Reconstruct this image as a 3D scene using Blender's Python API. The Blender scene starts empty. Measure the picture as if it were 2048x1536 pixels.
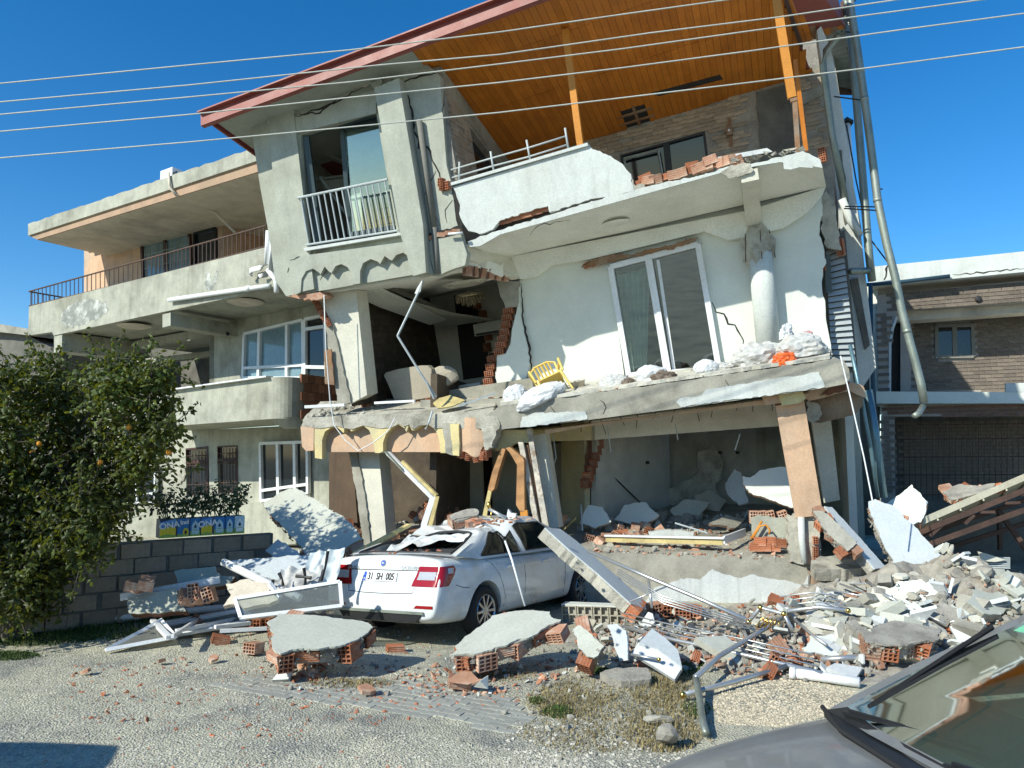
import bpy, bmesh, math, random
from mathutils import Vector, Matrix, noise
from mathutils.geometry import tessellate_polygon
rnd = random.Random(11)
S = bpy.context.scene
COL = S.collection
rad = math.radians

# ------------------------------------------------------------------ camera, sky, sun
FPX, PITCH, CAMH = 1500.0, math.atan(144 / 1500), 2.17
CX = Vector((1, 0, 0)); CF = Vector((0, math.cos(PITCH), math.sin(PITCH))); CU = Vector((0, -math.sin(PITCH), math.cos(PITCH)))
CAM = Vector((0, 0, CAMH))
cd = bpy.data.cameras.new('camera'); cam = bpy.data.objects.new('camera', cd); COL.objects.link(cam)
cam.location = CAM; cam.rotation_euler = (math.pi / 2 + PITCH, 0, 0)
cd.sensor_width = 36; cd.lens = FPX / 2048 * 36; cd.clip_start = 0.05; cd.clip_end = 4000
S.camera = cam
SUN_EL, SUN_AZ = rad(34), rad(50)      # azimuth measured to the left of the direction from the scene to the camera
sdir = Vector((-math.sin(SUN_AZ) * math.cos(SUN_EL), -math.cos(SUN_AZ) * math.cos(SUN_EL), math.sin(SUN_EL)))
W = bpy.data.worlds.new('World'); S.world = W; W.use_nodes = True
wt = W.node_tree; wt.nodes.clear()
wo = wt.nodes.new('ShaderNodeOutputWorld'); wb = wt.nodes.new('ShaderNodeBackground')
sk = wt.nodes.new('ShaderNodeTexSky'); sk.sky_type = 'NISHITA'; sk.sun_disc = False
sk.sun_elevation = SUN_EL; sk.sun_rotation = math.atan2(sdir.x, sdir.y)
sk.altitude = 300; sk.air_density = 1.0; sk.dust_density = 0.2; sk.ozone_density = 4.0
hs = wt.nodes.new('ShaderNodeHueSaturation'); hs.inputs['Saturation'].default_value = 1.33; hs.inputs['Value'].default_value = 1.0
wt.links.new(sk.outputs[0], hs.inputs['Color']); wt.links.new(hs.outputs[0], wb.inputs['Color'])
wb.inputs['Strength'].default_value = 0.135
wt.links.new(wb.outputs[0], wo.inputs[0])
sl = bpy.data.lights.new('sun', 'SUN'); sl.energy = 4.5; sl.angle = rad(0.55); sl.color = (1.0, 0.982, 0.855)
so = bpy.data.objects.new('sun', sl); COL.objects.link(so)
so.rotation_euler = sdir.to_track_quat('Z', 'Y').to_euler(); so.location = (-20, -20, 30)
S.view_settings.view_transform = 'Standard'; S.view_settings.look = 'None'
S.view_settings.exposure = 0.34; S.view_settings.gamma = 1.0; S.view_settings.use_curve_mapping = False
S.render.engine = 'CYCLES'
S.cycles.max_bounces = 6; S.cycles.diffuse_bounces = 5; S.cycles.transparent_max_bounces = 12
S.cycles.caustics_reflective = False; S.cycles.caustics_refractive = False

# ------------------------------------------------------------------ pixel -> place (the photograph's 2048 x 1536 pixels)
def ray(px, py): return CX * ((px - 1024) / FPX) + CF + CU * ((768 - py) / FPX)
def gz(px, py, z=0.0):
    r = ray(px, py); return CAM + r * ((z - CAMH) / r.z)
def at(px, py, Y):
    r = ray(px, py); return CAM + r * (Y / r.y)
def on_plane(px, py, P, n):
    r = ray(px, py); return CAM + r * ((P - CAM).dot(n) / r.dot(n))
def cam2w(x, y, z): return CX * x + CF * z - CU * y
class Fr:
    def __init__(s, O, U, Vv):
        s.O = O; s.U = U.normalized(); s.V = (Vv - s.U * Vv.dot(s.U)).normalized(); s.N = s.U.cross(s.V)
    def pt(s, u, v, n=0): return s.O + s.U * u + s.V * v + s.N * n
    def px(s, x, y, n=0): return on_plane(x, y, s.O + s.N * n, s.N)
    def uv(s, x, y, n=0):
        d = s.px(x, y, n) - s.O; return d.dot(s.U), d.dot(s.V)
    def mat(s, P): return Matrix((s.U.to_4d(), s.V.to_4d(), s.N.to_4d(), Vector((0, 0, 0, 1)))).transposed().to_4x4() if False else Matrix.Translation(P) @ Matrix((s.U, s.V, s.N)).transposed().to_4x4()
def yawfr(O, yaw, roll=0.0, lean=0.0):
    y = rad(yaw); U = Vector((math.cos(y), -math.sin(y), 0)); Vv = Vector((0, 0, 1)); N = U.cross(Vv)
    if roll:
        q = Matrix.Rotation(rad(roll), 3, N); U = q @ U; Vv = q @ Vv
    if lean:
        q = Matrix.Rotation(rad(lean), 3, U); Vv = q @ Vv
    return Fr(O, U, Vv)
def planefr(P, n, hint):
    n = n.normalized(); U = (hint - n * hint.dot(n)).normalized(); return Fr(P, U, n.cross(U))

# ------------------------------------------------------------------ materials
MATS = {}
def mat(name, col, rough=0.85, var=0.18, scale=2.5, dirt=None, damt=0.35, dscale=0.9, bump=0.3, bscale=45, metal=0.0, spec=0.35, objvar=0.0, streak=0.0, fine=0.12, coat=0.0, alpha=1.0):
    m = bpy.data.materials.new(name); m.use_nodes = True; t = m.node_tree; N = t.nodes; L = t.links
    b = N['Principled BSDF']; b.inputs['Roughness'].default_value = rough; b.inputs['Metallic'].default_value = metal
    b.inputs['Specular IOR Level'].default_value = spec; b.inputs['Coat Weight'].default_value = coat; b.inputs['Coat Roughness'].default_value = 0.06
    b.inputs['Alpha'].default_value = alpha
    tc = N.new('ShaderNodeTexCoord')
    def nz(sc, det=5, rg=0.6, vec=None):
        n = N.new('ShaderNodeTexNoise'); n.inputs['Scale'].default_value = sc; n.inputs['Detail'].default_value = det; n.inputs['Roughness'].default_value = rg
        L.new(vec or tc.outputs['Object'], n.inputs['Vector']); return n
    def rmp(src, a, bb, c0, c1):
        r = N.new('ShaderNodeMapRange'); r.inputs['From Min'].default_value = a; r.inputs['From Max'].default_value = bb
        r.inputs['To Min'].default_value = c0; r.inputs['To Max'].default_value = c1; L.new(src, r.inputs['Value']); return r.outputs[0]
    def mul(c, f):
        x = N.new('ShaderNodeMix'); x.data_type = 'RGBA'; x.blend_type = 'MULTIPLY'; x.inputs['Factor'].default_value = 1.0
        L.new(c, x.inputs['A']); L.new(f, x.inputs['B']); return x.outputs['Result']
    n1 = nz(scale); n2 = nz(scale * 14, 4, 0.7)
    rgb = N.new('ShaderNodeRGB'); rgb.outputs[0].default_value = (*col, 1); c = rgb.outputs[0]
    if dirt:
        nd = nz(dscale, 8, 0.68); x = N.new('ShaderNodeMix'); x.data_type = 'RGBA'
        x.inputs['B'].default_value = (*dirt, 1); L.new(c, x.inputs['A']); L.new(rmp(nd.outputs['Fac'], 0.48, 0.66, 0, damt * 2.2 if damt < 0.45 else 1.0), x.inputs['Factor']); c = x.outputs['Result']
    if streak:
        mp = N.new('ShaderNodeMapping'); mp.inputs['Scale'].default_value = (7, 7, 0.5); L.new(tc.outputs['Object'], mp.inputs['Vector'])
        ns = nz(1.0, 5, 0.6, mp.outputs[0]); c = mul(c, rmp(ns.outputs['Fac'], 0.5, 0.72, 1.0, 1 - streak))
    if var: c = mul(c, rmp(n1.outputs['Fac'], 0.3, 0.7, 1 - var, 1 + var))
    if fine: c = mul(c, rmp(n2.outputs['Fac'], 0.3, 0.7, 1 - fine, 1 + fine))
    if objvar:
        oi = N.new('ShaderNodeObjectInfo'); c = mul(c, rmp(oi.outputs['Random'], 0, 1, 1 - objvar, 1 + objvar))
    L.new(c, b.inputs['Base Color'])
    if bump:
        bp = N.new('ShaderNodeBump'); bp.inputs['Strength'].default_value = bump; bp.inputs['Distance'].default_value = 0.02
        nb = nz(bscale, 6, 0.7); L.new(nb.outputs['Fac'], bp.inputs['Height']); L.new(bp.outputs[0], b.inputs['Normal'])
    if var and rough > 0.15:
        L.new(rmp(n1.outputs['Fac'], 0.3, 0.7, max(0, rough - 0.08), min(1, rough + 0.08)), b.inputs['Roughness'])
    MATS[name] = m; return m
def glassmat(name, tint, op, rough=0.02, film=None, ior=1.5):
    m = bpy.data.materials.new(name); m.use_nodes = True; t = m.node_tree; N = t.nodes; L = t.links; N.clear()
    o = N.new('ShaderNodeOutputMaterial'); tr = N.new('ShaderNodeBsdfTransparent'); tr.inputs[0].default_value = (*tint, 1)
    gl = N.new('ShaderNodeBsdfGlossy'); gl.inputs['Roughness'].default_value = rough; gl.inputs['Color'].default_value = (0.9, 0.95, 0.95, 1)
    fr = N.new('ShaderNodeFresnel'); fr.inputs[0].default_value = ior
    if film:
        df = N.new('ShaderNodeBsdfDiffuse'); df.inputs[0].default_value = (*film[1:], 1); m0 = N.new('ShaderNodeMixShader'); m0.inputs[0].default_value = film[0]; L.new(tr.outputs[0], m0.inputs[1]); L.new(df.outputs[0], m0.inputs[2]); tr = m0
    ad = N.new('ShaderNodeMath'); ad.operation = 'ADD'; ad.use_clamp = True; ad.inputs[1].default_value = op; L.new(fr.outputs[0], ad.inputs[0])
    mx = N.new('ShaderNodeMixShader'); L.new(ad.outputs[0], mx.inputs[0]); L.new(tr.outputs[0], mx.inputs[1]); L.new(gl.outputs[0], mx.inputs[2]); L.new(mx.outputs[0], o.inputs[0])
    MATS[name] = m; return m

grey_render = mat('grey_render', (0.40, 0.415, 0.35), dirt=(0.33, 0.33, 0.26), damt=0.3, dscale=0.8, var=0.14, bump=0.12, streak=0.12)
left_render = mat('left_render', (0.375, 0.375, 0.305), dirt=(0.25, 0.245, 0.19), damt=0.4, dscale=0.7, var=0.2, bump=0.15, streak=0.2)
white_paint = mat('white_paint', (0.58, 0.61, 0.58), dirt=(0.5, 0.5, 0.45), damt=0.25, dscale=1.1, var=0.08, bump=0.08, streak=0.14)
cream = mat('cream_plaster', (0.64, 0.62, 0.52), dirt=(0.45, 0.42, 0.34), damt=0.25, var=0.08, bump=0.06)
soffit_cream = mat('soffit_cream', (0.64, 0.57, 0.46), dirt=(0.4, 0.35, 0.28), damt=0.3, var=0.12, bump=0.06)
room_white = mat('room_white', (0.70, 0.73, 0.66), dirt=(0.56, 0.56, 0.5), damt=0.15, var=0.04, bump=0.02, fine=.05)
room_beige = mat('room_beige', (0.40, 0.37, 0.28), dirt=(0.28, 0.25, 0.18), damt=0.35, var=0.1, bump=0.06)
peach = mat('peach_paint', (0.58, 0.385, 0.25), dirt=(0.46, 0.37, 0.28), damt=0.35, var=0.12, bump=0.1, streak=0.12)
yellow = mat('yellow_paint', (0.62, 0.52, 0.26), dirt=(0.46, 0.42, 0.3), damt=0.35, var=0.12, bump=0.12)
concrete = mat('concrete', (0.34, 0.325, 0.27), dirt=(0.22, 0.21, 0.17), damt=0.4, dscale=1.6, var=0.22, bump=0.4, bscale=30)
rough_conc = mat('rough_concrete', (0.44, 0.42, 0.35), dirt=(0.25, 0.235, 0.19), damt=0.45, dscale=3, var=0.28, bump=1.0, bscale=22)
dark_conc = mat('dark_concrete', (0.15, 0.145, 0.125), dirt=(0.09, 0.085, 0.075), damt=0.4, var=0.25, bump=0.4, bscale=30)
clay = mat('clay', (0.40, 0.145, 0.07), dirt=(0.42, 0.30, 0.22), damt=0.3, dscale=5, var=0.25, bump=0.35, bscale=60, objvar=0.28)
clay_dusty = mat('clay_dusty', (0.44, 0.235, 0.15), dirt=(0.48, 0.40, 0.32), damt=0.42, dscale=6, var=0.25, bump=0.4, bscale=50, objvar=0.25)
clay_dark = mat('clay_dark', (0.15, 0.07, 0.045), var=0.25, bump=0.3)
mortar = mat('mortar', (0.36, 0.34, 0.29), dirt=(0.25, 0.23, 0.2), damt=0.4, dscale=6, var=0.25, bump=1.0, bscale=35)
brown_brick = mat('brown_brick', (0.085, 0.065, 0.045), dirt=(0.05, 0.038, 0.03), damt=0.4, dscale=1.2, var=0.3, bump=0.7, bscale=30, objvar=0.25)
red_brick = mat('red_brick', (0.26, 0.115, 0.065), dirt=(0.16, 0.09, 0.06), damt=0.4, dscale=2, var=0.25, bump=0.5, bscale=40, objvar=0.3)
red_metal = mat('red_metal', (0.26, 0.075, 0.06), rough=0.5, dirt=(0.2, 0.07, 0.06), damt=0.3, var=0.12, bump=0.03)
grey_metal = mat('galvanised', (0.27, 0.305, 0.265), rough=0.5, metal=0.55, dirt=(0.3, 0.32, 0.3), damt=0.35, var=0.2, bump=0.08)
chrome = mat('chrome', (0.52, 0.53, 0.52), rough=0.34, metal=0.7, var=0.06, bump=0.0, fine=0.03)
brass = mat('brass', (0.75, 0.5, 0.14), rough=0.25, metal=1.0, var=0.1, bump=0.0)
rail_paint = mat('rail_paint', (0.42, 0.46, 0.46), rough=0.5, var=0.1, bump=0.05)
brown_paint = mat('brown_rail', (0.10, 0.062, 0.045), rough=0.55, var=0.2, bump=0.1)
rust = mat('rusty_steel', (0.075, 0.045, 0.035), rough=0.7, dirt=(0.11, 0.06, 0.04), damt=0.4, dscale=4, var=0.3, bump=0.3)
black = mat('black_plastic', (0.018, 0.019, 0.02), rough=0.45, var=0.1, bump=0.03)
rubber = mat('rubber', (0.022, 0.022, 0.022), rough=0.8, var=0.15, bump=0.15)
crackm = mat('void_shade', (0.035, 0.033, 0.03), rough=1, var=0.2, bump=0.2)  # near-black colour standing in for the shade inside cracks, gaps and openings
pvc = mat('white_pvc', (0.76, 0.78, 0.78), rough=0.35, dirt=(0.55, 0.54, 0.5), damt=0.2, var=0.05, bump=0.02)
pvc_dark = mat('green_frame', (0.05, 0.075, 0.08), rough=0.4, var=0.1, bump=0.02)
maroon = mat('maroon_frame', (0.07, 0.035, 0.03), rough=0.55, var=0.15, bump=0.05)
curtain = mat('curtain', (0.62, 0.68, 0.68), var=0.1, scale=6, bump=0.1)
pane_blue = mat('pane_curtained', (0.16, 0.24, 0.27), rough=0.08, spec=0.7, var=0.3, scale=1.5, bump=0.0)
pane_dark = mat('pane_dark', (0.012, 0.018, 0.022), rough=0.06, spec=0.6, var=0.2, bump=0.0)
marble = mat('marble', (0.60, 0.62, 0.61), rough=0.5, dirt=(0.45, 0.47, 0.47), damt=0.3, dscale=3, var=0.1, bump=0.05)
timber = mat('yellow_foam_timber', (0.55, 0.45, 0.20), dirt=(0.42, 0.33, 0.16), damt=0.3, dscale=6, var=0.2, bump=0.3)
fabric = mat('cream_fabric', (0.40, 0.355, 0.28), rough=0.95, var=0.1, bump=0.25, bscale=120)
sackm = mat('white_sack', (0.60, 0.62, 0.63), rough=0.6, dirt=(0.52, 0.5, 0.46), damt=0.25, dscale=4, var=0.1, bump=0.35, bscale=12)
sackgrey = mat('grey_sack', (0.50, 0.50, 0.48), rough=0.55, dirt=(0.36, 0.33, 0.28), damt=0.35, dscale=5, var=0.15, bump=0.4, bscale=12)
orange_plastic = mat('orange_plastic', (0.72, 0.13, 0.03), rough=0.35, var=0.12, bump=0.3, bscale=18)
pink_sack = mat('pink_sack', (0.5, 0.25, 0.25), rough=0.7, var=0.2, bump=0.3, bscale=20)
chair_yellow = mat('yellow_plastic', (0.70, 0.50, 0.12), rough=0.4, var=0.08, bump=0.03)
soil = mat('soil', (0.17, 0.13, 0.10), dirt=(0.26, 0.22, 0.18), damt=0.4, dscale=9, var=0.3, bump=1.0, bscale=30)
wood_or = mat('orange_wood', (0.50, 0.185, 0.025), rough=0.5, dirt=(0.38, 0.12, 0.015), damt=0.3, var=0.16, bump=0.08)
wood_post = mat('orange_post', (0.58, 0.235, 0.035), rough=0.5, var=0.12, bump=0.08)
wood_brown = mat('brown_wood', (0.26, 0.14, 0.07), rough=0.7, dirt=(0.3, 0.24, 0.18), damt=0.35, dscale=3, var=0.25, bump=0.3)
stone_clad = mat('stone_cladding', (0.36, 0.29, 0.21), dirt=(0.5, 0.43, 0.34), damt=0.4, dscale=2.4, var=0.25, bump=0.5, bscale=30, objvar=0.2)
paver_m = mat('paver', (0.33, 0.335, 0.295), dirt=(0.47, 0.455, 0.37), damt=0.45, dscale=1.5, var=0.15, bump=0.4, bscale=70, objvar=0.1)
block_m = mat('concrete_block', (0.34, 0.275, 0.20), dirt=(0.16, 0.13, 0.1), damt=0.4, dscale=1.5, var=0.25, bump=0.7, bscale=35, objvar=0.16)
gravel_m = mat('gravel_stone', (0.45, 0.42, 0.34), var=0.3, scale=8, bump=0.4, objvar=0.2)
shutter_m = mat('grey_shutter', (0.34, 0.37, 0.38), rough=0.5, var=0.1, bump=0.05)
wire_m = mat('wire', (0.46, 0.47, 0.42), rough=0.5, var=0.1, bump=0.0)
blue_pipe = mat('blue_tarp', (0.03, 0.07, 0.10), rough=0.5, var=0.2, bump=0.1)
glass_clear = glassmat('clear_glass', (0.75, 0.85, 0.82), 0.10)
glass_car = glassmat('tinted_glass', (0.22, 0.30, 0.27), 0.06)
glass_shield = glassmat('green_glass', (0.34, 0.46, 0.40), 0.012, 0.04, film=(.17, .19, .27, .23), ior=1.13)

def attr_tint(m, amt):
    """each face carries a random value 'tint' : leaf to leaf and stone to stone variation"""
    t = m.node_tree; b = t.nodes['Principled BSDF']; src = b.inputs['Base Color'].links[0].from_socket
    a = t.nodes.new('ShaderNodeAttribute'); a.attribute_name = 'tint'
    r = t.nodes.new('ShaderNodeMapRange'); r.inputs['To Min'].default_value = 1 - amt; r.inputs['To Max'].default_value = 1 + amt
    t.links.new(a.outputs['Fac'], r.inputs['Value'])
    x = t.nodes.new('ShaderNodeMix'); x.data_type = 'RGBA'; x.blend_type = 'MULTIPLY'; x.inputs['Factor'].default_value = 1
    t.links.new(src, x.inputs['A']); t.links.new(r.outputs[0], x.inputs['B']); t.links.new(x.outputs['Result'], b.inputs['Base Color'])

# ------------------------------------------------------------------ objects
WM = {}
def link(o, root=None, M=None):
    """parent o under root and give it the world matrix M"""
    COL.objects.link(o); M = M or Matrix()
    if root is not None:
        o.parent = root; o.matrix_parent_inverse = WM[root.name].inverted()
    o.matrix_basis = M; WM[o.name] = M.copy(); return o
def tag(o, label, cat, group=None):
    o['label'] = label; o['category'] = cat
    if len(label.split()) > 16: print('LONG', len(label.split()), label)
    if group: o['group'] = group
    return o
def thing(name, label, cat, loc=(0, 0, 0), group=None):
    o = bpy.data.objects.new(name, None); o.empty_display_size = 0.2; link(o, None, Matrix.Translation(Vector(loc))); return tag(o, label, cat, group)
class G:
    def __init__(s): s.v = []; s.f = []; s.t = []
    def add(s, vs, fs):
        k = len(s.v); s.v += [Vector(p) for p in vs]; s.f += [tuple(i + k for i in f) for f in fs]; return s
    def box(s, M, sx, sy, sz):
        """box centred at M's origin"""
        vs = [M @ Vector((x * sx / 2, y * sy / 2, z * sz / 2)) for z in (-1, 1) for y in (-1, 1) for x in (-1, 1)]
        return s.add(vs, [(0, 2, 3, 1), (4, 5, 7, 6), (0, 1, 5, 4), (2, 6, 7, 3), (0, 4, 6, 2), (1, 3, 7, 5)])
    def prism(s, pts, off, holes=()):
        """front face pts (any 3-D polygon), back face at pts + off"""
        loops = [list(pts)] + [list(h) for h in holes]
        tris = tessellate_polygon([[Vector(p) for p in l] for l in loops])
        flat = [Vector(p) for l in loops for p in l]; n = len(flat); base = len(s.v)
        s.v += flat + [p + off for p in flat]
        for t in tris:
            a, b, c = t
            nn = (flat[b] - flat[a]).cross(flat[c] - flat[a])
            if nn.dot(off) > 0: a, c = c, a
            s.f.append((base + a, base + b, base + c)); s.f.append((base + n + c, base + n + b, base + n + a))
        k = base
        for l in loops:
            m = len(l)
            for i in range(m):
                j = (i + 1) % m; s.f.append((k + i, k + j, k + n + j, k + n + i))
            k += m
        return s
    def tube(s, path, r, seg=8, cap=True):
        path = [Vector(p) for p in path]; rings = []
        for i, p in enumerate(path):
            d = (path[min(i + 1, len(path) - 1)] - path[max(i - 1, 0)]).normalized()
            a = Vector((0, 0, 1)) if abs(d.z) < 0.9 else Vector((1, 0, 0))
            x = d.cross(a).normalized(); y = d.cross(x); rr = r[i] if isinstance(r, (list, tuple)) else r
            rings.append([p + (x * math.cos(2 * math.pi * k / seg) + y * math.sin(2 * math.pi * k / seg)) * rr for k in range(seg)])
        k = len(s.v)
        for rg in rings: s.v += rg
        for i in range(len(rings) - 1):
            for q in range(seg):
                a = k + i * seg + q; b = k + i * seg + (q + 1) % seg; s.f.append((a, b, b + seg, a + seg))
        if cap:
            s.f.append(tuple(k + q for q in range(seg))[::-1]); s.f.append(tuple(k + (len(rings) - 1) * seg + q for q in range(seg)))
        return s
    def bar(s, a, b, w, h, up=None):
        """square bar from a to b"""
        a = Vector(a); b = Vector(b); d = (b - a); L = d.length; d.normalize()
        up = up or (Vector((0, 0, 1)) if abs(d.z) < 0.95 else Vector((0, 1, 0)))
        x = d.cross(up).normalized(); y = x.cross(d)
        M = Matrix((x, d, y)).transposed().to_4x4(); M.translation = (a + b) / 2
        return s.box(M, w, L, h)
    def lathe(s, prof, M, seg=12):
        k = len(s.v); n = len(prof)
        for q in range(seg):
            a = 2 * math.pi * q / seg
            for r, z in prof: s.v.append(M @ Vector((r * math.cos(a), r * math.sin(a), z)))
        for q in range(seg):
            for i in range(n - 1):
                a = k + q * n + i; b = k + ((q + 1) % seg) * n + i; s.f.append((a, b, b + 1, a + 1))
        return s
    def mesh(s, name, m, smooth=False):
        me = bpy.data.meshes.new(name); me.from_pydata([tuple(v) for v in s.v], [], s.f); me.materials.append(m)
        if s.t:
            at_ = me.attributes.new('tint', 'FLOAT', 'FACE'); at_.data.foreach_set('value', s.t)
        if smooth:
            me.polygons.foreach_set('use_smooth', [True] * len(me.polygons))
        me.update(); return me
    def build(s, name, m, root=None, smooth=False, M=None):
        return link(bpy.data.objects.new(name, s.mesh(name, m, smooth)), root, M)
def inst(name, me, M, root=None): return link(bpy.data.objects.new(name, me), root, M)
def jag(pts, amp, step, N=None, edges=None):
    """break the edges of a 3-D polygon; edges = indices of the broken edges (None = all)"""
    out = []; n = len(pts)
    if N is None: N = (pts[1] - pts[0]).cross(pts[2] - pts[0]).normalized()
    for i in range(n):
        a, b = pts[i], pts[(i + 1) % n]; out.append(a)
        if edges is not None and i not in edges: continue
        L = (b - a).length; k = int(L / step)
        if k < 1: continue
        x = (b - a).normalized().cross(N)
        for q in range(1, k + 1):
            f = (q - rnd.uniform(0.2, 0.8)) / (k + 0.2); 
            if 0.02 < f < 0.98: out.append(a.lerp(b, f) + x * rnd.uniform(-amp, amp))
    return out
def P(fr, pxs, n): return [fr.px(x, y, n) for x, y in pxs]
def part(root, name, fr, pxs, n0, th, m, holes=(), ja=0, js=0.12, edges=None, label=None):
    """a plate: its outline lies in the plane n0 of the frame fr and it is th thick, going back"""
    pts = P(fr, pxs, n0)
    if ja: pts = jag(pts, ja, js, fr.N, edges)
    g = G(); g.prism(pts, fr.N * (-th), [P(fr, h, n0) for h in holes])
    o = g.build(name, m, root)
    if label: o['label'] = label
    return o
def ribbon(root, name, fr, pxs, w, n, m, th=0.006):
    """a crack: a narrow jagged dark strip in place of the shade inside it"""
    pts = P(fr, pxs, n); out = [pts[0]]
    for a, b in zip(pts, pts[1:]):
        L = (b - a).length; k = max(1, int(L / 0.07)); x = (b - a).normalized().cross(fr.N)
        for q in range(1, k + 1):
            out.append(a.lerp(b, q / k) + (x * rnd.uniform(-0.022, 0.022) if q < k else Vector()))
    L_, R_ = [], []
    for i, p in enumerate(out):
        d = (out[min(i + 1, len(out) - 1)] - out[max(0, i - 1)]).normalized().cross(fr.N)
        ww = w * (0.25 + 0.75 * math.sin(math.pi * (i + 0.5) / len(out))) * rnd.uniform(0.6, 1.3)
        L_.append(p + d * ww / 2); R_.append(p - d * ww / 2)
    g = G(); k = len(out)
    g.v = L_ + R_ ; g.f = [(i, i + 1, k + i + 1, k + i) for i in range(k - 1)]
    return g.build(name, m, root)
def railing(root, name, m, tops, bots, nbars, r, rail_r, bar_name='bar', bottom_rail=True):
    """top and bottom rails along two 3-D polylines with bars as sub-parts"""
    g = G(); g.tube(tops, rail_r, 8)
    if bottom_rail: g.tube(bots, rail_r * 0.8, 8)
    ro = g.build(name, m, root)
    def ev(pl, f):
        f = f * (len(pl) - 1); i = min(int(f), len(pl) - 2); return pl[i].lerp(pl[i + 1], f - i)
    for k in range(nbars):
        f = (k + 0.5) / nbars; G().tube([ev(tops, f), ev(bots, f)], r, 6).build(bar_name, m, ro)
    return ro
def window(root, fr, pxs, n, th, m, pane_m, splits, name='window', fw=0.06, hs=(), pane_name='pane', inset=0.03):
    """framed window with px corners (tl,tr,br,bl); splits = fractions of mullions; hs = fractions of transoms"""
    c = P(fr, pxs, n); tl, tr, br, bl = c
    def q(f, g_): return tl.lerp(tr, f).lerp(bl.lerp(br, f), g_)
    g = G(); N = fr.N
    up = (tl - bl).normalized(); rt = (tr - tl).normalized()
    g.bar(tl, tr, th, fw, up); g.bar(bl, br, th, fw, up)
    for f in [0, 1] + list(splits): g.bar(q(f, 0), q(f, 1), fw if f in (0, 1) else fw * 1.25, th - 0.004, N)
    fs = [0] + sorted(splits) + [1]; hh = [0] + sorted(hs) + [1]
    for h in hs: g.bar(q(0, h), q(1, h), th - 0.006, fw, up)
    o = g.build(name, m, root)
    for i in range(len(fs) - 1):
        for j in range(len(hh) - 1):
            pts = [q(fs[i], hh[j]), q(fs[i + 1], hh[j]), q(fs[i + 1], hh[j + 1]), q(fs[i], hh[j + 1])]
            cc = sum(pts, Vector()) / 4; pts = [p + (cc - p).normalized() * fw * 0.3 for p in pts]
            pm = pane_m[(i + j) % len(pane_m)] if isinstance(pane_m, list) else pane_m
            G().prism([p - N * inset for p in pts], N * -0.008).build(pane_name, pm, o)
    return o
def text_mesh(txt, size, depth, m, name='lettering', bold=0.0):
    cu = bpy.data.curves.new('txt', 'FONT'); cu.body = txt; cu.size = size; cu.extrude = depth; cu.offset = bold; cu.align_x = 'CENTER'; cu.align_y = 'CENTER'
    o = bpy.data.objects.new('txt', cu); COL.objects.link(o); dg = bpy.context.evaluated_depsgraph_get()
    me = bpy.data.meshes.new_from_object(o.evaluated_get(dg)); bpy.data.objects.remove(o); bpy.data.curves.remove(cu)
    me.materials.clear(); me.materials.append(m); me.name = name; return me
# hollow clay brick: long axis x (holes run along x), y, z
def hollow_brick(L=0.19, Wd=0.19, Hh=0.135, cy=4, cz=3, m=clay, name='hollow_brick', blind=0.06):
    g = G(); wy = Wd * 0.06; wz = Hh * 0.075
    def cuts(n, tot, w):
        c = (tot - w * (n + 1)) / n; o = [-tot / 2]
        for i in range(n): o += [o[-1] + w, o[-1] + w + c]
        return o + [tot / 2]
    ys = cuts(cy, Wd, wy); zs = cuts(cz, Hh, wz)
    for sx in (-1, 1):
        x = sx * L / 2; xi = x - sx * blind
        for j in range(len(ys) - 1):
            for k in range(len(zs) - 1):
                q = [(ys[j], zs[k]), (ys[j + 1], zs[k]), (ys[j + 1], zs[k + 1]), (ys[j], zs[k + 1])]
                if sx < 0: q = q[::-1]
                if j % 2 == 1 and k % 2 == 1:
                    g.add([(x, a, b) for a, b in q] + [(xi, a, b) for a, b in q], [(0, 1, 5, 4), (1, 2, 6, 5), (2, 3, 7, 6), (3, 0, 4, 7), (4, 5, 6, 7)])
                else: g.add([(x, a, b) for a, b in q], [(0, 1, 2, 3)])
    # ridged outer skin
    for ax in (0, 1):
        for sgn in (-1, 1):
            n = 9; tot, oth = (Wd, Hh) if ax == 0 else (Hh, Wd)
            pr = [(-tot / 2 + tot * i / n, sgn * (oth / 2 - (0.004 if i % 2 and 0 < i < n else 0))) for i in range(n + 1)]
            vs = []
            for a, b in pr:
                for x in (-L / 2, L / 2): vs.append((x, a, b) if ax == 0 else (x, b, a))
            fl = (ax == 0) == (sgn > 0)
            g.add(vs, [((2 * i, 2 * i + 1, 2 * i + 3, 2 * i + 2) if fl else (2 * i, 2 * i + 2, 2 * i + 3, 2 * i + 1)) for i in range(n)])
    return g.mesh(name, m)
BRICK = hollow_brick(); BRICK_D = hollow_brick(m=clay_dusty)
BRICK_S = hollow_brick(L=0.19, Wd=0.13, Hh=0.085, cy=3, cz=2, m=clay)
PALE_BRICK = hollow_brick(L=0.2, Wd=0.24, Hh=0.2, cy=2, cz=2, m=rough_conc, name='pale_block')
def R3(a, b, c): return Matrix.Rotation(c, 4, 'Z') @ Matrix.Rotation(b, 4, 'Y') @ Matrix.Rotation(a, 4, 'X')
def rand_rot(): return R3(rnd.uniform(0, 6.28), rnd.uniform(0, 6.28), rnd.uniform(0, 6.28))
def frM(fr, P_): 
    M = Matrix((fr.U, fr.V, fr.N)).transposed().to_4x4(); M.translation = P_; return M
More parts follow.
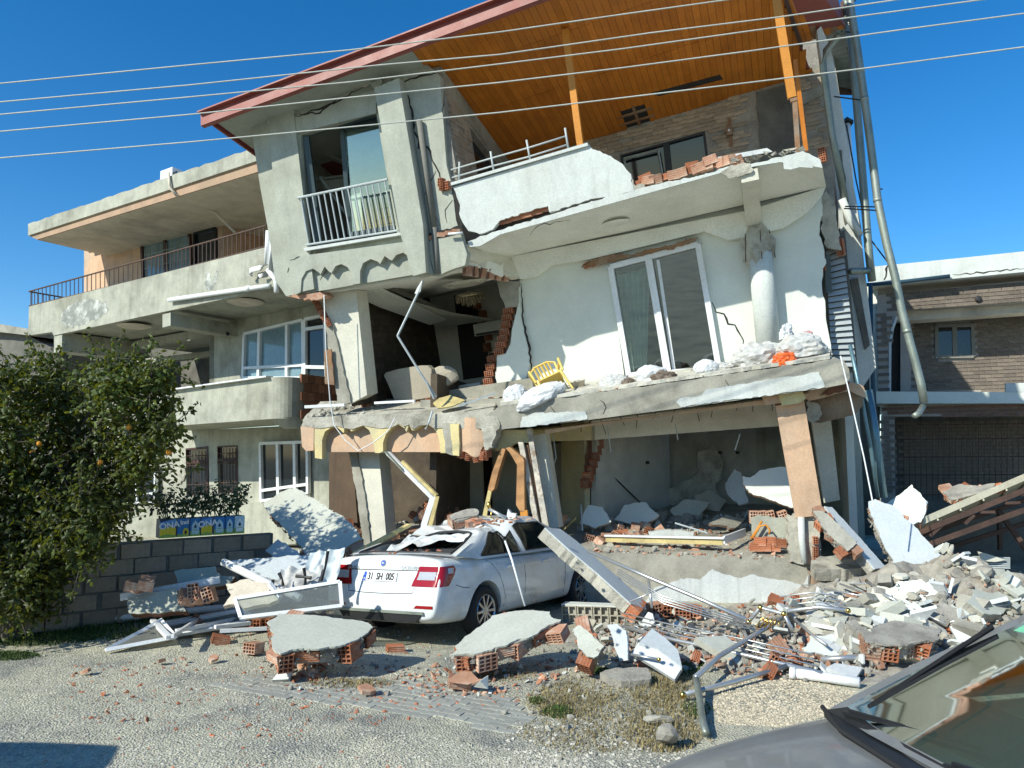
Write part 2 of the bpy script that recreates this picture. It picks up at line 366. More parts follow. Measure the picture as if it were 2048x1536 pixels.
def rock_mesh(name, m, r=0.1, seed=0, flat=1.0):
    bm = bmesh.new(); bmesh.ops.create_icosphere(bm, subdivisions=2, radius=r)
    rr = random.Random(seed); pl = [(Vector((rr.gauss(0, 1), rr.gauss(0, 1), rr.gauss(0, 1))).normalized(), rr.uniform(.45, .8) * r) for _ in range(9)]
    for v in bm.verts:
        for n_, d_ in pl:
            e = v.co.dot(n_) - d_
            if e > 0: v.co -= n_ * e
        v.co *= rr.uniform(0.95, 1.06) * 1.25; v.co.z *= flat
    me = bpy.data.meshes.new(name); bm.to_mesh(me); bm.free(); me.materials.append(m); return me
def shard_mesh(name, m, r, th, seed, n=6):
    rr = random.Random(seed); g = G()
    pts = [Vector((math.cos(a) * r * rr.uniform(0.45, 1.1), math.sin(a) * r * rr.uniform(0.35, 0.9), th / 2)) for a in [2 * math.pi * (i + rr.uniform(-.3, .3)) / n for i in range(n)]]
    g.prism(pts, Vector((0, 0, -th))); return g.mesh(name, m)
# ================================================================== SETTING: ground
gm = bpy.data.materials.new('gravel_ground'); gm.use_nodes = True
def ground_nodes(m):
    t = m.node_tree; N = t.nodes; L = t.links; b = N['Principled BSDF']; b.inputs['Roughness'].default_value = 0.95; b.inputs['Specular IOR Level'].default_value = 0.2
    tc = N.new('ShaderNodeTexCoord')
    def nz(sc, det=6, rg=0.65):
        n = N.new('ShaderNodeTexNoise'); n.inputs['Scale'].default_value = sc; n.inputs['Detail'].default_value = det; n.inputs['Roughness'].default_value = rg
        L.new(tc.outputs['Object'], n.inputs['Vector']); return n.outputs['Fac']
    def rp(f, stops):
        r = N.new('ShaderNodeValToRGB'); L.new(f, r.inputs[0]); e = r.color_ramp.elements
        while len(e) < len(stops): e.new(0.5)
        for i, (p, c) in enumerate(stops): e[i].position = p; e[i].color = (*c, 1)
        return r.outputs[0]
    big = rp(nz(0.7), [(0.38, (0.29, 0.295, 0.27)), (0.47, (0.45, 0.44, 0.36)), (0.64, (0.56, 0.54, 0.43))])
    vo = N.new('ShaderNodeTexVoronoi'); vo.inputs['Scale'].default_value = 55; L.new(tc.outputs['Object'], vo.inputs['Vector'])
    vr = rp(vo.outputs['Color'], [(0.15, (0.78, 0.78, 0.76)), (0.55, (0.97, 0.96, 0.93)), (0.9, (1.2, 1.19, 1.14))])
    x = N.new('ShaderNodeMix'); x.data_type = 'RGBA'; x.blend_type = 'MULTIPLY'; x.inputs['Factor'].default_value = 0.8
    L.new(big, x.inputs['A']); L.new(vr, x.inputs['B'])
    fi = rp(nz(13), [(0.3, (0.78, 0.78, 0.77)), (0.7, (1.15, 1.14, 1.1))])
    y = N.new('ShaderNodeMix'); y.data_type = 'RGBA'; y.blend_type = 'MULTIPLY'; y.inputs['Factor'].default_value = 1
    L.new(x.outputs['Result'], y.inputs['A']); L.new(fi, y.inputs['B']); L.new(y.outputs['Result'], b.inputs['Base Color'])
    bp = N.new('ShaderNodeBump'); bp.inputs['Strength'].default_value = 0.7; bp.inputs['Distance'].default_value = 0.02
    L.new(vo.outputs['Distance'], bp.inputs['Height']); b2 = N.new('ShaderNodeBump'); b2.inputs['Strength'].default_value = 0.5; b2.inputs['Distance'].default_value = 0.05
    L.new(nz(6), b2.inputs['Height']); L.new(bp.outputs[0], b2.inputs['Normal']); L.new(b2.outputs[0], b.inputs['Normal'])
ground_nodes(gm)
def ground_h(x, y):
    d = max(0.0, min(1.0, (14 - abs(y - 6)) / 8))
    dip = -0.13 * math.exp(-(((x + 0.1) / 2.3) ** 4 + ((y - 10.9) / 1.9) ** 4))
    return dip + 0.035 * d * (noise.noise(Vector((x * 0.5, y * 0.5, 3))) + 0.5 * noise.noise(Vector((x * 1.7, y * 1.7, 9)))) - 0.02
def build_ground():
    xs = [-900, -200, -60, -25] + [-14 + i * 0.28 for i in range(101)] + [25, 60, 200, 900]
    ys = [-300, -60, -20, -6] + [0 + i * 0.25 for i in range(81)] + [30, 60, 200, 900]
    g = G(); n = len(xs)
    for y in ys:
        for x in xs: g.v.append(Vector((x, y, ground_h(x, y))))
    for j in range(len(ys) - 1):
        for i in range(n - 1): g.f.append((j * n + i, j * n + i + 1, (j + 1) * n + i + 1, (j + 1) * n + i))
    o = g.build('ground', gm, None, smooth=True); o['kind'] = 'structure'
build_ground()
# loose gravel : joined small stones, thick near the camera
def scatter_stones(name, m, boxes, seed, flat=0.6, label=None):
    rr = random.Random(seed); g = G()
    for (poly, cnt, r0, r1) in boxes:
        xs = [p[0] for p in poly]; ys = [p[1] for p in poly]; k = 0
        while k < cnt:
            x = rr.uniform(min(xs), max(xs)); y = rr.uniform(min(ys), max(ys))
            ins = False
            for i in range(len(poly)):
                (x1, y1), (x2, y2) = poly[i], poly[i - 1]
                if (y1 > y) != (y2 > y) and x < (x2 - x1) * (y - y1) / (y2 - y1) + x1: ins = not ins
            if not ins: continue
            k += 1
            c = gz(x, y, 0.0); c.z = ground_h(c.x, c.y); r = r0 * (r1 / r0) ** rr.random() ** 0.6 if False else r0 + (r1 - r0) * rr.random() ** 3
            a = rr.uniform(0, 6.28); n = 4; t = rr.uniform(0.7, 1.3)
            vs = [c + Vector((math.cos(a + i * 1.571) * r * rr.uniform(.6, 1.2), math.sin(a + i * 1.571) * r * rr.uniform(.6, 1.2), r * 0.1)) for i in range(4)] + [c + Vector((rr.uniform(-.3, .3) * r, rr.uniform(-.3, .3) * r, r * flat * t))]
            g.add(vs, [(0, 1, 4), (1, 2, 4), (2, 3, 4), (3, 0, 4)]); g.t += [rr.random()] * 4
    o = g.build(name, m); o['kind'] = 'stuff'; return o
stone_ch = mat('gravel_chips', (0.47, 0.45, 0.38), var=0.2, scale=20, bump=0.2); attr_tint(stone_ch, 0.2)
scatter_stones('gravel', stone_ch, [([(0, 1310), (420, 1300), (560, 1420), (1300, 1536), (0, 1536)], 9000, 0.005, 0.016),
    ([(200, 1260), (700, 1300), (900, 1380), (500, 1400), (0, 1330)], 1600, 0.006, 0.02), ([(1020, 1440), (1400, 1400), (1380, 1536), (1000, 1536)], 1700, 0.006, 0.024)], 5)
chip_red = mat('red_chips', (0.40, 0.15, 0.08), var=0.2, scale=20, bump=0.2); attr_tint(chip_red, 0.35)
scatter_stones('brick_crumbs', chip_red, [([(150, 1330), (700, 1330), (1050, 1400), (560, 1480), (100, 1440)], 330, 0.008, 0.03), ([(540, 1330), (1010, 1330), (1060, 1400), (700, 1420)], 300, 0.008, 0.035),
    ([(0, 1480), (500, 1460), (900, 1530), (0, 1536)], 40, 0.008, 0.022)], 6)

# ------------------------------------------------------------------ paved strip : interlocking pavers, each its own
pav = thing('pavement', '', '', gz(760, 1410)); del pav['label']; del pav['category']; pav['kind'] = 'structure'
def build_pavers():
    g = G(); pr = [(-.098, -.048), (-.04, -.048), (-.03, -.06), (.03, -.06), (.04, -.048), (.098, -.048), (.098, .04), (.04, .04), (.03, .028), (-.03, .028), (-.04, .04), (-.098, .04)]
    g.prism([Vector((x, y, 0.03)) for x, y in pr], Vector((0, 0, -0.06))); me = g.mesh('paver', paver_m)
    O = gz(760, 1400); a = rad(-27); ux = Vector((math.cos(a), math.sin(a), 0)); uy = Vector((-math.sin(a), math.cos(a), 0))
    ov = [(425, 1362), (560, 1340), (700, 1345), (880, 1365), (1010, 1388), (1068, 1440), (1000, 1458), (900, 1432), (760, 1412), (640, 1398), (540, 1388)]
    n = 0
    for i in range(-16, 17):
        for j in range(-16, 17):
            p = O + ux * (i * 0.2 + (0.1 if j % 2 else 0)) + uy * (j * 0.092)
            d = p - CAM; z = d.dot(CF); X, Y = 1024 + FPX * d.dot(CX) / z, 768 - FPX * d.dot(CU) / z
            ins = False
            for q in range(len(ov)):
                (x1, y1), (x2, y2) = ov[q], ov[q - 1]
                if (y1 > Y) != (y2 > Y) and X < (x2 - x1) * (Y - y1) / (y2 - y1) + x1: ins = not ins
            if not ins or n > 280: continue
            n += 1
            M = Matrix.Translation(Vector((p.x, p.y, ground_h(p.x, p.y) - .025 + rnd.uniform(-.003, .003)))) @ Matrix.Rotation(a + rnd.uniform(-.03, .03), 4, 'Z') @ Matrix.Rotation(rnd.uniform(-.03, .03), 4, 'X')
            inst('paver', me, M, pav)
build_pavers()

# ------------------------------------------------------------------ grass
def grass(name, m, areas, seed, kind='stuff'):
    rr = random.Random(seed); g = G()
    for (cx, cy, rx, ry, cnt, h0, h1, sp) in areas:
        for _ in range(cnt):
            a = rr.uniform(0, 6.28); d = math.sqrt(rr.random()) if rr.random() < .8 else rr.random() * 1.25
            x, y = cx + math.cos(a) * d * rx, cy + math.sin(a) * d * ry
            if y < 930: continue
            c = gz(x, y); c.z = ground_h(c.x, c.y); h = rr.uniform(h0, h1) * (1.1 - 0.5 * d); w = rr.uniform(.0025, .006)
            t = rr.uniform(0, 6.28); dr = Vector((math.cos(t), math.sin(t), 0)); pr = Vector((-dr.y, dr.x, 0)); b = rr.uniform(.1, sp)
            p1 = c + Vector((0, 0, h * .55)) + dr * h * b * .35; p2 = c + Vector((0, 0, h * (1 - b * .4))) + dr * h * b
            g.add([c - pr * w, c + pr * w, p1 + pr * w * .7, p1 - pr * w * .7, p2], [(0, 1, 2, 3), (3, 2, 4)]); g.t += [rr.random()] * 2
    o = g.build(name, m); o['kind'] = kind; return o
dry_m = mat('dry_grass', (0.25, 0.205, 0.10), rough=0.9, var=0.2, bump=0); attr_tint(dry_m, 0.5)
grn_m = mat('green_grass', (0.055, 0.095, 0.02), rough=0.8, var=0.2, bump=0); attr_tint(grn_m, 0.5)
grass('dry_grass', dry_m, [(1225, 1390, 160, 50, 2400, .015, .06, 1.4), (1330, 1368, 75, 36, 1500, .02, .09, 1.4), (1130, 1395, 80, 35, 1500, .02, .06, 1.2), (1180, 1460, 140, 40, 1300, .02, .05, 1.3), (700, 1362, 90, 10, 900, .02, .06, 1),
    (1330, 1450, 80, 50, 1500, .03, .1, 1), (1010, 1345, 60, 12, 500, .02, .06, 1)], 1)
grass('green_grass', grn_m, [(60, 1265, 150, 22, 5200, .03, .1, .8), (20, 1306, 60, 10, 1500, .02, .06, .8), (180, 1262, 110, 16, 1500, .03, .12, .8), (1115, 1415, 30, 14, 700, .02, .06, 1), (1370, 1335, 45, 14, 800, .03, .09, 1), (1195, 1338, 30, 6, 400, .02, .06, 1),
    (1075, 1393, 18, 8, 250, .02, .05, 1), (1390, 1412, 30, 18, 300, .02, .07, 1), (300, 1242, 120, 10, 700, .05, .16, .8)], 2)

# ================================================================== LEFT HOUSE
LO = on_plane(430, 588, Vector((0, 17, 0)), Vector((0, 1, 0)))
LF = Fr(LO, cam2w(2448, -209, -1500), Vector((0, 0, 1)))
lh = thing('left_house', 'damaged rendered house with two balconies behind the leafy citrus tree, left of the collapsed building', 'house', (LF.O.x, LF.O.y, 0))
lp = lambda name, pxs, n, th, m, **k: part(lh, name, LF, pxs, n, th, m, **k)
# roof slab with weathered fascia
g = G(); pts = jag(P(LF, [(56, 448), (300, 366), (504, 297), (640, 250), (645, 278), (509, 323), (300, 392), (56, 471)], 0.25), 0.018, 0.2, LF.N, [0, 1]); g.prism(pts, LF.N * -9); g.build('roof_slab', left_render, lh)
g = G(); g.prism(P(LF, [(60, 471), (509, 323.5), (640, 279), (643, 300), (511, 346), (75, 480)], 0.15), LF.N * -8.8); g.build('roof_soffit', soffit_cream, lh)
g = G(); g.prism(P(LF, [(57.5, 471.5), (509, 324), (640, 280), (641, 298), (511, 345), (74, 479)], 0.19), LF.N * -0.035); g.build('fascia_band', mat('shaded_peach', (.40, .27, .18), dirt=(.3, .22, .15), damt=.35, var=.12, bump=.08), lh)  # peach darkened so that the shade on this lip sits in the colour
# upper storey walls
for q in ([(168, 465), (281, 435), (286, 610), (168, 640)], [(281, 435), (432, 395), (432, 456), (388, 467), (381, 462), (281, 488)], [(432, 395), (447, 391), (449, 560), (434, 566)], [(381, 462), (388, 467), (392, 577), (386, 580)]): lp('upper_wall', q, -1.9, 0.25, peach)
lp('upper_wall', [(440, 330), (640, 270), (640, 560), (440, 600)], -3.6, 0.25, peach)
g = G(); a = LF.px(447, 395, -1.9); b = LF.px(449, 560, -1.9); g.prism([a, b, b - LF.N * 2, a - LF.N * 2], LF.U * -0.2); g.build('upper_wall', peach, lh)
lp('cornice', [(172, 487), (446, 416), (446, 429), (172, 502)], -1.82, 0.08, soffit_cream)
lp('cornice', [(160, 484), (446, 409), (446, 414), (160, 490)], -1.5, 0.05, peach)
window(lh, LF, [(284, 489), (379, 465), (384, 576), (289, 601)], -1.86, 0.08, maroon, pane_blue, [0.5], fw=0.09)
window(lh, LF, [(389, 468), (431, 457), (433, 564), (392, 575)], -1.86, 0.08, pane_dark, pane_dark, [], name='door', fw=0.08)
g = G()
for k in range(9):
    f = k / 8; a = LF.px(289 + 88 * f, 497 - 22 * f, -1.74); b = LF.px(293 + 88 * f, 592 - 22 * f, -1.74); g.tube([a, b], .012, 5)
for f in (0.15, 0.45, 0.75):
    g.tube([LF.px(289, 497 + 90 * f, -1.73), LF.px(378, 475 + 90 * f, -1.73)], .012, 5)
g.build('window_grille', grey_metal, lh)
# soffit rose, AC hose
def rose(fr, x, y, n, r, root, m=soffit_cream, squash=1.0):
    c = fr.px(x, y, n); prof = [(0.02, .03), (r * .3, .035), (r * .35, .05), (r * .6, .03), (r * .75, .045), (r, .0)]
    M = frM(fr, c) @ Matrix.Rotation(math.pi / 2, 4, 'X'); G().lathe([(a, b) for a, b in prof], M, 24).build('ceiling_rose', m, root, smooth=True)
rose(LF, 245, 456, -0.9, 0.30, lh); rose(LF, 491, 604, -0.6, 0.42, lh); rose(LF, 268, 652, -0.6, 0.42, lh)
# railing of the upper balcony
railing(lh, 'balcony_railing', brown_paint, P(LF, [(58, 583), (300, 516), (533, 451)], 0.0), P(LF, [(58, 612), (300, 554), (533, 492)], 0.0), 56, 0.011, 0.022, 'railing_bar')
g = G(); t = P(LF, [(58, 583), (58, 612)], 0.0)
ro = railing(lh, 'balcony_railing', brown_paint, [t[0], t[0] - LF.N * 1.9], [t[1], t[1] - LF.N * 1.9], 12, 0.011, 0.022, 'railing_bar')
# balcony band and slab
lp('balcony_parapet', [(58, 613), (533, 494), (545, 496), (549, 576), (107, 671), (104, 664), (56, 671)], 0.05, 0.14, left_render)
g = G(); g.prism(P(LF, [(56, 662), (549, 556), (620, 540), (622, 566), (549, 574), (107, 667)], -0.10), LF.N * -7.5); g.build('balcony_slab', left_render, lh)
for (x0, x1, y0, y1) in ((325, 341, 629, 655), (108, 124, 668, 706)):
    g = G(); q = P(LF, [(x0, y0), (x1, y0 - 4), (x1, y1 - 4), (x0, y1)], 0.02); g.prism(q, LF.N * -2.2); g.build('bracket_beam', left_render, lh)
stain = mat('damp_stain', (0.24, 0.25, 0.22), dirt=(0.55, 0.56, 0.5), damt=0.5, dscale=3.5, var=0.25, bump=0.2)
part(lh, 'damp_patch', LF, [(120, 640), (128, 618), (150, 603), (185, 598), (210, 604), (217, 620), (200, 636), (165, 650), (130, 655)], 0.054, 0.004, stain, ja=0.05, js=0.09)
part(lh, 'damp_patch', LF, [(408, 568), (412, 545), (418, 545), (424, 566), (432, 540), (437, 543), (432, 566), (425, 578), (415, 580)], 0.054, 0.004, stain, ja=0.02, js=0.06)
# drain pipes
g = G(); g.tube([LF.px(338, 600, .14), LF.px(500, 577, .14), LF.px(540, 572, .14)], 0.055, 10); g.tube([LF.px(492, 578, .14), LF.px(502, 576, .14)], 0.068, 10); g.build('drain_pipe', pvc, lh, smooth=True)
g = G(); g.tube([LF.px(537, 462, .2), LF.px(534, 528, .2), LF.px(520, 536, .2), LF.px(503, 540, .2), LF.px(500, 552, .2)], 0.06, 10); g.tube([LF.px(545, 470, .2), LF.px(541, 540, .2), LF.px(520, 552, .2)], 0.05, 10)
g.tube([LF.px(536, 540, .2), LF.px(552, 560, .2), LF.px(553, 585, .2)], 0.055, 10); g.build('drain_pipe', pvc, lh, smooth=True)
# middle storey : wall, window, open bay
lp('middle_wall', [(419, 600), (700, 560), (700, 800), (419, 800)], -1.9, 0.3, left_render, holes=[[(489, 668), (609, 639), (650, 632), (655, 772), (487, 772)]])
lp('middle_wall', [(60, 660), (215, 620), (215, 860), (60, 860)], -3.2, 0.25, left_render)
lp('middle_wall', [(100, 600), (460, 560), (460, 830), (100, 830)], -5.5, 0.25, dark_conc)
g = G(); a = LF.px(419, 600, -1.9); b = LF.px(419, 800, -1.9); g.prism([a, b, b - LF.N * 3.6, a - LF.N * 3.6], LF.U * 0.2); g.build('middle_wall', left_render, lh)
lp('lintel', [(215, 692), (419, 655), (419, 668), (215, 706)], -1.95, 0.25, left_render)
lp('lintel', [(225, 725), (419, 702), (419, 712), (225, 736)], -4.0, 0.3, left_render)
window(lh, LF, [(490, 668), (607, 640), (608, 756), (487, 756)], -1.86, 0.1, pvc, pane_blue, [0.27, 0.74], hs=[0.78], fw=0.07)
window(lh, LF, [(611, 639), (651, 631), (655, 770), (611, 766)], -1.85, 0.1, pvc, pane_dark, [], hs=[0.16, 0.75], name='balcony_door', fw=0.08)
lamp = G(); lamp.tube([LF.px(447, 664, -1.6), LF.px(456, 668, -1.6)], [.03, .05], 8); lamp.build('wall_lamp', black, lh)
# lower balcony with rounded corner
def lower_balcony():
    base = [LF.uv(300, 790, 0), LF.uv(545, 754, 0)]; bot = [LF.uv(330, 866, 0), LF.uv(545, 838, 0)]
    u0 = LF.uv(250, 800, 0)[0]; u1 = LF.uv(540, 795, 0)[0]; vt0 = LF.uv(320, 787, 0)[1]; vt1 = LF.uv(540, 755, 0)[1]; vb = LF.uv(540, 838, 0)[1]; r = 0.42
    prof = [(u0, 0.0), (u1, 0.0)] + [(u1 + r * math.sin(a), -r + r * math.cos(a)) for a in [math.pi / 2 * i / 8 for i in range(1, 9)]] + [(u1 + r, -2.0)]
    for nm, m, va, vb_, th in (('balcony_parapet', left_render, None, vb, 0.14),):
        g = G(); inner = []
        for i, (u, n) in enumerate(prof):
            if i < 2: iu, inn = u, n - th
            elif i < len(prof) - 1: a = math.pi / 2 * (i - 1) / 8; iu, inn = u1 + (r - th) * math.sin(a), -r + (r - th) * math.cos(a)
            else: iu, inn = u - th, n
            inner.append((iu, inn))
        k = len(prof)
        for pr, lv in ((prof, 1), (inner, 1), (inner, 0), (prof, 0)):
            for u, n in pr:
                f = min(1, max(0, (u - u0) / (u1 - u0))); vt = vt0 + (vt1 - vt0) * f
                g.v.append(LF.pt(u, vt if lv else vb, n))
        for r_ in range(4):
            for i in range(k - 1):
                a = r_ * k + i; b = ((r_ + 1) % 4) * k + i; g.f.append((a, a + 1, b + 1, b))
        g.f += [(0, k, 2 * k, 3 * k), (k - 1, 4 * k - 1, 3 * k - 1, 2 * k - 1)]
        g.build(nm, m, lh)
    cap = [LF.pt(u, vt0 + (vt1 - vt0) * min(1, (u - u0) / (u1 - u0)) + 0.015, n + .02) for u, n in prof[:2]]
    G().bar(cap[0], cap[1], .2, .03).build('parapet_coping', pvc, lh)
    # bare brick return of the balcony, brick by brick
    rows = int((vt1 - vb) / 0.195)
    for j in range(rows + 1):
        for i in range(8):
            n = -r - 0.12 - i * 0.2 - (0.1 if j % 2 else 0)
            if n < -1.95: continue
            M = frM(LF, LF.pt(u1 + r + 0.012, vb + 0.1 + j * 0.195, n)) @ Matrix.Rotation(math.pi / 2, 4, 'Y')
            inst('brick', RB, M, lh)
    g = G(); g.prism([LF.pt(*p[:2]) if False else LF.pt(p[0], vb + .02, p[1]) for p in [(u0, -.02), (u1, -.02)] + [(u + -.02, n) for u, n in prof[2:]] + [(u0, -2.0)]], LF.V * 0.14); g.build('balcony_slab', left_render, lh)
    # bulge under the rounded corner
    g = G(); pts = []
    for i in range(9):
        a = math.pi / 2 * i / 8; pts.append(LF.pt(u1 + r * 1.35 * math.sin(a) - .1, vb + .03, -r + r * math.cos(a)))
    low = [p + LF.V * -0.22 + (LF.pt(u1 + .4, vb, -.9) - p) * 0.35 for p in pts]
    g.v = pts + low; g.f = [(i, i + 1, 9 + i + 1, 9 + i) for i in range(8)] + [tuple(range(9, 18)), tuple(range(9))[::-1]]
    g.build('corner_corbel', left_render, lh)
g = G(); g.box(Matrix(), .187, .185, .06); RB = g.mesh('return_brick', red_brick)
lower_balcony()
# ground storey
lp('lower_wall', [(230, 880), (372, 862), (700, 845), (700, 1085), (230, 1110)], -1.9, 0.3, left_render, holes=[[(371, 897), (417, 892), (419, 990), (373, 992)], [(434, 892), (476, 890), (477, 985), (436, 988)], [(520, 886), (617, 884), (617, 1000), (522, 1003)]])
lp('lower_wall', [(-40, 800), (250, 800), (250, 1110), (-40, 1130)], -2.6, 0.3, left_render)
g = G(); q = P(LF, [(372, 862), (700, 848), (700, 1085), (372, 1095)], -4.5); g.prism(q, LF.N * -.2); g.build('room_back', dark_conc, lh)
lp('plinth', [(233, 1012), (520, 1005), (660, 1000), (660, 1085), (233, 1105)], -1.78, 0.12, left_render)
window(lh, LF, [(522, 887), (616, 884), (617, 987), (524, 1002)], -1.8, 0.1, pvc, pane_dark, [0.38, 0.74], hs=[0.82], fw=0.07)
window(lh, LF, [(240, 940), (312, 935), (312, 1004), (240, 1008)], -1.75, 0.1, pvc, pane_dark, [0.5], hs=[0.75], fw=0.06)
for (x0, x1, y0, y1) in ((373, 417, 897, 992), (436, 477, 892, 988)):
    w = window(lh, LF, [(x0, y0), (x1, y0 - 3), (x1, y1 - 3), (x0, y1)], -1.95, 0.08, maroon, pane_dark, [], hs=[0.3], fw=0.08, name='grilled_window')
    g = G()
    for k in range(1, 7):
        x = x0 + (x1 - x0) * k / 7; g.tube([LF.px(x, y0 + 4, -1.84), LF.px(x, y1 - 4, -1.84)], .009, 5)
    for yy in (y0 + 15, y0 + 35, y1 - 22, y1 - 8): g.tube([LF.px(x0, yy, -1.83), LF.px(x1, yy - 2, -1.83)], .01, 5)
    for k in range(3):
        c = LF.px(x0 + (x1 - x0) * (k + .5) / 3, y0 + 25, -1.83); g.tube([c + LF.U * .08 * math.cos(a) + LF.V * .1 * math.sin(a) for a in [i * .524 for i in range(13)]], .008, 5, cap=False)
    g.build('window_grille', rust, w)
lp('broken_plaster', [(350, 945), (362, 930), (371, 925), (372, 950), (366, 962), (355, 968), (345, 960)], -1.86, 0.05, rough_conc, ja=0.04, js=0.08)
g = G(); g.prism(P(LF, [(50, 640), (700, 480), (700, 470), (50, 620)], -7.5), LF.N * -.2)
# air conditioner box on the roof and its hose
ac = thing('air_conditioner', 'white outdoor air conditioner unit on the roof edge of the left house', 'air conditioner', LF.px(343, 352, -.5))
g = G(); g.box(frM(LF, LF.px(343, 353, -.5)), .50, .30, .3); g.build('housing', pvc, ac)
g = G(); g.box(frM(LF, LF.px(337, 350, -.34)), .06, .12, .02); g.box(frM(LF, LF.px(350, 347, -.34)), .16, .10, .02); g.build('vent', black, ac)
hose = G(); hose.tube([LF.px(337, 345, .3), LF.px(340, 375, .32), LF.px(352, 390, .28), LF.px(380, 402, -.4), LF.px(430, 425, -1.0), LF.px(470, 465, -1.2)], .035, 8)
tag(hose.build('hose', soffit_cream, None, True), 'pale insulated hose hanging from the roof air conditioner over the peach fascia', 'hose')
# dark concrete neighbour further left
fl = thing('concrete_shed', 'dark grey flat roofed concrete building at the left edge behind the citrus tree', 'building', at(20, 900, 24))
FF = yawfr(at(60, 700, 24), 20)
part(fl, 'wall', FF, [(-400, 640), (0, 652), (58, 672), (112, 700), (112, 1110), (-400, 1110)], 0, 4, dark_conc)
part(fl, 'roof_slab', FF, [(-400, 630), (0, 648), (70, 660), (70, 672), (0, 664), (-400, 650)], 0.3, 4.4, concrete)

# ================================================================== BLOCK WALL with tin planters
BA, BB = gz(170, 1088, 1.05), gz(548, 1064, 1.05)
BF = Fr(Vector((BA.x, BA.y, 0)), Vector((BB.x - BA.x, BB.y - BA.y, 0)), Vector((0, 0, 1)))
bw = thing('block_wall', 'low dark grey concrete block wall with planted tins on top, beside the rubble', 'wall', (BA.x, BA.y, 0))
LW = (Vector((BB.x, BB.y, 0)) - Vector((BA.x, BA.y, 0))).length
g = G(); g.prism([BF.pt(-4.5, 0, -.03), BF.pt(LW, 0, -.03), BF.pt(LW, 1.03, -.03), BF.pt(-4.5, 1.03, -.03)], BF.N * -.15); g.build('mortar_core', dark_conc, bw)
g = G(); g.box(Matrix(), .385, .19, .2); BLK = g.mesh('block', block_m)
for j in range(5):
    i = -11
    while i < 10:
        u = i * 0.4 + (0.2 if j % 2 else 0) + 0.2; i += 1
        if u > LW - 0.12: continue
        inst('block', BLK, frM(BF, BF.pt(u + rnd.uniform(-.012, .012), 0.105 + j * 0.205 + rnd.uniform(-.008, .004), -0.1 + rnd.uniform(-.02, .02))) @ R3(rnd.gauss(0, .02), rnd.gauss(0, .02), rnd.gauss(0, .016)) @ Matrix.Diagonal((rnd.uniform(.9, 1.01), rnd.uniform(.93, 1.02), 1, 1)), bw)
tinm = {}
def tin_mats():
    for nm, c in (('tin_blue', (0.02, 0.17, 0.42)), ('tin_yellow', (0.72, 0.56, 0.03)), ('tin_green', (0.25, 0.42, 0.08)), ('tin_navy', (0.015, 0.04, 0.10)), ('tin_pale', (0.42, 0.60, 0.66)), ('tin_white', (0.75, 0.78, 0.78))):
        tinm[nm] = mat(nm, c, rough=0.4, var=0.08, bump=0.02)
tin_mats()
leaf_m = mat('rose_leaves', (0.045, 0.075, 0.022), rough=0.5, var=0.2, bump=0, spec=0.5); attr_tint(leaf_m, 0.5)
stem_m = mat('green_stems', (0.11, 0.13, 0.06), var=0.2)
def leaf_cloud(g, c, rads, n, size, rr, shell=0.5, up=0.3):
    for _ in range(n):
        d = Vector((rr.gauss(0, 1), rr.gauss(0, 1), rr.gauss(0, 1))).normalized(); r = (shell + (1 - shell) * rr.random()) 
        p = c + Vector((d.x * rads[0] * r, d.y * rads[1] * r, d.z * rads[2] * r)); add_leaf(g, p, (d + Vector((rr.uniform(-.8, .8), rr.uniform(-.8, .8), up + rr.uniform(-.6, .6)))).normalized(), size * rr.uniform(.6, 1.25), rr)
def add_leaf(g, p, nrm, s, rr):
    a = Vector((rr.uniform(-1, 1), rr.uniform(-1, 1), rr.uniform(-1, .4))); x = (a - nrm * a.dot(nrm)).normalized(); y = nrm.cross(x)
    w = s * .27
    g.add([p, p + x * s * .5 + y * w - nrm * s * .05, p + x * s - nrm * s * .2, p + x * s * .5 - y * w - nrm * s * .05, p + x * s * .5 + nrm * s * .06], [(0, 4, 1), (1, 4, 2), (2, 4, 3), (3, 4, 0)]); t = rr.random(); g.t += [t] * 4
tins = [  # x0, x1 (px), design, plant height
 (317, 353, 'sun', 'ONA', 'large sunflower oil tin lettered ONA at the left end of the planter row'),
 (353, 379, 'blue', 'Inci', 'sky blue sunflower tin next to the leftmost planter tin on the block wall'),
 (379, 401, 'arch', '', 'blue and green arch printed tin just left of the second ONA tin'),
 (401, 425, 'yel', 'ONA', 'mostly yellow oil tin lettered ONA in the middle of the planter row'),
 (427, 450, 'arch', '', 'blue and green arch printed tin just right of the yellow ONA tin'),
 (450, 468, 'arch', '', 'narrowest arch printed tin, second from the right end of the planter row'),
 (468, 490, 'pale', '', 'palest blue arch printed tin at the right end of the planter row')]
rr = random.Random(4)
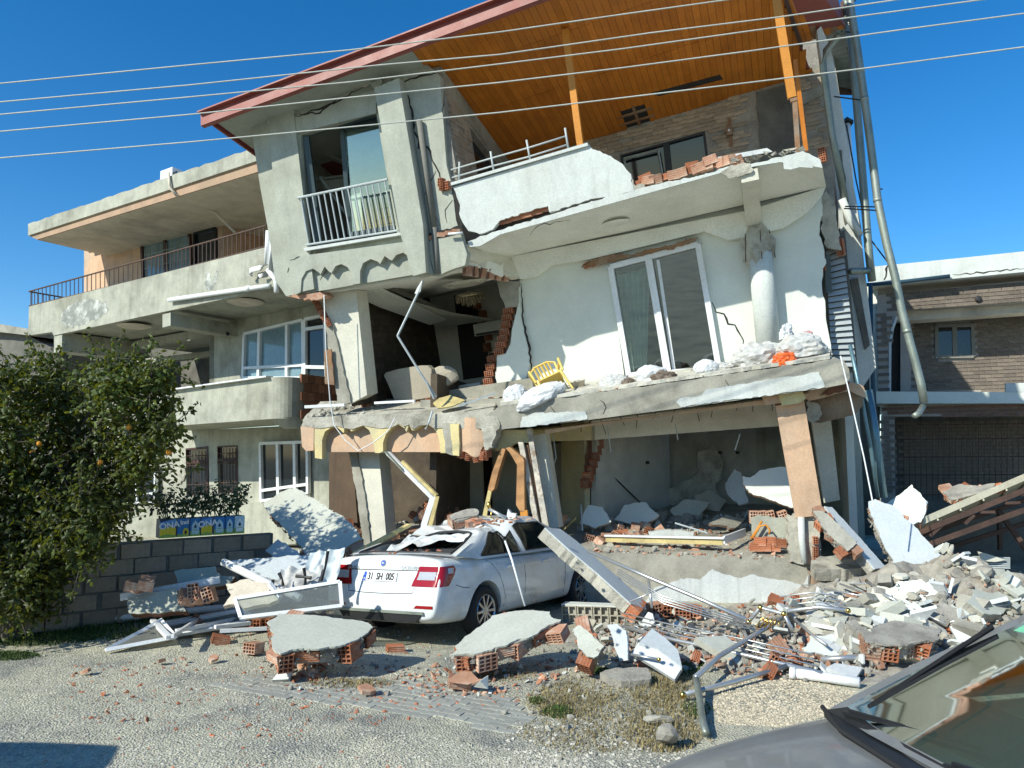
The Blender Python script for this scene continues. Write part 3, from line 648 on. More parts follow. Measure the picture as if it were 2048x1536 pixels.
for ti, (x0, x1, ds, tx, lab) in enumerate(tins):
    z = 1.06; f = ((x0 + x1) / 2 - 170) / 378; c0 = gz(x0, 1088 - 24 * (x0 - 170) / 378, 1.05); c1 = gz(x1, 1088 - 24 * (x1 - 170) / 378, 1.05)
    w = (c1 - c0).length * 0.9; h = 0.25; u = (c0 + c1 - 2 * BF.O).dot(BF.U) / 2
    T = thing('tin_planter', lab, 'planter', BF.pt(u, z, -.1), 'planted oil tins on the block wall'); n0 = -0.0
    g = G(); g.box(frM(BF, BF.pt(u, z + h / 2, -.11)), w, h, .2); g.build('tin', tinm['tin_blue' if ds in ('blue', 'arch') else 'tin_navy' if ds == 'sun' else 'tin_pale' if ds == 'pale' else 'tin_blue'], T)
    fr = lambda a, b, n=-.006: BF.pt(u + a * w, z + b * h, n)
    def pl(name, pts, m, n=-.006): G().prism([fr(a, b, n) for a, b in pts], BF.N * -.003).build(name, m, T)
    if ds in ('sun', 'yel'):
        pl('printed_panel', [(-.5, .03), (.5, .03), (.5, .52), (.1, .6), (-.2, .5), (-.5, .58)], tinm['tin_yellow'])
        pl('printed_panel', [(-.5, .0), (.5, .0), (.5, .12), (0, .2), (-.5, .12)], tinm['tin_green'], -.002)
        sw = mat('swoosh', (0.10, 0.30, 0.62), rough=.4, var=.05, bump=0) if 'swoosh' not in MATS else MATS['swoosh']
        pl('printed_panel', [(-.5, .85), (.1, .95), (.5, 1.0), (.5, .62), (0, .6), (-.5, .55)], sw, -.004)
    elif ds == 'blue':
        pts = [(.22 + .26 * math.cos(i * .524) , .25 + .24 * math.sin(i * .524)) for i in range(12)]; pl('printed_flower', pts, tinm['tin_yellow'])
        pts = [(.22 + .12 * math.cos(i * .524) , .25 + .11 * math.sin(i * .524)) for i in range(12)]; pl('printed_flower', pts, rust, -.002)
        pl('printed_panel', [(-.5, .0), (.5, .0), (.5, .1), (-.5, .18)], tinm['tin_green'], -.004)
    else:
        pl('printed_panel', [(-.5, .0), (.5, .0), (.5, .3), (-.5, .3)], tinm['tin_green'])
        pl('printed_arch', [(-.36, .12), (.36, .12), (.36, .55), (.28, .7), (.12, .8), (0, .88), (-.12, .8), (-.28, .7), (-.36, .55)], tinm['tin_pale'] if ds == 'arch' else tinm['tin_white'], -.003)
        pl('printed_emblem', [(-.14, .52), (0, .68), (.14, .52), (.08, .44), (-.08, .44)], tinm['tin_navy'], -.0005)
        pl('printed_line', [(-.22, .33), (.22, .33), (.22, .37), (-.22, .37)], tinm['tin_green'], -.0005)
    if tx:
        me = text_mesh(tx, 0.115 if tx == 'ONA' else 0.08, .002, tinm['tin_white'], bold=.003); M = frM(BF, fr(0.08, .66 if tx == 'ONA' else .8, .003)) @ Matrix.Rotation(.12, 4, 'Z'); inst('lettering', me, M, T)
    G().box(frM(BF, BF.pt(u, z + h - .008, -.11)), w * .94, .02, .18).build('soil', soil, T)
    # shrub growing in the tin
    hh = rr.uniform(.28, .45) * (1.2 if ti in (1, 5) else 1); g = G(); gs = G()
    for s in range(6):
        top = BF.pt(u + rr.uniform(-.22, .22), z + h + hh * rr.uniform(.6, 1.15), -.11 + rr.uniform(-.12, .15)); gs.tube([BF.pt(u + rr.uniform(-.04, .04), z + h, -.11), top], [.007, .003], 5)
        for q in range(26):
            p = BF.pt(u, z + h, -.11).lerp(top, rr.uniform(.25, 1.05)) + Vector((rr.uniform(-.1, .1), rr.uniform(-.1, .1), rr.uniform(-.06, .08))); add_leaf(g, p, Vector((rr.uniform(-1, 1), rr.uniform(-1, .4), rr.uniform(0, 1))).normalized(), rr.uniform(.05, .085), rr)
    pt_ = thing('potted_plant', ['bushy dark leaved plant', 'tall leafy plant', 'dark leaved plant', 'dense leafy plant', 'spreading leafy plant', 'tall dark plant', 'upright leafy plant'][ti] + ' growing in the ' + ['leftmost ONA tin', 'sky blue sunflower tin', 'left arch printed tin', 'yellow ONA tin', 'arch printed tin right of the yellow one', 'narrowest arch printed tin', 'palest blue tin'][ti], 'plant', BF.pt(u, z + h, -.11), 'plants in the oil tins')
    g.build('foliage', leaf_m, pt_); gs.build('stem', stem_m, pt_)

# ================================================================== CITRUS TREE
citrus_m = mat('citrus_leaves', (0.058, 0.082, 0.013), rough=0.5, var=0.3, bump=0, spec=0.45, scale=1.2); attr_tint(citrus_m, 0.6)
t = citrus_m.node_tree; b = t.nodes['Principled BSDF']; b.inputs['Subsurface Weight'].default_value = 0.0
tl_ = t.nodes.new('ShaderNodeBsdfTranslucent'); tl_.inputs[0].default_value = (0.25, 0.27, 0.02, 1); mx = t.nodes.new('ShaderNodeMixShader'); mx.inputs[0].default_value = 0.3
t.links.new(b.outputs[0], mx.inputs[1]); t.links.new(tl_.outputs[0], mx.inputs[2]); t.links.new(mx.outputs[0], t.nodes['Material Output'].inputs[0])
bark = mat('bark', (0.12, 0.10, 0.075), var=0.3, scale=6, bump=0.8, bscale=25)
def citrus():
    rr = random.Random(21); base = gz(150, 1160, 0.0); base = Vector((-6.05, 9.3, 0)); T = thing('citrus_tree', 'large dark green citrus tree with a few orange fruits, at the left edge', 'tree', base)
    g = G(); crown = G(); ys = base.y - .1
    g.tube([base, base + Vector((.05, 0, .5)), base + Vector((-.05, -.1, 1.1)), base + Vector((.1, -.1, 1.7))], [.11, .095, .085, .06], 9)
    clumps = []
    spots = [(225,785,0.36),(300,768,0.34),(265,735,0.24),(130,790,0.42),(60,775,0.38),(20,830,0.5),(120,870,0.6),(215,860,0.55),(292,845,0.38),(318,872,0.27),(255,935,0.48),(150,970,0.62),(50,950,0.62),(-30,890,0.55),(-60,990,0.65),(60,1040,0.55),(165,1040,0.5),(225,1000,0.34),(282,912,0.34),(30,1100,0.45),(-60,1100,0.55),(325,822,0.2),(205,742,0.2),(20,755,0.26),(120,1085,0.36),(205,1045,0.25),(335,742,0.1),(95,745,0.18),(110,1130,0.36),(20,1180,0.45),(170,1100,0.25),(-60,1200,0.45),(75,1205,0.3)] + [(-150 - 70 * (i % 3), 780 + 62 * i, .55) for i in range(6)] + [(-330, 800 + 120 * i, .65) for i in range(3)]
    for (x, y, r) in spots:
        c = at(x, y, ys + rr.uniform(-.75, .7) * (1.0 if r > .35 else .6)); clumps.append((c, r))
        g.tube([base + Vector((rr.uniform(-.06, .06), -.1, rr.uniform(.9, 1.6))), (base + Vector((0, .1, 1.4))).lerp(c, .5) + Vector((0, .25, .1)), c + Vector((0, .2, 0))], [.028, .016, .006], 6)
        tone = rr.uniform(-.3, .25) + (.15 if y < 800 else -.1); lf0 = len(crown.t); n = int(430 * r ** 1.6 / .4 ** 1.6)  # upper clumps painted lighter, lower ones darker, as daylight falls
        for _ in range(n):
            d = Vector((rr.gauss(0, 1), rr.gauss(0, 1), rr.gauss(0, 1))).normalized(); q = rr.random() ** .45 * rr.uniform(.8, 1.15)
            p = c + d * r * q * (1 + .5 * noise.noise(d * 2.3 + c)); nrm = (d * .6 + Vector((rr.uniform(-.7, .7), rr.uniform(-.7, .7), rr.uniform(0, 1)))).normalized(); add_leaf(crown, p, nrm, rr.uniform(.06, .125), rr)
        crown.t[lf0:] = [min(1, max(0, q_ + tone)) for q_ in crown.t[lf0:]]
        for _ in range(int(16 * r / .4)):      # twigs that stick out of the outline
            d = Vector((rr.gauss(0, 1), rr.gauss(0, 1), rr.gauss(.5, 1))).normalized(); e = c + d * (r * .9 + rr.uniform(.1, .38)); g.tube([c + d * r * .6, e], [.006, .002], 4)
            for k in range(13): add_leaf(crown, (c + d * r * .7).lerp(e, rr.uniform(.1, 1.05)) + Vector((rr.uniform(-.03, .03),) * 3), Vector((rr.uniform(-1, 1), rr.uniform(-1, 1), rr.uniform(-.2, 1))).normalized(), rr.uniform(.05, .1), rr)
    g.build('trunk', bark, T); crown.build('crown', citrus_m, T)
    of = mat('orange_peel', (0.62, 0.25, 0.02), rough=.45, var=.1, bump=.1)
    for (x, y) in ((78, 868), (66, 884), (338, 885), (258, 834), (200, 905)):
        G().lathe([(0, -.034), (.024, -.024), (.034, 0), (.024, .024), (0, .034)], Matrix.Translation(at(x, y + 20, ys - .5)), 10).build('orange', of, T, smooth=True)
citrus()
def ivy():
    rr = random.Random(8); T = thing('ivy', 'dark trailing plant hanging over the shaded wall at the far left', 'plant', gz(60, 1240)); g = G(); gs = G()
    for _ in range(46):
        a = BF.pt(rr.uniform(-2.2, -.1), rr.uniform(.7, 1.25), .1 + rr.uniform(0, .25)); e = a + Vector((rr.uniform(-.2, .2), -.1, -rr.uniform(.25, .95))); gs.tube([a, e], .005, 4)
        for k in range(26): add_leaf(g, a.lerp(e, rr.random()) + Vector((rr.uniform(-.07, .07), rr.uniform(-.08, .04), 0)), Vector((rr.uniform(-1, 1), -1, rr.uniform(-.4, .6))).normalized(), rr.uniform(.04, .09), rr)
    g.build('foliage', leaf_m, T); gs.build('stem', bark, T)
ivy()
# ================================================================== COLLAPSED BUILDING
MB = Fr(CAM + ray(1300, 830) * 11.3, cam2w(4541, -678, -1500), cam2w(-.16, -1, -.032))
mb = thing('collapsed_building', 'leaning collapsed apartment house with orange wood terrace ceiling and torn open walls', 'building', (MB.O.x, MB.O.y + 2, 0))
mp = lambda name, pxs, n, th, m, **k: part(mb, name, MB, pxs, n, th, m, **k)
def quadplate(name, c, off, m, root=mb):
    g = G(); g.prism(c, off); return g.build(name, m, root)
# ------------------------------------------------------------------ roof
A1, A2, A3 = MB.px(425, 228, .6), MB.px(1085, -20, .6), MB.px(1540, 172, -3.4)
rn = (A2 - A1).cross(A3 - A1).normalized(); rn = rn if rn.z > 0 else -rn
def cp(x, y): return on_plane(x, y, A1, rn)
def cv(u, n):       # height of the ceiling plane over a (u, n) of the building
    p = MB.pt(u, 0, n); return (A1 - p).dot(rn) / MB.V.dot(rn)
FL = cp(414, 233); ra = (A2 - A1).normalized(); rb = (-MB.N - rn * (-MB.N).dot(rn)).normalized()
# express in (a, b) with rb not quite square to ra
def ab(p):
    d = p - FL; k = ra.dot(rb); da, db = d.dot(ra), d.dot(rb); den = 1 - k * k; return ((da - k * db) / den, (db - k * da) / den)
def rp(a, b, h=0): return FL + ra * a + rb * b + rn * h
r0, r1 = ab(cp(1572, 0)), ab(cp(1623, 152)); sl_ = (r1[0] - r0[0]) / (r1[1] - r0[1])
ridge = lambda b: r0[0] + sl_ * (b - r0[1])
BK = 4.35
g = G(); g.prism([rp(0, 0, .03), rp(ridge(0), 0, .03), rp(ridge(9), 9, .03), rp(0.0, 9, .03)], rn * .12); g.build('roof_panel', red_metal, mb)
a_s = ab(cp(829, 107))[0]
g = G(); g.prism([rp(.02, .04, 0), rp(a_s - .006, .04, 0), rp(a_s - .006, 2.2, 0), rp(.02, 2.2, 0)], rn * .028); g.build('soffit_board', mat('soffit_grey', (0.36, 0.38, 0.33), var=.12, bump=.08), mb)
woods = [mat('orange_wood_%s' % w, c, rough=0.45, dirt=d, damt=.3, dscale=1.2, var=.14, bump=.05, objvar=.09) for w, c, d in (('amber', (0.50, 0.165, 0.016), (0.38, .11, .010)), ('honey', (0.53, 0.18, 0.02), (0.42, .125, .012)))]
bw_ = 0.112; k = 0; a = a_s
cuts_ = [0.04, 0.98, 2.25, BK]
gap_c = [ab(cp(x, y)) for x, y in ((1237, 224), (1285, 212), (1308, 243), (1262, 262))]; ga0, ga1 = min(p[0] for p in gap_c) + .05, max(p[0] for p in gap_c) - .05; gb0, gb1 = min(p[1] for p in gap_c), max(p[1] for p in gap_c)
while a < ridge(BK) - .02:
    for i in range(3):
        b0, b1 = cuts_[i] + .002, cuts_[i + 1] - .006
        e = a + bw_ - .005; b0 = max(b0, r0[1] + (a + bw_ / 2 - r0[0]) / sl_)
        spans = [(b0, b1)]
        if i == 2 and ga0 < a + bw_ / 2 < ga1: spans = [(b0, gb0), (gb1, b1)]
        for s0, s1 in spans:
            if s1 - s0 < .03: continue
            h = rnd.uniform(-.003, .003)
            G().prism([rp(a, s0, h), rp(e, s0, h), rp(e, s1, h), rp(a, s1, h)], rn * .018).build('ceiling_board', woods[k % 2], mb)
    a += bw_; k += 1
# battens seen through the gap, and the slit further right
gg = G()
for f in (.25, .6): gg.bar(rp(ga0 - .1, gb0 + (gb1 - gb0) * f, .0), rp(ga1 + .1, gb0 + (gb1 - gb0) * f, .0), .05, .03)
gg.bar(rp((ga0 + ga1) / 2, gb0 - .05, .015), rp((ga0 + ga1) / 2, gb1 + .05, .015), .05, .03); gg.build('batten', wood_brown, mb)
quadplate('ceiling_void_shade', [rp(ga0 - .2, gb0 - .2, .024), rp(ga1 + .2, gb0 - .2, .024), rp(ga1 + .2, gb1 + .2, .024), rp(ga0 - .2, gb1 + .2, .024)], rn * .003, crackm)  # black plate above the boards in place of the roof void's shade
q = [cp(1300, 186), cp(1440, 149), cp(1446, 158), cp(1318, 192)]; quadplate('ceiling_slit_shade', [p - rn * .006 for p in q], rn * .004, crackm)  # dark plate under the boards in place of a slit's shade
# red sheet-metal verge along the front
g = G(); f0, f1 = rp(-.1, -.02, -.13), rp(ridge(0) + .1, -.02, -.13)
g.bar(f0 + rn * .075, f1 + rn * .075, .03, .21, rn); g.bar(f0 + rn * .185 - rb * .03, f1 + rn * .185 - rb * .03, .14, .025, rn); g.bar(f0 - rn * .025 + rb * .03, f1 - rn * .025 + rb * .03, .07, .02, rn)
g.build('verge_flashing', red_metal, mb)
g = G(); g.bar(rp(-.05, .0, .03), rp(-.05, 9.0, .03), .03, .15, rn); g.build('verge_flashing', red_metal, mb)
g = G()
for k in range(1, 11): g.box(frM(MB, rp(k * .62, -.02, .075)), .03, .03, .02)
g.build('flashing_screw', rust, mb)
# the other slope of the roof, beyond the ridge, and the corrugated eave
e0, e1 = on_plane(1664, -30, MB.px(1664, 0, -2.0), MB.N), on_plane(1688, 58, MB.px(1688, 58, -2.6), MB.N)
rg0, rg1 = rp(ridge(-.2), -.2), rp(ridge(3.2), 3.2)
E0 = e0 + (e0 - e1) * 1.6
n_b = 7
for i in range(n_b):
    f0_, f1_ = i / n_b + .004, (i + 1) / n_b - .004
    G().prism([rg0.lerp(E0, f0_), rg0.lerp(E0, f1_), rg1.lerp(e1, f1_), rg1.lerp(e1, f0_)], rn * .02).build('gable_board', wood_brown if i % 3 == 2 else MATS['orange_wood_amber'], mb)
quadplate('roof_panel', [p + rn * .03 for p in (rg0, E0 + (E0 - rg0) * .03, e1 + (e1 - rg1) * .05, rg1)], rn * .1, red_metal)
g = G(); g.bar(rg0 - rn * .03, rg1 - rn * .03, .05, .06); g.build('ridge_batten', rust, mb)
g = G(); c = [MB.px(1634, 62, -2.9), MB.px(1692, 32, -2.6), MB.px(1712, 186, -4.2), MB.px(1676, 178, -4.2)]
for i in range(16):
    f0_, f1_ = i / 16, (i + .62) / 16; d = MB.V * (-.02 if i % 2 else 0)
    g.prism([c[0].lerp(c[3], i / 16), c[1].lerp(c[2], i / 16), c[1].lerp(c[2], (i + .55) / 16) - MB.V * .03, c[0].lerp(c[3], (i + .55) / 16) - MB.V * .03], MB.V * .012)
    g.prism([c[0].lerp(c[3], (i + .55) / 16) - MB.V * .03, c[1].lerp(c[2], (i + .55) / 16) - MB.V * .03, c[1].lerp(c[2], (i + 1) / 16), c[0].lerp(c[3], (i + 1) / 16)], MB.V * .012)
g.build('corrugated_eave', grey_metal, mb)
g = G(); g.bar(MB.px(1684, 10, -2.6), MB.px(1714, 186, -4.2), .05, .2); g.bar(MB.px(1674, 182, -4.15), MB.px(1714, 183, -4.15), .06, .12); g.build('eave_flashing', rust, mb)
g = G(); g.box(frM(MB, MB.px(1676, 30, -2.5)), .12, .16, .2); g.build('gutter_end', red_metal, mb)
# ------------------------------------------------------------------ terrace storey
NW = -3.4
tw = [(1000, 296), (1170, 272), (1540, 172), (1590, 158), (1585, 20), (1640, 0), (1660, 60), (1700, 330), (1725, 470), (1000, 520)]
mp('terrace_wall', tw, NW, .25, mortar, holes=[[(1240, 310), (1410, 262), (1422, 360), (1246, 405)]])
# stone cladding, piece by piece
def cladding():
    ms = []
    for L in (.2, .28, .36):
        g = G(); g.box(Matrix(), L, .066, .03); ms.append((L, g.mesh('cladding_stone', stone_clad)))
    u0, v0 = MB.uv(1060, 300, NW); vt = MB.uv(1640, 60, NW)[1]; ue = MB.uv(1668, 300, NW)[0]
    hole = [MB.uv(*p, NW) for p in ((1236, 306), (1414, 258), (1424, 360), (1240, 405))]; hu0, hu1 = min(p[0] for p in hole), max(p[0] for p in hole); hv1 = MB.uv(1325, 284, NW)[1]
    pu0, pu1 = MB.uv(1508, 260, NW)[0], MB.uv(1592, 240, NW)[0]
    vb = MB.uv(1500, 345, NW)[1] - .1; n = 0; v = vb; r = 0
    while v < vt:
        u = u0 - rnd.uniform(0, .3)
        while u < ue:
            L, me = ms[rnd.randrange(3)]; c = u + L / 2; u += L + .006
            if c + L / 2 > ue: continue
            if v > cv(c, NW) - .02: continue
            if hu0 - .0 < c + L / 2 and c - L / 2 < hu1 and v < hv1 + .02: continue
            if pu0 < c + L / 2 and c - L / 2 < pu1: continue
            if rnd.random() < .05 or n > 290: continue
            n += 1; inst('cladding_stone', me, frM(MB, MB.pt(c, v, NW + rnd.uniform(.008, .022))), mb)
        v += .071
cladding()
mp('bare_column', [(1512, 184), (1588, 164), (1604, 330), (1524, 345)], NW + .05, .1, dark_conc, ja=.02)
mp('bare_lintel', [(1590, 190), (1648, 168), (1652, 186), (1594, 215)], NW + .055, .1, concrete)
window(mb, MB, [(1240, 310), (1410, 263), (1422, 358), (1246, 404)], NW - .05, .1, black, pane_dark, [.55], fw=.09, hs=[])
g = G(); g.bar(MB.px(1247, 318, NW + .06), MB.px(1318, 300, NW + .06), .03, .05); g.bar(MB.px(1316, 300, NW + .06), MB.px(1326, 356, NW + .06), .03, .05); g.build('shutter_rail', grey_metal, mb)
g = G(); c = MB.px(1458, 262, NW + .12); g.box(frM(MB, c), .1, .16, .1); g.prism([MB.px(1455, 236, NW + .06), MB.px(1462, 236, NW + .06), MB.px(1466, 292, NW + .06), MB.px(1459, 294, NW + .06)], MB.N * -.04); g.box(frM(MB, c) @ Matrix.Rotation(.785, 4, 'Z'), .11, .11, .09); lampo = g.build('wall_lantern', wood_brown, mb)
G().lathe([(0, -.03), (.03, 0), (0, .03)], Matrix.Translation(c + MB.N * .06), 8).build('bulb', pvc, lampo, True)
# side wall of the bay, facing the terrace
us = MB.uv(880, 150, -.06)[0]
vs0 = MB.uv(905, 372, 0)[1] - .25
def sw(n, v): return MB.pt(us, v, n)
def swtop(n): return cv(us, n) - .02
outer = [sw(-.10, vs0), sw(-.10, swtop(-.1)), sw(NW, swtop(NW)), sw(NW, vs0)]
hole = [sw(-1.15, vs0 + .02), sw(-1.15, swtop(-1.15) - .42), sw(-3.2, swtop(-3.2) - .42), sw(-3.2, vs0 + .02)]
g = G(); g.prism(outer, MB.U * -.2, [hole]); g.build('bay_side_wall', mortar, mb)
gg = G(); v = vs0
while v < 6:
    n = -.12 - rnd.uniform(0, .1)
    while n > NW:
        L = rnd.choice((.2, .28, .36)); c = n - L / 2; n -= L + .006
        if v > swtop(c - L / 2) - .33 or (c - L / 2 < -1.1 and c + L / 2 > -3.3): continue
        if rnd.random() < .04: continue
        gg.box(frM(MB, sw(c, v) + MB.U * rnd.uniform(.003, .015)), .03, .066, L)
    v += .071
o = gg.build('cladding', stone_clad, mb); o['kind'] = 'stuff'
g = G(); q = [sw(-.12, swtop(-.12) - .36), sw(-.12, swtop(-.12)), sw(NW, swtop(NW)), sw(NW, swtop(NW) - .36)]; g.prism([p + MB.U * .02 for p in q], MB.U * -.1); g.build('tie_beam', concrete, mb)
quadplate('door_shutter', [sw(-1.15, vs0) - MB.U * .12, sw(-1.15, swtop(-1.15) - .4) - MB.U * .12, sw(-3.2, swtop(-3.2) - .4) - MB.U * .12, sw(-3.2, vs0) - MB.U * .12], MB.U * -.02, pane_dark)
# ------------------------------------------------------------------ front bay, upper storey
bay = [(503, 258), (528, 232), (590, 208), (700, 168), (760, 146), (838, 118), (868, 140), (880, 152), (893, 330), (904, 372), (912, 440), (919, 462), (934, 510), (930, 530), (868, 552), (852, 545), (604, 588), (572, 592), (550, 560), (538, 470), (520, 372)]
hole = [(601, 270), (752, 224), (794, 466), (612, 496)]
pts = P(MB, bay, 0); g = G(); g.prism(pts, MB.N * -.16, [P(MB, hole, 0)])
g.build('bay_wall', grey_render, mb)
part(mb, 'pilaster', MB, [(532, 228), (585, 206), (628, 578), (592, 586), (560, 470)], .07, .07, grey_render, label='left grey pilaster of the leaning front bay')
part(mb, 'pilaster', MB, [(748, 176), (797, 156), (846, 450), (852, 545), (826, 552), (800, 466)], .26, .26, grey_render, label='right grey pilaster of the leaning front bay')
g = G(); g.tube([MB.px(838, 240, .06), MB.px(868, 455, .06)], .05, 8); g.tube([MB.px(868, 455, .06), MB.px(876, 548, .06)], .05, 8); g.build('downpipe', mat('pipe_shade_grey', (.17, .17, .15), rough=.7, var=.1), mb, True)  # the pipe's dark grey also stands in for the pilaster's shaded side
mp('top_beam', [(586, 268), (586, 232), (752, 178), (752, 226)], .05, .05, grey_render)
# broken plaster under the roof
for q in ([(692, 172), (700, 160), (738, 146), (770, 136), (768, 152), (742, 162), (735, 172), (712, 176)], [(735, 150), (765, 140), (770, 150), (760, 160), (748, 158)]):
    mp('broken_plaster', q, .072, .02, rough_conc, ja=.02, js=.07)
mp('loose_plaster', [(738, 166), (762, 158), (764, 168), (752, 178), (744, 174)], .12, .03, grey_render, ja=.015, js=.06)
def crack(pxs, w=.035, n=.004): return ribbon(mb, 'crack', MB, pxs, w, n, crackm)
crack([(583, 236), (660, 208), (740, 168)], .03, .055); crack([(598, 228), (640, 226), (674, 196)], .03, .055); crack([(782, 160), (805, 166), (850, 150), (872, 146)], .035); crack([(800, 166), (803, 186), (815, 190), (826, 240), (826, 262), (838, 285), (836, 296), (855, 294), (870, 330), (880, 355), (886, 366)], .04)
crack([(872, 342), (855, 375), (846, 400)], .02); crack([(580, 520), (640, 505), (700, 506), (760, 500), (812, 494)], .03, .075); crack([(796, 452), (812, 440), (830, 436)], .02, .205); crack([(600, 512), (585, 520), (575, 545)], .025); crack([(905, 376), (915, 410), (914, 430), (922, 445), (920, 462)], .07)
crack([(870, 505), (890, 515), (905, 530), (908, 522), (925, 512)], .025); crack([(880, 492), (900, 498), (915, 500)], .02); crack([(505, 250), (515, 243), (535, 238)], .03)
for c_ in ([(640, 560), (655, 540), (662, 515)], [(860, 400), (868, 430), (880, 452)], [(822, 300), (812, 330), (818, 350)], [(890, 180), (884, 220), (889, 250)], [(562, 300), (556, 340), (566, 380)], [(905, 400), (890, 420), (894, 446)]): crack(c_, .012, .205 if c_[0][0] == 822 else .004)
for c_ in ([(1060, 470), (1080, 450), (1140, 440)], [(1200, 800), (1212, 815), (1206, 828)], [(1450, 760), (1460, 775), (1454, 790)], [(1100, 812), (1110, 825), (1104, 842)]): ribbon(mb, 'crack', MB, c_, .014, .004, crackm)
# balcony of the bay
mp('balcony_sill', [(607, 496), (800, 465), (801, 470), (610, 502)], .12, .2, white_paint)
railing(mb, 'balcony_railing', rail_paint, P(MB, [(596, 396), (775, 359)], .09), P(MB, [(612, 490), (796, 461)], .09), 15, .014, .024, 'railing_bar')
# room behind
def roomplate(name, c, off, m): return quadplate(name, c, off, m)
def mpt(x, y, n): return MB.px(x, y, n)
uL, uR = MB.uv(598, 380, -.2)[0] - .3, MB.uv(795, 400, -.2)[0] + .6; vT, vB = MB.uv(690, 200, -.2)[1] + .1, MB.uv(700, 500, -.2)[1] - .05
quadplate('room_wall', [MB.pt(uL, vB, -3), MB.pt(uR, vB, -3), MB.pt(uR, vT, -3), MB.pt(uL, vT, -3)], MB.N * -.1, room_beige)
quadplate('room_wall', [MB.pt(uL, vB, -.16), MB.pt(uL, vT, -.16), MB.pt(uL, vT, -3), MB.pt(uL, vB, -3)], MB.U * -.1, grey_render)
quadplate('room_wall', [MB.pt(uR, vB, -.16), MB.pt(uR, vT, -.16), MB.pt(uR, vT, -3), MB.pt(uR, vB, -3)], MB.U * .1, room_beige)
quadplate('room_ceiling', [MB.pt(uL, vT, -.16), MB.pt(uR, vT, -.16), MB.pt(uR, vT, -3), MB.pt(uL, vT, -3)], MB.V * .1, room_beige)
quadplate('room_floor', [MB.pt(uL, vB, -.16), MB.pt(uR, vB, -.16), MB.pt(uR, vB, -3), MB.pt(uL, vB, -3)], MB.V * -.15, concrete)
g = G(); g.bar(mpt(612, 268, -.12), mpt(640, 494, -.12), .1, .1); g.bar(mpt(604, 268, -.12), mpt(755, 224, -.12), .1, .1); dfr = g.build('door_frame', pvc_dark, mb)
g = G(); g.bar(mpt(684, 255, -.3), mpt(700, 470, -.3), .07, .06); g.bar(mpt(684, 258, -.3), mpt(756, 236, -.3), .06, .07); g.bar(mpt(700, 470, -.3), mpt(790, 455, -.3), .06, .08); lf = g.build('door_leaf', pvc_dark, mb)
quadplate('pane', [mpt(690, 260, -.32), mpt(756, 240, -.32), mpt(792, 455, -.32), mpt(702, 470, -.32)], MB.N * -.01, glass_clear, lf)
mp('curtain', [(694, 262), (770, 236), (800, 460), (705, 470)], -.55, .03, curtain)
g = G(); g.bar(mpt(628, 300, -1.2), mpt(700, 330, -1.6), .12, .05); g.bar(mpt(640, 355, -.8), mpt(700, 440, -.9), .1, .04); g.bar(mpt(630, 360, -.9), mpt(695, 352, -1.4), .1, .04); g.bar(mpt(650, 268, -1.0), mpt(630, 290, -1.0), .03, .03); g.build('fallen_batten', grey_render, mb)
mp('fallen_panel', [(626, 355), (690, 352), (698, 380), (640, 375)], -1.6, .05, room_white, ja=.03)
# ------------------------------------------------------------------ arcade band under the bay
arch1 = [(601, 584), (603, 558), (612, 542), (626, 537), (638, 545), (641, 549), (649, 533), (658, 543), (663, 546), (671, 532), (682, 528), (695, 534), (702, 546), (704, 569)]
arch2 = [(720, 567), (720, 542), (726, 526), (741, 518), (755, 523), (760, 528), (769, 512), (779, 519), (784, 521), (792, 510), (806, 505), (819, 514), (826, 528), (827, 551)]
def smooth(pts, k=1):
    return pts
band = [(572, 566), (600, 512), (850, 478), (866, 548), (827, 551)] + arch2[::-1][1:] + [(704, 569)] + arch1[::-1][1:] + [(590, 590)]
mp('arcade_band', band, .10, .12, grey_render)
mp('arcade_recess', [(585, 520), (860, 480), (862, 546), (592, 590)], -.09, .06, grey_render)
mp('bay_corner', [(852, 478), (919, 462), (934, 508), (930, 530), (870, 552)], .06, .16, grey_render, ja=.015, edges=[2, 3])
g = G()
for i, (x, y) in enumerate(((884, 470), (900, 466), (914, 462), (866, 474))):
    g.box(frM(MB, MB.px(x, y, .02)) @ R3(.1 * i, .1, -.18), .14, .07, .12)
g.build('exposed_brick', clay_dusty, mb); mp('broken_gap', [(856, 468), (919, 452), (922, 466), (858, 482)], .064, .01, crackm, ja=.015, js=.06)
g = G(); g.tube([mpt(897, 468, .14), mpt(925, 466, .14)], .022, 8); g.build('pipe_stub', pvc, mb, True)
for (x, y) in ((887, 366), (900, 372), (890, 374)): inst('brick', BRICK_S, frM(MB, MB.px(x, y, -.02)) @ R3(0, 1.2, -.2), mb)
# bay return towards the wall
quadplate('bay_return', jag([MB.px(935, 488, -.02), MB.px(1021, 512, -1.38), MB.px(1041, 557, -1.38), MB.px(1000, 548, -1.0), MB.px(960, 533, -.5), MB.px(934, 512, -.02)], .03, .12, MB.U, [2, 3, 4]), MB.U * -.16, cream)
for i in range(6):
    f = i / 5; p = MB.px(935 + 75 * f, 541 + 12 * f, -.2 - f); inst('brick', BRICK_D, frM(MB, p) @ R3(rnd.uniform(-.3, .3), rnd.uniform(1.2, 1.9), rnd.uniform(-.4, .1)) @ Matrix.Diagonal((.9, .9, .55, 1)), mb)
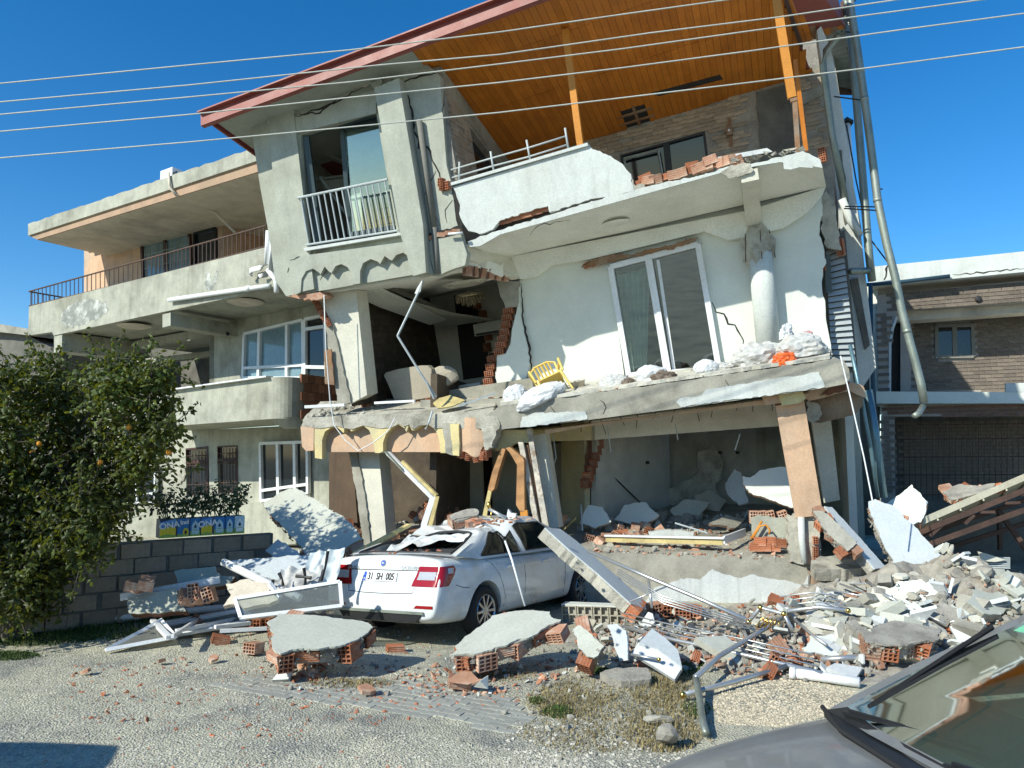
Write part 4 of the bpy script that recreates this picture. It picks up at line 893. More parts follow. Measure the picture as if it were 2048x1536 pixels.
# ------------------------------------------------------------------ terrace slab and parapet
par = [(903, 375), (1175, 292), (1196, 302), (1222, 312), (1245, 328), (1262, 348), (1262, 362), (1268, 380), (1252, 388), (1180, 398), (1100, 425), (1096, 411), (1050, 425), (1002, 440), (985, 459), (958, 468), (937, 462), (922, 440)]
mp('parapet', par, 0.0, .14, white_paint, ja=.012, js=.05, edges=[1, 2, 3, 4, 5, 6, 9, 10, 11, 12, 13, 14, 15])
g = G(); a_, b_ = MB.px(903, 371, -.06), MB.px(1178, 291, -.06); g.bar(a_, b_, .2, .045, MB.V); g.build('parapet_coping', white_paint, mb)
slabtop = [(935, 483), (985, 464), (1095, 431), (1183, 402), (1258, 384), (1300, 372), (1340, 362), (1400, 352), (1460, 332), (1500, 330), (1560, 314), (1606, 302), (1640, 318)]
slabbot = [(1645, 336), (1612, 330), (1560, 324), (1455, 342), (1000, 469), (960, 492), (940, 494)]
mp('slab_edge', slabtop + slabbot, .0, .05, white_paint, ja=.012, js=.06, edges=list(range(12)))
g = G(); g.prism([MB.px(x, y, -.052) for x, y in [(935, 486), (1095, 434), (1258, 387), (1460, 336), (1606, 308), (1640, 320), (1645, 334), (1560, 322), (1455, 341), (1000, 468), (945, 492)]], MB.N * -5.2); g.build('terrace_slab', mat('soffit_white', (.80, .80, .72), dirt=(.6, .58, .5), damt=.2, var=.05, bump=.03), mb)
sf_ = [[MB.px(945 + (1000 - 945) * 0, 493, -.054), MB.px(1000, 469.5, -.054), MB.px(1230, 406, -.054), MB.px(1455, 342.5, -.054), MB.px(1560, 325, -.054), MB.px(1644, 330, -.054)], [MB.px(1005, 518, -1.38), MB.px(1040, 509, -1.38), MB.px(1260, 462, -1.38), MB.px(1470, 414, -1.38), MB.px(1560, 394, -1.38), MB.px(1652, 373, -1.38)]]
g = G(); g.v = sf_[0] + sf_[1]; g.f = [(i, i + 1, 7 + i, 6 + i) for i in range(5)]; g.build('soffit_plaster', MATS['soffit_white'], mb)
rose(MB, 1232, 444, -.80, .22, mb, MATS['soffit_white'])
mp('slab_patch', [(1440, 346), (1466, 330), (1500, 326), (1506, 342), (1480, 352), (1455, 356)], .02, .03, rough_conc, ja=.02, js=.05)
mp('plaster_flap', [(1566, 322), (1576, 318), (1600, 323), (1622, 320), (1626, 336), (1600, 334), (1582, 339), (1568, 338)], .09, .02, white_paint)
for q in ([(1444, 368), (1452, 356), (1468, 354), (1470, 366), (1456, 372)], [(1400, 384), (1432, 372), (1430, 380), (1406, 388)]):
    pass
# bricks that show along the broken terrace edge
for i, (x, y) in enumerate(((1010, 436), (1030, 430), (1052, 424), (1072, 418), (1090, 412))): inst('brick', BRICK_S, frM(MB, MB.px(x, y + 3, -.09)) @ R3(rnd.uniform(-.1, .1), rnd.uniform(-.1, .1), .02) @ Matrix.Diagonal((1.0, 1, 1.0, 1)), mb)
mp('broken_gap', [(990, 462), (1003, 440), (1096, 411), (1100, 426), (1040, 446)], -.12, .02, crackm)
for i, (x, y) in enumerate(((1281, 366), (1296, 362), (1312, 358), (1330, 354), (1348, 350), (1362, 346), (1380, 341), (1396, 337), (1412, 333), (1428, 329), (1446, 325), (1458, 321), (1384, 330), (1420, 322), (1472, 322), (1290, 355))):
    inst('brick', BRICK_D if i % 3 else BRICK_S, frM(MB, MB.px(x, y, -.08)) @ R3(rnd.uniform(-.25, .25), rnd.uniform(-.2, .2), rnd.uniform(-.05, .2)) @ Matrix.Diagonal((1, .7, .75, 1)), mb)
mp('marble_sill', [(1424, 316), (1534, 296), (1545, 303), (1440, 322)], -.12, .03, marble)
g = G()
for i in range(14):
    p = MB.px(1470 + i * 10, 322 - i * 1.8 + rnd.uniform(-4, 4), -.05 - rnd.uniform(0, .1)); g.add([p + Vector((rnd.uniform(-.09, .09), rnd.uniform(-.06, .06), rnd.uniform(-.05, .05))) for _ in range(6)], [(0, 1, 2), (2, 1, 3), (3, 1, 4), (0, 2, 4), (0, 4, 5), (1, 0, 5), (4, 1, 5), (2, 3, 4)])
o = g.build('broken_concrete', rough_conc, mb); o['kind'] = 'stuff'
mp('rough_edge', [(1262, 350), (1272, 372), (1288, 368), (1300, 382), (1252, 395), (1258, 370)], -.01, .12, rough_conc, ja=.02, js=.05)
# wrecked steel railing on the parapet
g = G(); nb = -.05
for (x0, y0, x1, y1) in ((918, 362, 919, 324), (988, 345, 981, 303), (1061, 323, 1053, 280), (1137, 300, 1130, 256)): g.tube([MB.px(x0, y0, nb), MB.px(x1, y1, nb)], .018, 6)
for yy in (0, 18): g.tube([MB.px(902, 340 + yy * .9, nb), MB.px(985, 316 + yy * .9, nb), MB.px(1056, 296 + yy, nb), MB.px(1133, 272 + yy, nb)], .014, 6)
g.build('terrace_railing', rail_paint, mb, True)
# wooden posts of the terrace
g = G(); g.bar(MB.px(1131, 60, -.25), MB.px(1161, 292, -.25), .1, .1, MB.N); g.build('terrace_post', wood_post, mb)
g = G(); g.bar(MB.px(1551, -10, -.2), MB.px(1584, 196, -.2), .115, .1, MB.N); g.build('terrace_post', wood_post, mb)
g = G(); g.bar(MB.px(1589, 200, -.2), MB.px(1596, 308, -.2), .065, .06, MB.N); g.box(frM(MB, MB.px(1587, 200, -.2)), .09, .05, .08); g.build('post_stub', wood_brown, mb)
g = G(); g.bar(MB.px(1590, 120, -.9), MB.px(1612, 302, -.9), .06, .06, MB.N); g.build('terrace_post', MATS['orange_wood_amber'], mb)
# bracket beam under the slab
ub = MB.uv(1480, 345, 0)[0]; vb_ = MB.uv(1480, 343, 0)[1]
prof = [(-.02, .0), (-.02, -.16), (-.12, -.22), (-1.0, -.30), (-1.32, -.62), (-1.42, -.62), (-1.42, .06)]
quadplate('bracket_beam', [MB.pt(ub, vb_ + v, n) for n, v in prof], MB.U * .24, cream)
# ------------------------------------------------------------------ recessed wall of the middle storey
NR = -1.5
mp('balcony_wall', [(1036, 510), (1640, 378), (1646, 430), (1638, 470), (1652, 520), (1644, 560), (1652, 640), (1662, 690), (1664, 735), (1300, 790), (1050, 815), (1055, 760), (1043, 640)], NR, .2, room_white, holes=[[(1219, 537), (1400, 488), (1440, 740), (1250, 762)]], ja=.02, js=.08, edges=[1, 2, 3, 4, 5])
mp('wall_beam', [(1021, 513), (1500, 420), (1652, 372), (1646, 388), (1616, 424), (1566, 456), (1500, 472), (1456, 480), (1408, 462), (1392, 467), (1182, 518), (1100, 530), (1070, 553), (1040, 558)], NR + .14, .25, MATS['soffit_white'])
mp('wall_stub', [(1037, 563), (1042, 630), (1061, 722), (1050, 765), (1002, 800), (994, 775), (991, 749), (995, 708), (1010, 708), (1020, 690), (1026, 652), (1034, 614)], NR + .06, .16, room_white, ja=.012, js=.06, edges=[3, 4, 5, 6, 7, 8, 9, 10, 11])
mp('bare_column', [(994, 560), (1038, 562), (1036, 614), (1012, 616), (1002, 595)], NR + .08, .28, concrete, ja=.012, js=.06)
for i, (x, y) in enumerate(((1019, 622), (1016, 636), (1013, 650), (1010, 664), (1007, 677), (1004, 690), (1000, 703), (985, 717), (984, 732), (981, 747), (978, 762), (976, 777), (981, 796))):
    inst('brick', BRICK, frM(MB, MB.px(x, y, NR)) @ R3(0, math.pi / 2 + rnd.uniform(-.2, .15), 0) @ R3(math.pi / 2, 0, rnd.uniform(-.06, .06)) @ Matrix.Diagonal((1, .88, .8, 1)), mb)
ribbon(mb, 'crack', MB, [(1042, 566), (1044, 630), (1058, 690), (1063, 730), (1058, 755)], .04, NR + .068, crackm)
ribbon(mb, 'crack', MB, [(1424, 605), (1432, 624), (1448, 628), (1456, 648), (1470, 650), (1482, 672), (1486, 690)], .03, NR + .004, crackm)
# balcony door
wd = window(mb, MB, [(1222, 534), (1396, 489), (1438, 738), (1258, 750)], NR + .04, .14, pvc, [glass_clear, glassmat('door_glass', (.45, .52, .5), .16, .03)], [.44], name='balcony_door', fw=.09, inset=.03)
g = G(); g.bar(mpt(1300, 520, NR + .1), mpt(1338, 742, NR + .1), .07, .05, MB.N); g.bar(mpt(1316, 520, NR), mpt(1348, 738, NR), .05, .05, MB.N); g.build('door_stile', pvc, wd)
g = G(); n = 40   # curtain folds behind the left leaf
for i in range(n + 1):
    f = i / n; d = .03 * math.sin(f * 38); g.v += [mpt(1232 + 68 * f, 552 - 20 * f, NR - .22 + d), mpt(1262 + 32 * f, 742 - 6 * f, NR - .22 + d)]
for i in range(n): g.f.append((2 * i, 2 * i + 1, 2 * i + 3, 2 * i + 2))
g.build('curtain', curtain, wd, True)
mp('shutter_box', [(1205, 528), (1225, 515), (1398, 474), (1404, 486), (1226, 534), (1212, 540)], NR + .07, .08, white_paint, ja=.01, js=.1)
for q in ([(1162, 534), (1200, 514), (1245, 506), (1255, 514), (1215, 526), (1180, 532)], [(1246, 512), (1300, 497), (1330, 492), (1310, 504), (1260, 514)], [(1320, 496), (1372, 478), (1398, 474), (1380, 486), (1335, 500)]): mp('splintered_lintel', q, NR + .16, .05, wood_brown, ja=.02, js=.05)
for i, (x, y) in enumerate(((1190, 526), (1206, 522), (1176, 530))): inst('brick', BRICK_S, frM(MB, MB.px(x, y, NR + .08)) @ R3(.3, .2 * i, .25) @ Matrix.Diagonal((.8, .7, .7, 1)), mb)
# room behind the balcony door
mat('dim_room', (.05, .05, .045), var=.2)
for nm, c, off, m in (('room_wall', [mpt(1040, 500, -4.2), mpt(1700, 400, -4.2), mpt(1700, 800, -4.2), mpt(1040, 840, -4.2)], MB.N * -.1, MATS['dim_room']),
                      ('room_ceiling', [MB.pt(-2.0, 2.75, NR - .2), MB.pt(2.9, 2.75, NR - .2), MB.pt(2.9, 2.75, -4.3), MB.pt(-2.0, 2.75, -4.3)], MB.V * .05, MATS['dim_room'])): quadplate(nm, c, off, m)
# round column with a shattered head
cb, ct = mpt(1537, 692, NR + .16), mpt(1519, 500, NR + .16)
g = G(); g.tube([cb + (cb - ct) * .1, cb.lerp(ct, .5), ct], .185, 24); g.build('round_column', white_paint, mb, True)
bm = bmesh.new(); bmesh.ops.create_icosphere(bm, subdivisions=3, radius=1)
cc = mpt(1517, 502, NR + .14)
for v in bm.verts:
    p = v.co.copy(); tap = 1 - .45 * max(0, -p.z); d = 1 + .35 * noise.noise(p * 2.2) + .15 * noise.noise(p * 6); v.co = cc + (MB.U * p.x * .25 * tap + MB.N * p.y * .22 * tap + MB.V * p.z * .42) * d
me = bpy.data.meshes.new('shattered_head'); bm.to_mesh(me); bm.free(); me.materials.append(rough_conc); inst('shattered_head', me, Matrix(), mb)
g = G()
for i in range(5): a = i * 1.25; g.tube([cc + MB.U * .2 * math.cos(a) + MB.N * .2 * math.sin(a) + MB.V * .3, cc + MB.U * .24 * math.cos(a + .2) + MB.N * .22 * math.sin(a) - MB.V * .15], .007, 5)
g.build('rebar', rust, mb)
# torn right end of the middle storey
mp('torn_edge', [(1640, 400), (1652, 382), (1666, 400), (1680, 470), (1684, 500), (1650, 490), (1642, 440)], NR - .02, .3, rough_conc, ja=.03, js=.07)
g = G(); c = [mpt(1650, 490, NR - .25), mpt(1684, 478, NR - .25), mpt(1712, 735, NR - .25), mpt(1664, 735, NR - .25)]
for i in range(21):
    a0, a1 = i / 21, (i + .8) / 21; g.prism([c[0].lerp(c[3], a0), c[1].lerp(c[2], a0), c[1].lerp(c[2], a1) + MB.N * .05, c[0].lerp(c[3], a1) + MB.N * .05], MB.N * -.015)
    G().prism([c[0].lerp(c[3], a0), c[1].lerp(c[2], a0), c[1].lerp(c[2], a1) + MB.N * .05, c[0].lerp(c[3], a1) + MB.N * .05], MB.N * -.015).build('shutter_slat', shutter_m, mb)
mp('shutter_pocket', [(1640, 470), (1690, 460), (1716, 745), (1655, 745)], NR - .34, .05, dark_conc)
mp('window_reveal', [(1648, 512), (1660, 508), (1664, 584), (1652, 586)], NR - .12, .04, pvc_dark)
for i, (x, y) in enumerate(((1680, 488), (1682, 502), (1644, 520), (1645, 532), (1648, 404), (1656, 412), (1645, 306), (1646, 314))): inst('brick', BRICK, frM(MB, MB.px(x, y, NR - .15)) @ R3(0, math.pi / 2 - .3, 0) @ Matrix.Diagonal((.8, .8, .8, 1)), mb)
# side wall, drain pipes
mp('side_wall', [(1634, 60), (1642, 52), (1662, 98), (1690, 250), (1722, 470), (1752, 735), (1714, 792), (1705, 700), (1684, 500), (1668, 330), (1650, 180)], NR - .75, .3, white_paint)
mp('side_column', [(1700, 560), (1716, 556), (1740, 690), (1730, 700)], NR - .7, .05, dark_conc)
for q in ([(1672, 300), (1684, 300), (1700, 440), (1690, 450)],): mp('missing_plaster', q, NR - .74, .02, dark_conc, ja=.015)
g = G(); g.tube([mpt(1678, 62, NR - .6), mpt(1676, 72, NR - .6), mpt(1652, 102, NR - .6), mpt(1646, 130, NR - .6), mpt(1664, 270, NR - .6), mpt(1690, 400, NR - .6)], .055, 10); g.build('drain_pipe', grey_metal, mb, True)
g = G(); g.tube([mpt(1684, 398, NR - .55), mpt(1700, 440, NR - .55), mpt(1720, 470, NR - .55)], .06, 10); g.build('drain_pipe', white_paint, mb, True)
g = G(); g.tube([mpt(1631, 321, NR - .2), mpt(1651, 318, NR - .2)], .03, 8); g.build('pipe_stub', pvc, mb, True)
# ------------------------------------------------------------------ middle slab
ms = [(968, 832), (1000, 813), (1100, 797), (1300, 771), (1500, 742), (1643, 722), (1672, 716), (1688, 722), (1698, 738), (1700, 756), (1690, 768), (1650, 776), (1550, 790), (1362, 816), (1176, 840), (1000, 859), (985, 852), (975, 845)]
mp('balcony_slab_edge', ms, .0, .3, concrete, ja=.014, js=.07, edges=[0, 1, 2, 3, 4, 5])
g = G(); g.prism(P(MB, [(1000, 818), (1640, 729), (1690, 730), (1690, 764), (1650, 772), (1362, 812), (1000, 855)], -.3), MB.N * -4.2); g.build('middle_slab', cream, mb)
mp('white_paint_patch', [(1041, 847), (1044, 835), (1068, 827), (1120, 824), (1171, 824), (1175, 838), (1041, 855)], .012, .014, white_paint, ja=.012, js=.05)
mp('white_paint_patch', [(1352, 806), (1359, 797), (1403, 791), (1412, 780), (1500, 766), (1639, 744), (1645, 760), (1650, 774), (1550, 788.5), (1362, 814)], .012, .014, white_paint, ja=.012, js=.06)
g = G(); q = [MB.px(1000, 812, -.02), MB.px(1660, 718, -.02), MB.px(1662, 704, -1.4), MB.px(1010, 793, -1.4)]; g.prism(jag(q, .05, .12, MB.V, [0]), MB.V * .05); g.build('broken_screed', mat('dusty_screed', (.58, .56, .48), dirt=(.4, .38, .32), damt=.4, dscale=3, var=.2, bump=.8, bscale=30), mb)
mp('soffit_strip', [(1090, 860), (1550, 797), (1620, 786), (1610, 800), (1550, 806), (1180, 852), (1092, 868)], -.31, .06, peach)
mp('inner_beam', [(1183, 842), (1560, 797), (1562, 852), (1183, 880)], -1.5, .3, cream)
mp('inner_beam', [(1060, 862), (1190, 848), (1190, 880), (1062, 884)], -1.5, .3, yellow)
# right end of the slab from below
mp('slab_underside', [(1618, 800), (1700, 782), (1728, 790), (1726, 812), (1708, 830), (1640, 846), (1622, 843)], -.75, .5, mat('brown_stained_concrete', (0.20, 0.135, 0.085), dirt=(.3, .27, .22), damt=.3, var=.2, bump=.3))
mp('slab_underside', [(1598, 787), (1640, 776), (1692, 762), (1726, 772), (1732, 796), (1700, 782), (1618, 802)], -.4, .3, peach, ja=.01)
mp('torn_edge', [(1668, 774), (1700, 764), (1692, 780), (1664, 788), (1640, 792)], -.36, .04, clay_dark, ja=.02, js=.06)
# right ground floor column, tilted
mp('porch_column', [(1551, 812), (1608, 800), (1646, 1030), (1591, 1036)], -.3, .42, peach)
mp('capital', [(1524, 794), (1556, 787), (1562, 806), (1530, 810)], -.2, .3, peach); mp('capital', [(1556, 789), (1602, 778), (1612, 796), (1600, 806), (1564, 812)], -.16, .3, yellow)
mp('broken_beam_end', [(1612, 806), (1622, 804), (1640, 812), (1642, 842), (1624, 846), (1614, 835)], -.6, .25, rough_conc, ja=.03, js=.07)
mp('inner_column', [(1624, 846), (1662, 840), (1680, 1000), (1648, 1006)], -1.6, .35, cream)
# ------------------------------------------------------------------ room with the torn corner, middle storey left
uA = MB.uv(700, 700, -.5)[0]; uB = MB.uv(1030, 700, -1.6)[0]; vC = MB.uv(740, 572, -.2)[1] + .06; vF = MB.uv(720, 805, -.4)[1] - .05
NBk = -4.4
wallR = mortar
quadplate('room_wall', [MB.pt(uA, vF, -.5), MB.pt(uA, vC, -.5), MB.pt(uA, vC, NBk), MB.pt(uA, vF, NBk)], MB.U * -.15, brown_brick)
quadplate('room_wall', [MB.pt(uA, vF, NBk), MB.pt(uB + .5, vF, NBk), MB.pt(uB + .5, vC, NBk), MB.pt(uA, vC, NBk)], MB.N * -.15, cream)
quadplate('room_wall', [MB.pt(uB, vF, -1.6), MB.pt(uB, vC, -1.6), MB.pt(uB, vC, NBk), MB.pt(uB, vF, NBk)], MB.U * .15, room_white)
quadplate('room_ceiling', [MB.pt(uA - .6, vC, -.16), MB.px(868, 552, -.1), MB.px(930, 534, -.1), MB.px(960, 536, -.5), MB.px(1005, 554, -1.0), MB.pt(uB + .2, vC, -1.5), MB.pt(uB + .2, vC, NBk), MB.pt(uA - .6, vC, NBk)], MB.V * .2, MATS['soffit_white'])
quadplate('room_floor', [MB.pt(uA - .3, vF, -1.35), MB.pt(uB + .3, vF, -1.35), MB.pt(uB + .3, vF, NBk), MB.pt(uA - .3, vF, NBk)], MB.V * -.25, concrete)
# bare brick joints on the dark wall, brick by brick near the opening
g = G(); g.box(Matrix(), .03, .11, .2); BW = g.mesh('wall_brick', brown_brick); nb_ = 0
for j in range(26):
    for i in range(19):
        n = -.62 - i * .207 - (.1 if j % 2 else 0); v = vF + .06 + j * .118
        if n < NBk + .1 or v > vC - .35 or nb_ > 295: continue
        nb_ += 1; inst('wall_brick', BW, frM(MB, MB.pt(uA + .005 + rnd.uniform(0, .008), v, n)), mb)
# stepped hole at the back
for i in range(7):
    p = MB.pt(uA + 1.25 + (.08 if i % 2 else 0) - i * .02, vF + .25 + i * .24, NBk + .08); inst('brick', BRICK, frM(MB, p) @ R3(0, math.pi / 2, 0), mb)
quadplate('broken_gap', [MB.pt(uA + .5, vF + .1, NBk + .03), MB.pt(uA + 1.2, vF + .1, NBk + .03), MB.pt(uA + 1.1, vF + 1.85, NBk + .03), MB.pt(uA + .6, vF + 2.0, NBk + .03)], MB.N * -.02, crackm)
# sagging cove and ceiling panels
def cv3(x, y, n): return MB.px(x, y, n)
quadplate('sagging_panel', [cv3(676, 576, -.4), cv3(735, 566, -.4), cv3(830, 610, -1.8), cv3(890, 640, -3.0), cv3(860, 650, -3.0), cv3(760, 615, -1.5)], MB.V * .03, room_white)
quadplate('sagging_panel', [cv3(735, 572, -.5), cv3(770, 590, -1.2), cv3(905, 628, -3.0), cv3(985, 640, -4.0), cv3(880, 655, -3.6), cv3(790, 618, -1.8)], MB.V * .03, cream)
quadplate('cavity_shade', [cv3(738, 562, -.45), cv3(752, 562, -.45), cv3(830, 592, -1.6), cv3(900, 625, -3.0), cv3(840, 606, -2.0)], MB.V * .01, dark_conc)  # dark plate standing in for the shade of the torn ceiling cavity
rose(MB, 930, 566, -1.1, .42, mb, rough_conc)
# left column of the room
mp('room_column', [(637, 588), (712, 580), (734, 790), (700, 808), (664, 650)], -.36, .4, cream, ja=.012, edges=[3, 4])
mp('broken_column_edge', [(650, 640), (666, 650), (702, 806), (678, 812), (662, 740)], -.32, .3, concrete, ja=.015, js=.07)
for i, (x, y) in enumerate(((630, 600), (636, 610), (640, 620), (646, 630), (652, 639), (658, 646))): inst('brick', BRICK, frM(MB, MB.px(x, y, -.35)) @ R3(0, math.pi / 2 + .3, .3) @ Matrix.Diagonal((1, .75, .6, 1)), mb)
mp('broken_edge', [(572, 592), (604, 588), (640, 584), (650, 592), (632, 600), (600, 598)], .02, .3, clay_dusty, ja=.02, js=.06)
mp('leaning_board', [(648, 700), (662, 698), (668, 770), (650, 768)], -.25, .03, wood_brown, ja=.01)
# ------------------------------------------------------------------ lower bay that dropped, with painted arches
_a = MB.px(780, 880, 0); LB = yawfr(_a, 18)
lb = lambda name, pxs, n, th, m, **k: part(mb, name, LB, pxs, n, th, m, **k)
la1 = [(644, 925), (644, 880), (650, 863), (662, 855), (672, 853), (681, 860), (687, 866), (693, 850), (698, 858), (703, 863), (713, 856), (726, 851), (738, 860), (745, 877), (749, 900), (750, 906)]
la2 = [(766, 906), (766, 885), (772, 868), (783, 856), (797, 849), (808, 856), (813, 864), (818, 849), (824, 861), (829, 860), (840, 852), (857, 850), (868, 857), (876, 870), (880, 890), (881, 906)]
lb('arcade_band', [(627, 852), (884, 846), (894, 906), (881, 906)] + la2[::-1][1:] + [(750, 906)] + la1[::-1][1:-1] + [(644, 918), (630, 916)], .02, .14, yellow, ja=.0)
lb('arcade_recess', [(636, 850), (886, 846), (886, 904), (655, 904)], -.13, .06, peach)
lb('slab_band', [(602, 852), (612, 836), (700, 830), (790, 828), (890, 826), (950, 824), (985, 818), (1000, 836), (992, 858), (886, 856), (868, 857), (857, 849), (840, 851), (829, 858), (824, 858), (818, 849), (808, 853), (797, 848), (783, 855), (760, 857), (726, 851), (713, 855), (703, 859), (672, 852), (640, 857)], .035, .3, rough_conc, ja=.006, js=.1, edges=[0, 1, 2, 3, 4, 5])
lb('painted_corner', [(601, 853), (628, 852), (627, 901), (612, 902), (604, 893)], .03, .3, peach, ja=.01, edges=[2, 3])
lb('bare_post', [(884, 846), (912, 846), (910, 912), (892, 906)], .05, .3, concrete, ja=.01)
lb('bare_post', [(900, 848), (918, 848), (918, 912), (906, 910)], .08, .2, yellow, ja=.01)
# rounded painted corner
g = G(); nseg = 10; tl2, bl2 = LB.uv(917, 836, 0), LB.uv(920, 905, 0)
wd_ = LB.uv(985, 860, 0)[0] - tl2[0]
for i in range(nseg + 1):
    f = i / nseg; n = .1 * math.sin(f * math.pi) - .12 * f; u = tl2[0] + wd_ * f
    g.v += [LB.pt(u, tl2[1] + .0, n), LB.pt(u, bl2[1] + .05 * math.sin(f * 9) - (.03 if f < .7 else -.08), n)]
k = len(g.v); g.v += [p - LB.N * .25 for p in g.v]
for i in range(nseg): g.f += [(2 * i, 2 * i + 1, 2 * i + 3, 2 * i + 2), (k + 2 * i, k + 2 * i + 2, k + 2 * i + 3, k + 2 * i + 1), (2 * i, 2 * i + 2, k + 2 * i + 2, k + 2 * i), (2 * i + 1, k + 2 * i + 1, k + 2 * i + 3, 2 * i + 3)]
g.build('painted_corner', peach, mb)
lb('broken_concrete', [(958, 832), (990, 826), (1000, 850), (992, 862), (985, 895), (970, 900), (966, 868)], .06, .3, rough_conc, ja=.025, js=.06)
for i, (x, y) in enumerate(((925, 908), (940, 913), (955, 916), (968, 912), (948, 906), (975, 906))): inst('brick', BRICK, frM(LB, LB.px(x, y, -.05)) @ R3(rnd.uniform(-.3, .3), 1.3, rnd.uniform(-.3, .3)) @ Matrix.Diagonal((.8, .7, .6, 1)), mb)
# tilted floor of the dropped bay
g = G(); g.prism(jag([LB.px(606, 838, -.02), LB.px(985, 822, -.02), LB.px(1000, 790, -1.45), LB.px(640, 803, -1.45)], .02, .1), Vector((0, 0, -.14))); g.build('bay_floor', rough_conc, mb)
# ------------------------------------------------------------------ raised ground floor
GO = gz(1600, 1208); GF = yawfr(GO, 13)
gb = lambda name, pxs, n, th, m, **k: part(mb, name, GF, pxs, n, th, m, **k)
gb('base_wall', [(1150, 1118), (1200, 1108), (1250, 1112), (1400, 1120), (1590, 1129), (1612, 1136), (1620, 1150), (1616, 1206), (1330, 1212), (1140, 1215)], .0, .3, concrete, ja=.01, js=.1, edges=[0, 1, 2, 3])
mat('base_paint', (0.55, 0.58, 0.57), dirt=(.5, .5, .46), damt=.3, var=.08, bump=.08, streak=.25)
gb('white_paint_patch', [(1310, 1175), (1352, 1163), (1362, 1157), (1400, 1160), (1416, 1144), (1425, 1138), (1446, 1148), (1478, 1156), (1505, 1149), (1545, 1158), (1585, 1164), (1606, 1172), (1617, 1150), (1616, 1206), (1330, 1212), (1290, 1205)], .015, .02, MATS['base_paint'], ja=.012, js=.06, edges=list(range(11)))
g = G(); uc, vt_ = GF.uv(1606, 1140, 0); ub2, vb2 = GF.uv(1606, 1207, 0); r = .3
pr = [(uc + r * math.sin(a), -r + r * math.cos(a)) for a in [math.pi / 2 * i / 8 for i in range(9)]] + [(uc + r, -2.2)]
for u, n in pr: g.v += [GF.pt(u, vb2 - .1, n - .003), GF.pt(u, vt_, n - .003)]
for i in range(len(pr) - 1): g.f.append((2 * i, 2 * i + 2, 2 * i + 3, 2 * i + 1))
g.build('base_corner', peach, mb, True)
FZ0, FZ1 = .66, 1.18       # the floor slopes up towards the back
def fl(x, n, dz=0):        # point of the floor : x world-ish along u
    return GF.pt(x, 0, n) + Vector((0, 0, FZ0 + (FZ1 - FZ0) * min(1, max(0, (-n - .2) / 4.0)) - GF.O.z + dz))
ua, ue = GF.uv(1030, 1100, 0)[0] - 1.6, GF.uv(1630, 1130, 0)[0]
g = G(); g.prism([fl(ua, -.02), fl(ue, -.02), fl(ue + .6, -4.4), fl(ua, -4.4)], Vector((0, 0, -.16))); g.build('ground_floor_slab', concrete, mb)
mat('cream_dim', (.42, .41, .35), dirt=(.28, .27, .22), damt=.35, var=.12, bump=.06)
def gwall(name, u0, n0, u1, n1, z0, z1, m, th=.12):
    a_, b_ = GF.pt(u0, 0, n0), GF.pt(u1, 0, n1); d = (b_ - a_).normalized(); nn = Vector((d.y, -d.x, 0))
    up = lambda p, z: Vector((p.x, p.y, z)); g = G(); g.prism([up(a_, z0), up(b_, z0), up(b_, z1), up(a_, z1)], nn * th); return g.build(name, m, mb)
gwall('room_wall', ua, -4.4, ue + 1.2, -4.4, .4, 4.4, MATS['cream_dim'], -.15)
uw = GF.uv(1330, 1000, -4.0)[0]
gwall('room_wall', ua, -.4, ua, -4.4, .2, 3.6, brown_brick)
gwall('room_wall', ue + .75, -1.3, ue + 1.2, -4.4, .3, 3.6, room_white)
ui = GF.uv(1185, 1000, -2.2)[0]; uj = GF.uv(1330, 1000, -3.9)[0]
gwall('partition_wall', ui, -2.0, uj, -4.2, .6, 3.5, mat('dull_room_wall', (.56, .56, .50), dirt=(.4, .38, .32), damt=.35, var=.1, bump=.06))
gwall('partition_wall', ui - .55, -2.6, ui - .02, -2.0, .6, 3.3, yellow)
for (x, y) in ((1233, 950), (1258, 925)):
    pass
# torn holes, gaps and bent bars in the ground floor room
pw = Fr(GF.pt(ui, 0, -2.0), GF.pt(uj, 0, -4.2) - GF.pt(ui, 0, -2.0), Vector((0, 0, 1)))
for q in ([(1214, 915), (1224, 925), (1234, 965), (1238, 1000), (1230, 995), (1220, 955)], [(1262, 960), (1272, 945), (1282, 965), (1286, 1015), (1262, 1016)]): part(mb, 'broken_gap', pw, q, .03, .01, crackm, ja=.03, js=.07)
part(mb, 'broken_gap', pw, [(1178, 880), (1212, 876), (1204, 892), (1190, 910), (1180, 945), (1172, 980), (1170, 930)], .03, .01, clay_dark, ja=.03, js=.07)
for i in range(7): inst('brick', BRICK, frM(pw, pw.px(1196 - i * 4, 888 + i * 13, .05)) @ R3(0, math.pi / 2, .1) @ Matrix.Scale(.9, 4), mb)
for (x, y) in ((1080 + 215, 925), (1242, 940), (1330, 915), (1440, 905), (1475, 905), (1400, 910)): G().box(frM(GF, GF.px(x, y, -4.2 if x > 1320 else -3.0)), .07, .06, .05).build('socket_hole', crackm, mb)
for q, n in (([(1330, 985), (1372, 960), (1400, 940), (1432, 962), (1440, 1006), (1340, 1010)], -4.1), ([(1395, 905), (1425, 890), (1446, 920), (1440, 960), (1410, 970), (1396, 940)], -4.15)): part(mb, 'broken_plaster', GF, q, n, .1, rough_conc, ja=.04, js=.1)
g = G()
for a_, b_ in (((1106, 868), (1112, 915)), ((1112, 915), (1098, 962)), ((1215, 852), (1222, 905)), ((1480, 868), (1470, 900)), ((1350, 848), (1356, 880))): G().tube([GF.px(*a_, -.8), GF.px(*b_, -.85)], .011, 5).build('bent_bar', rail_paint, mb)
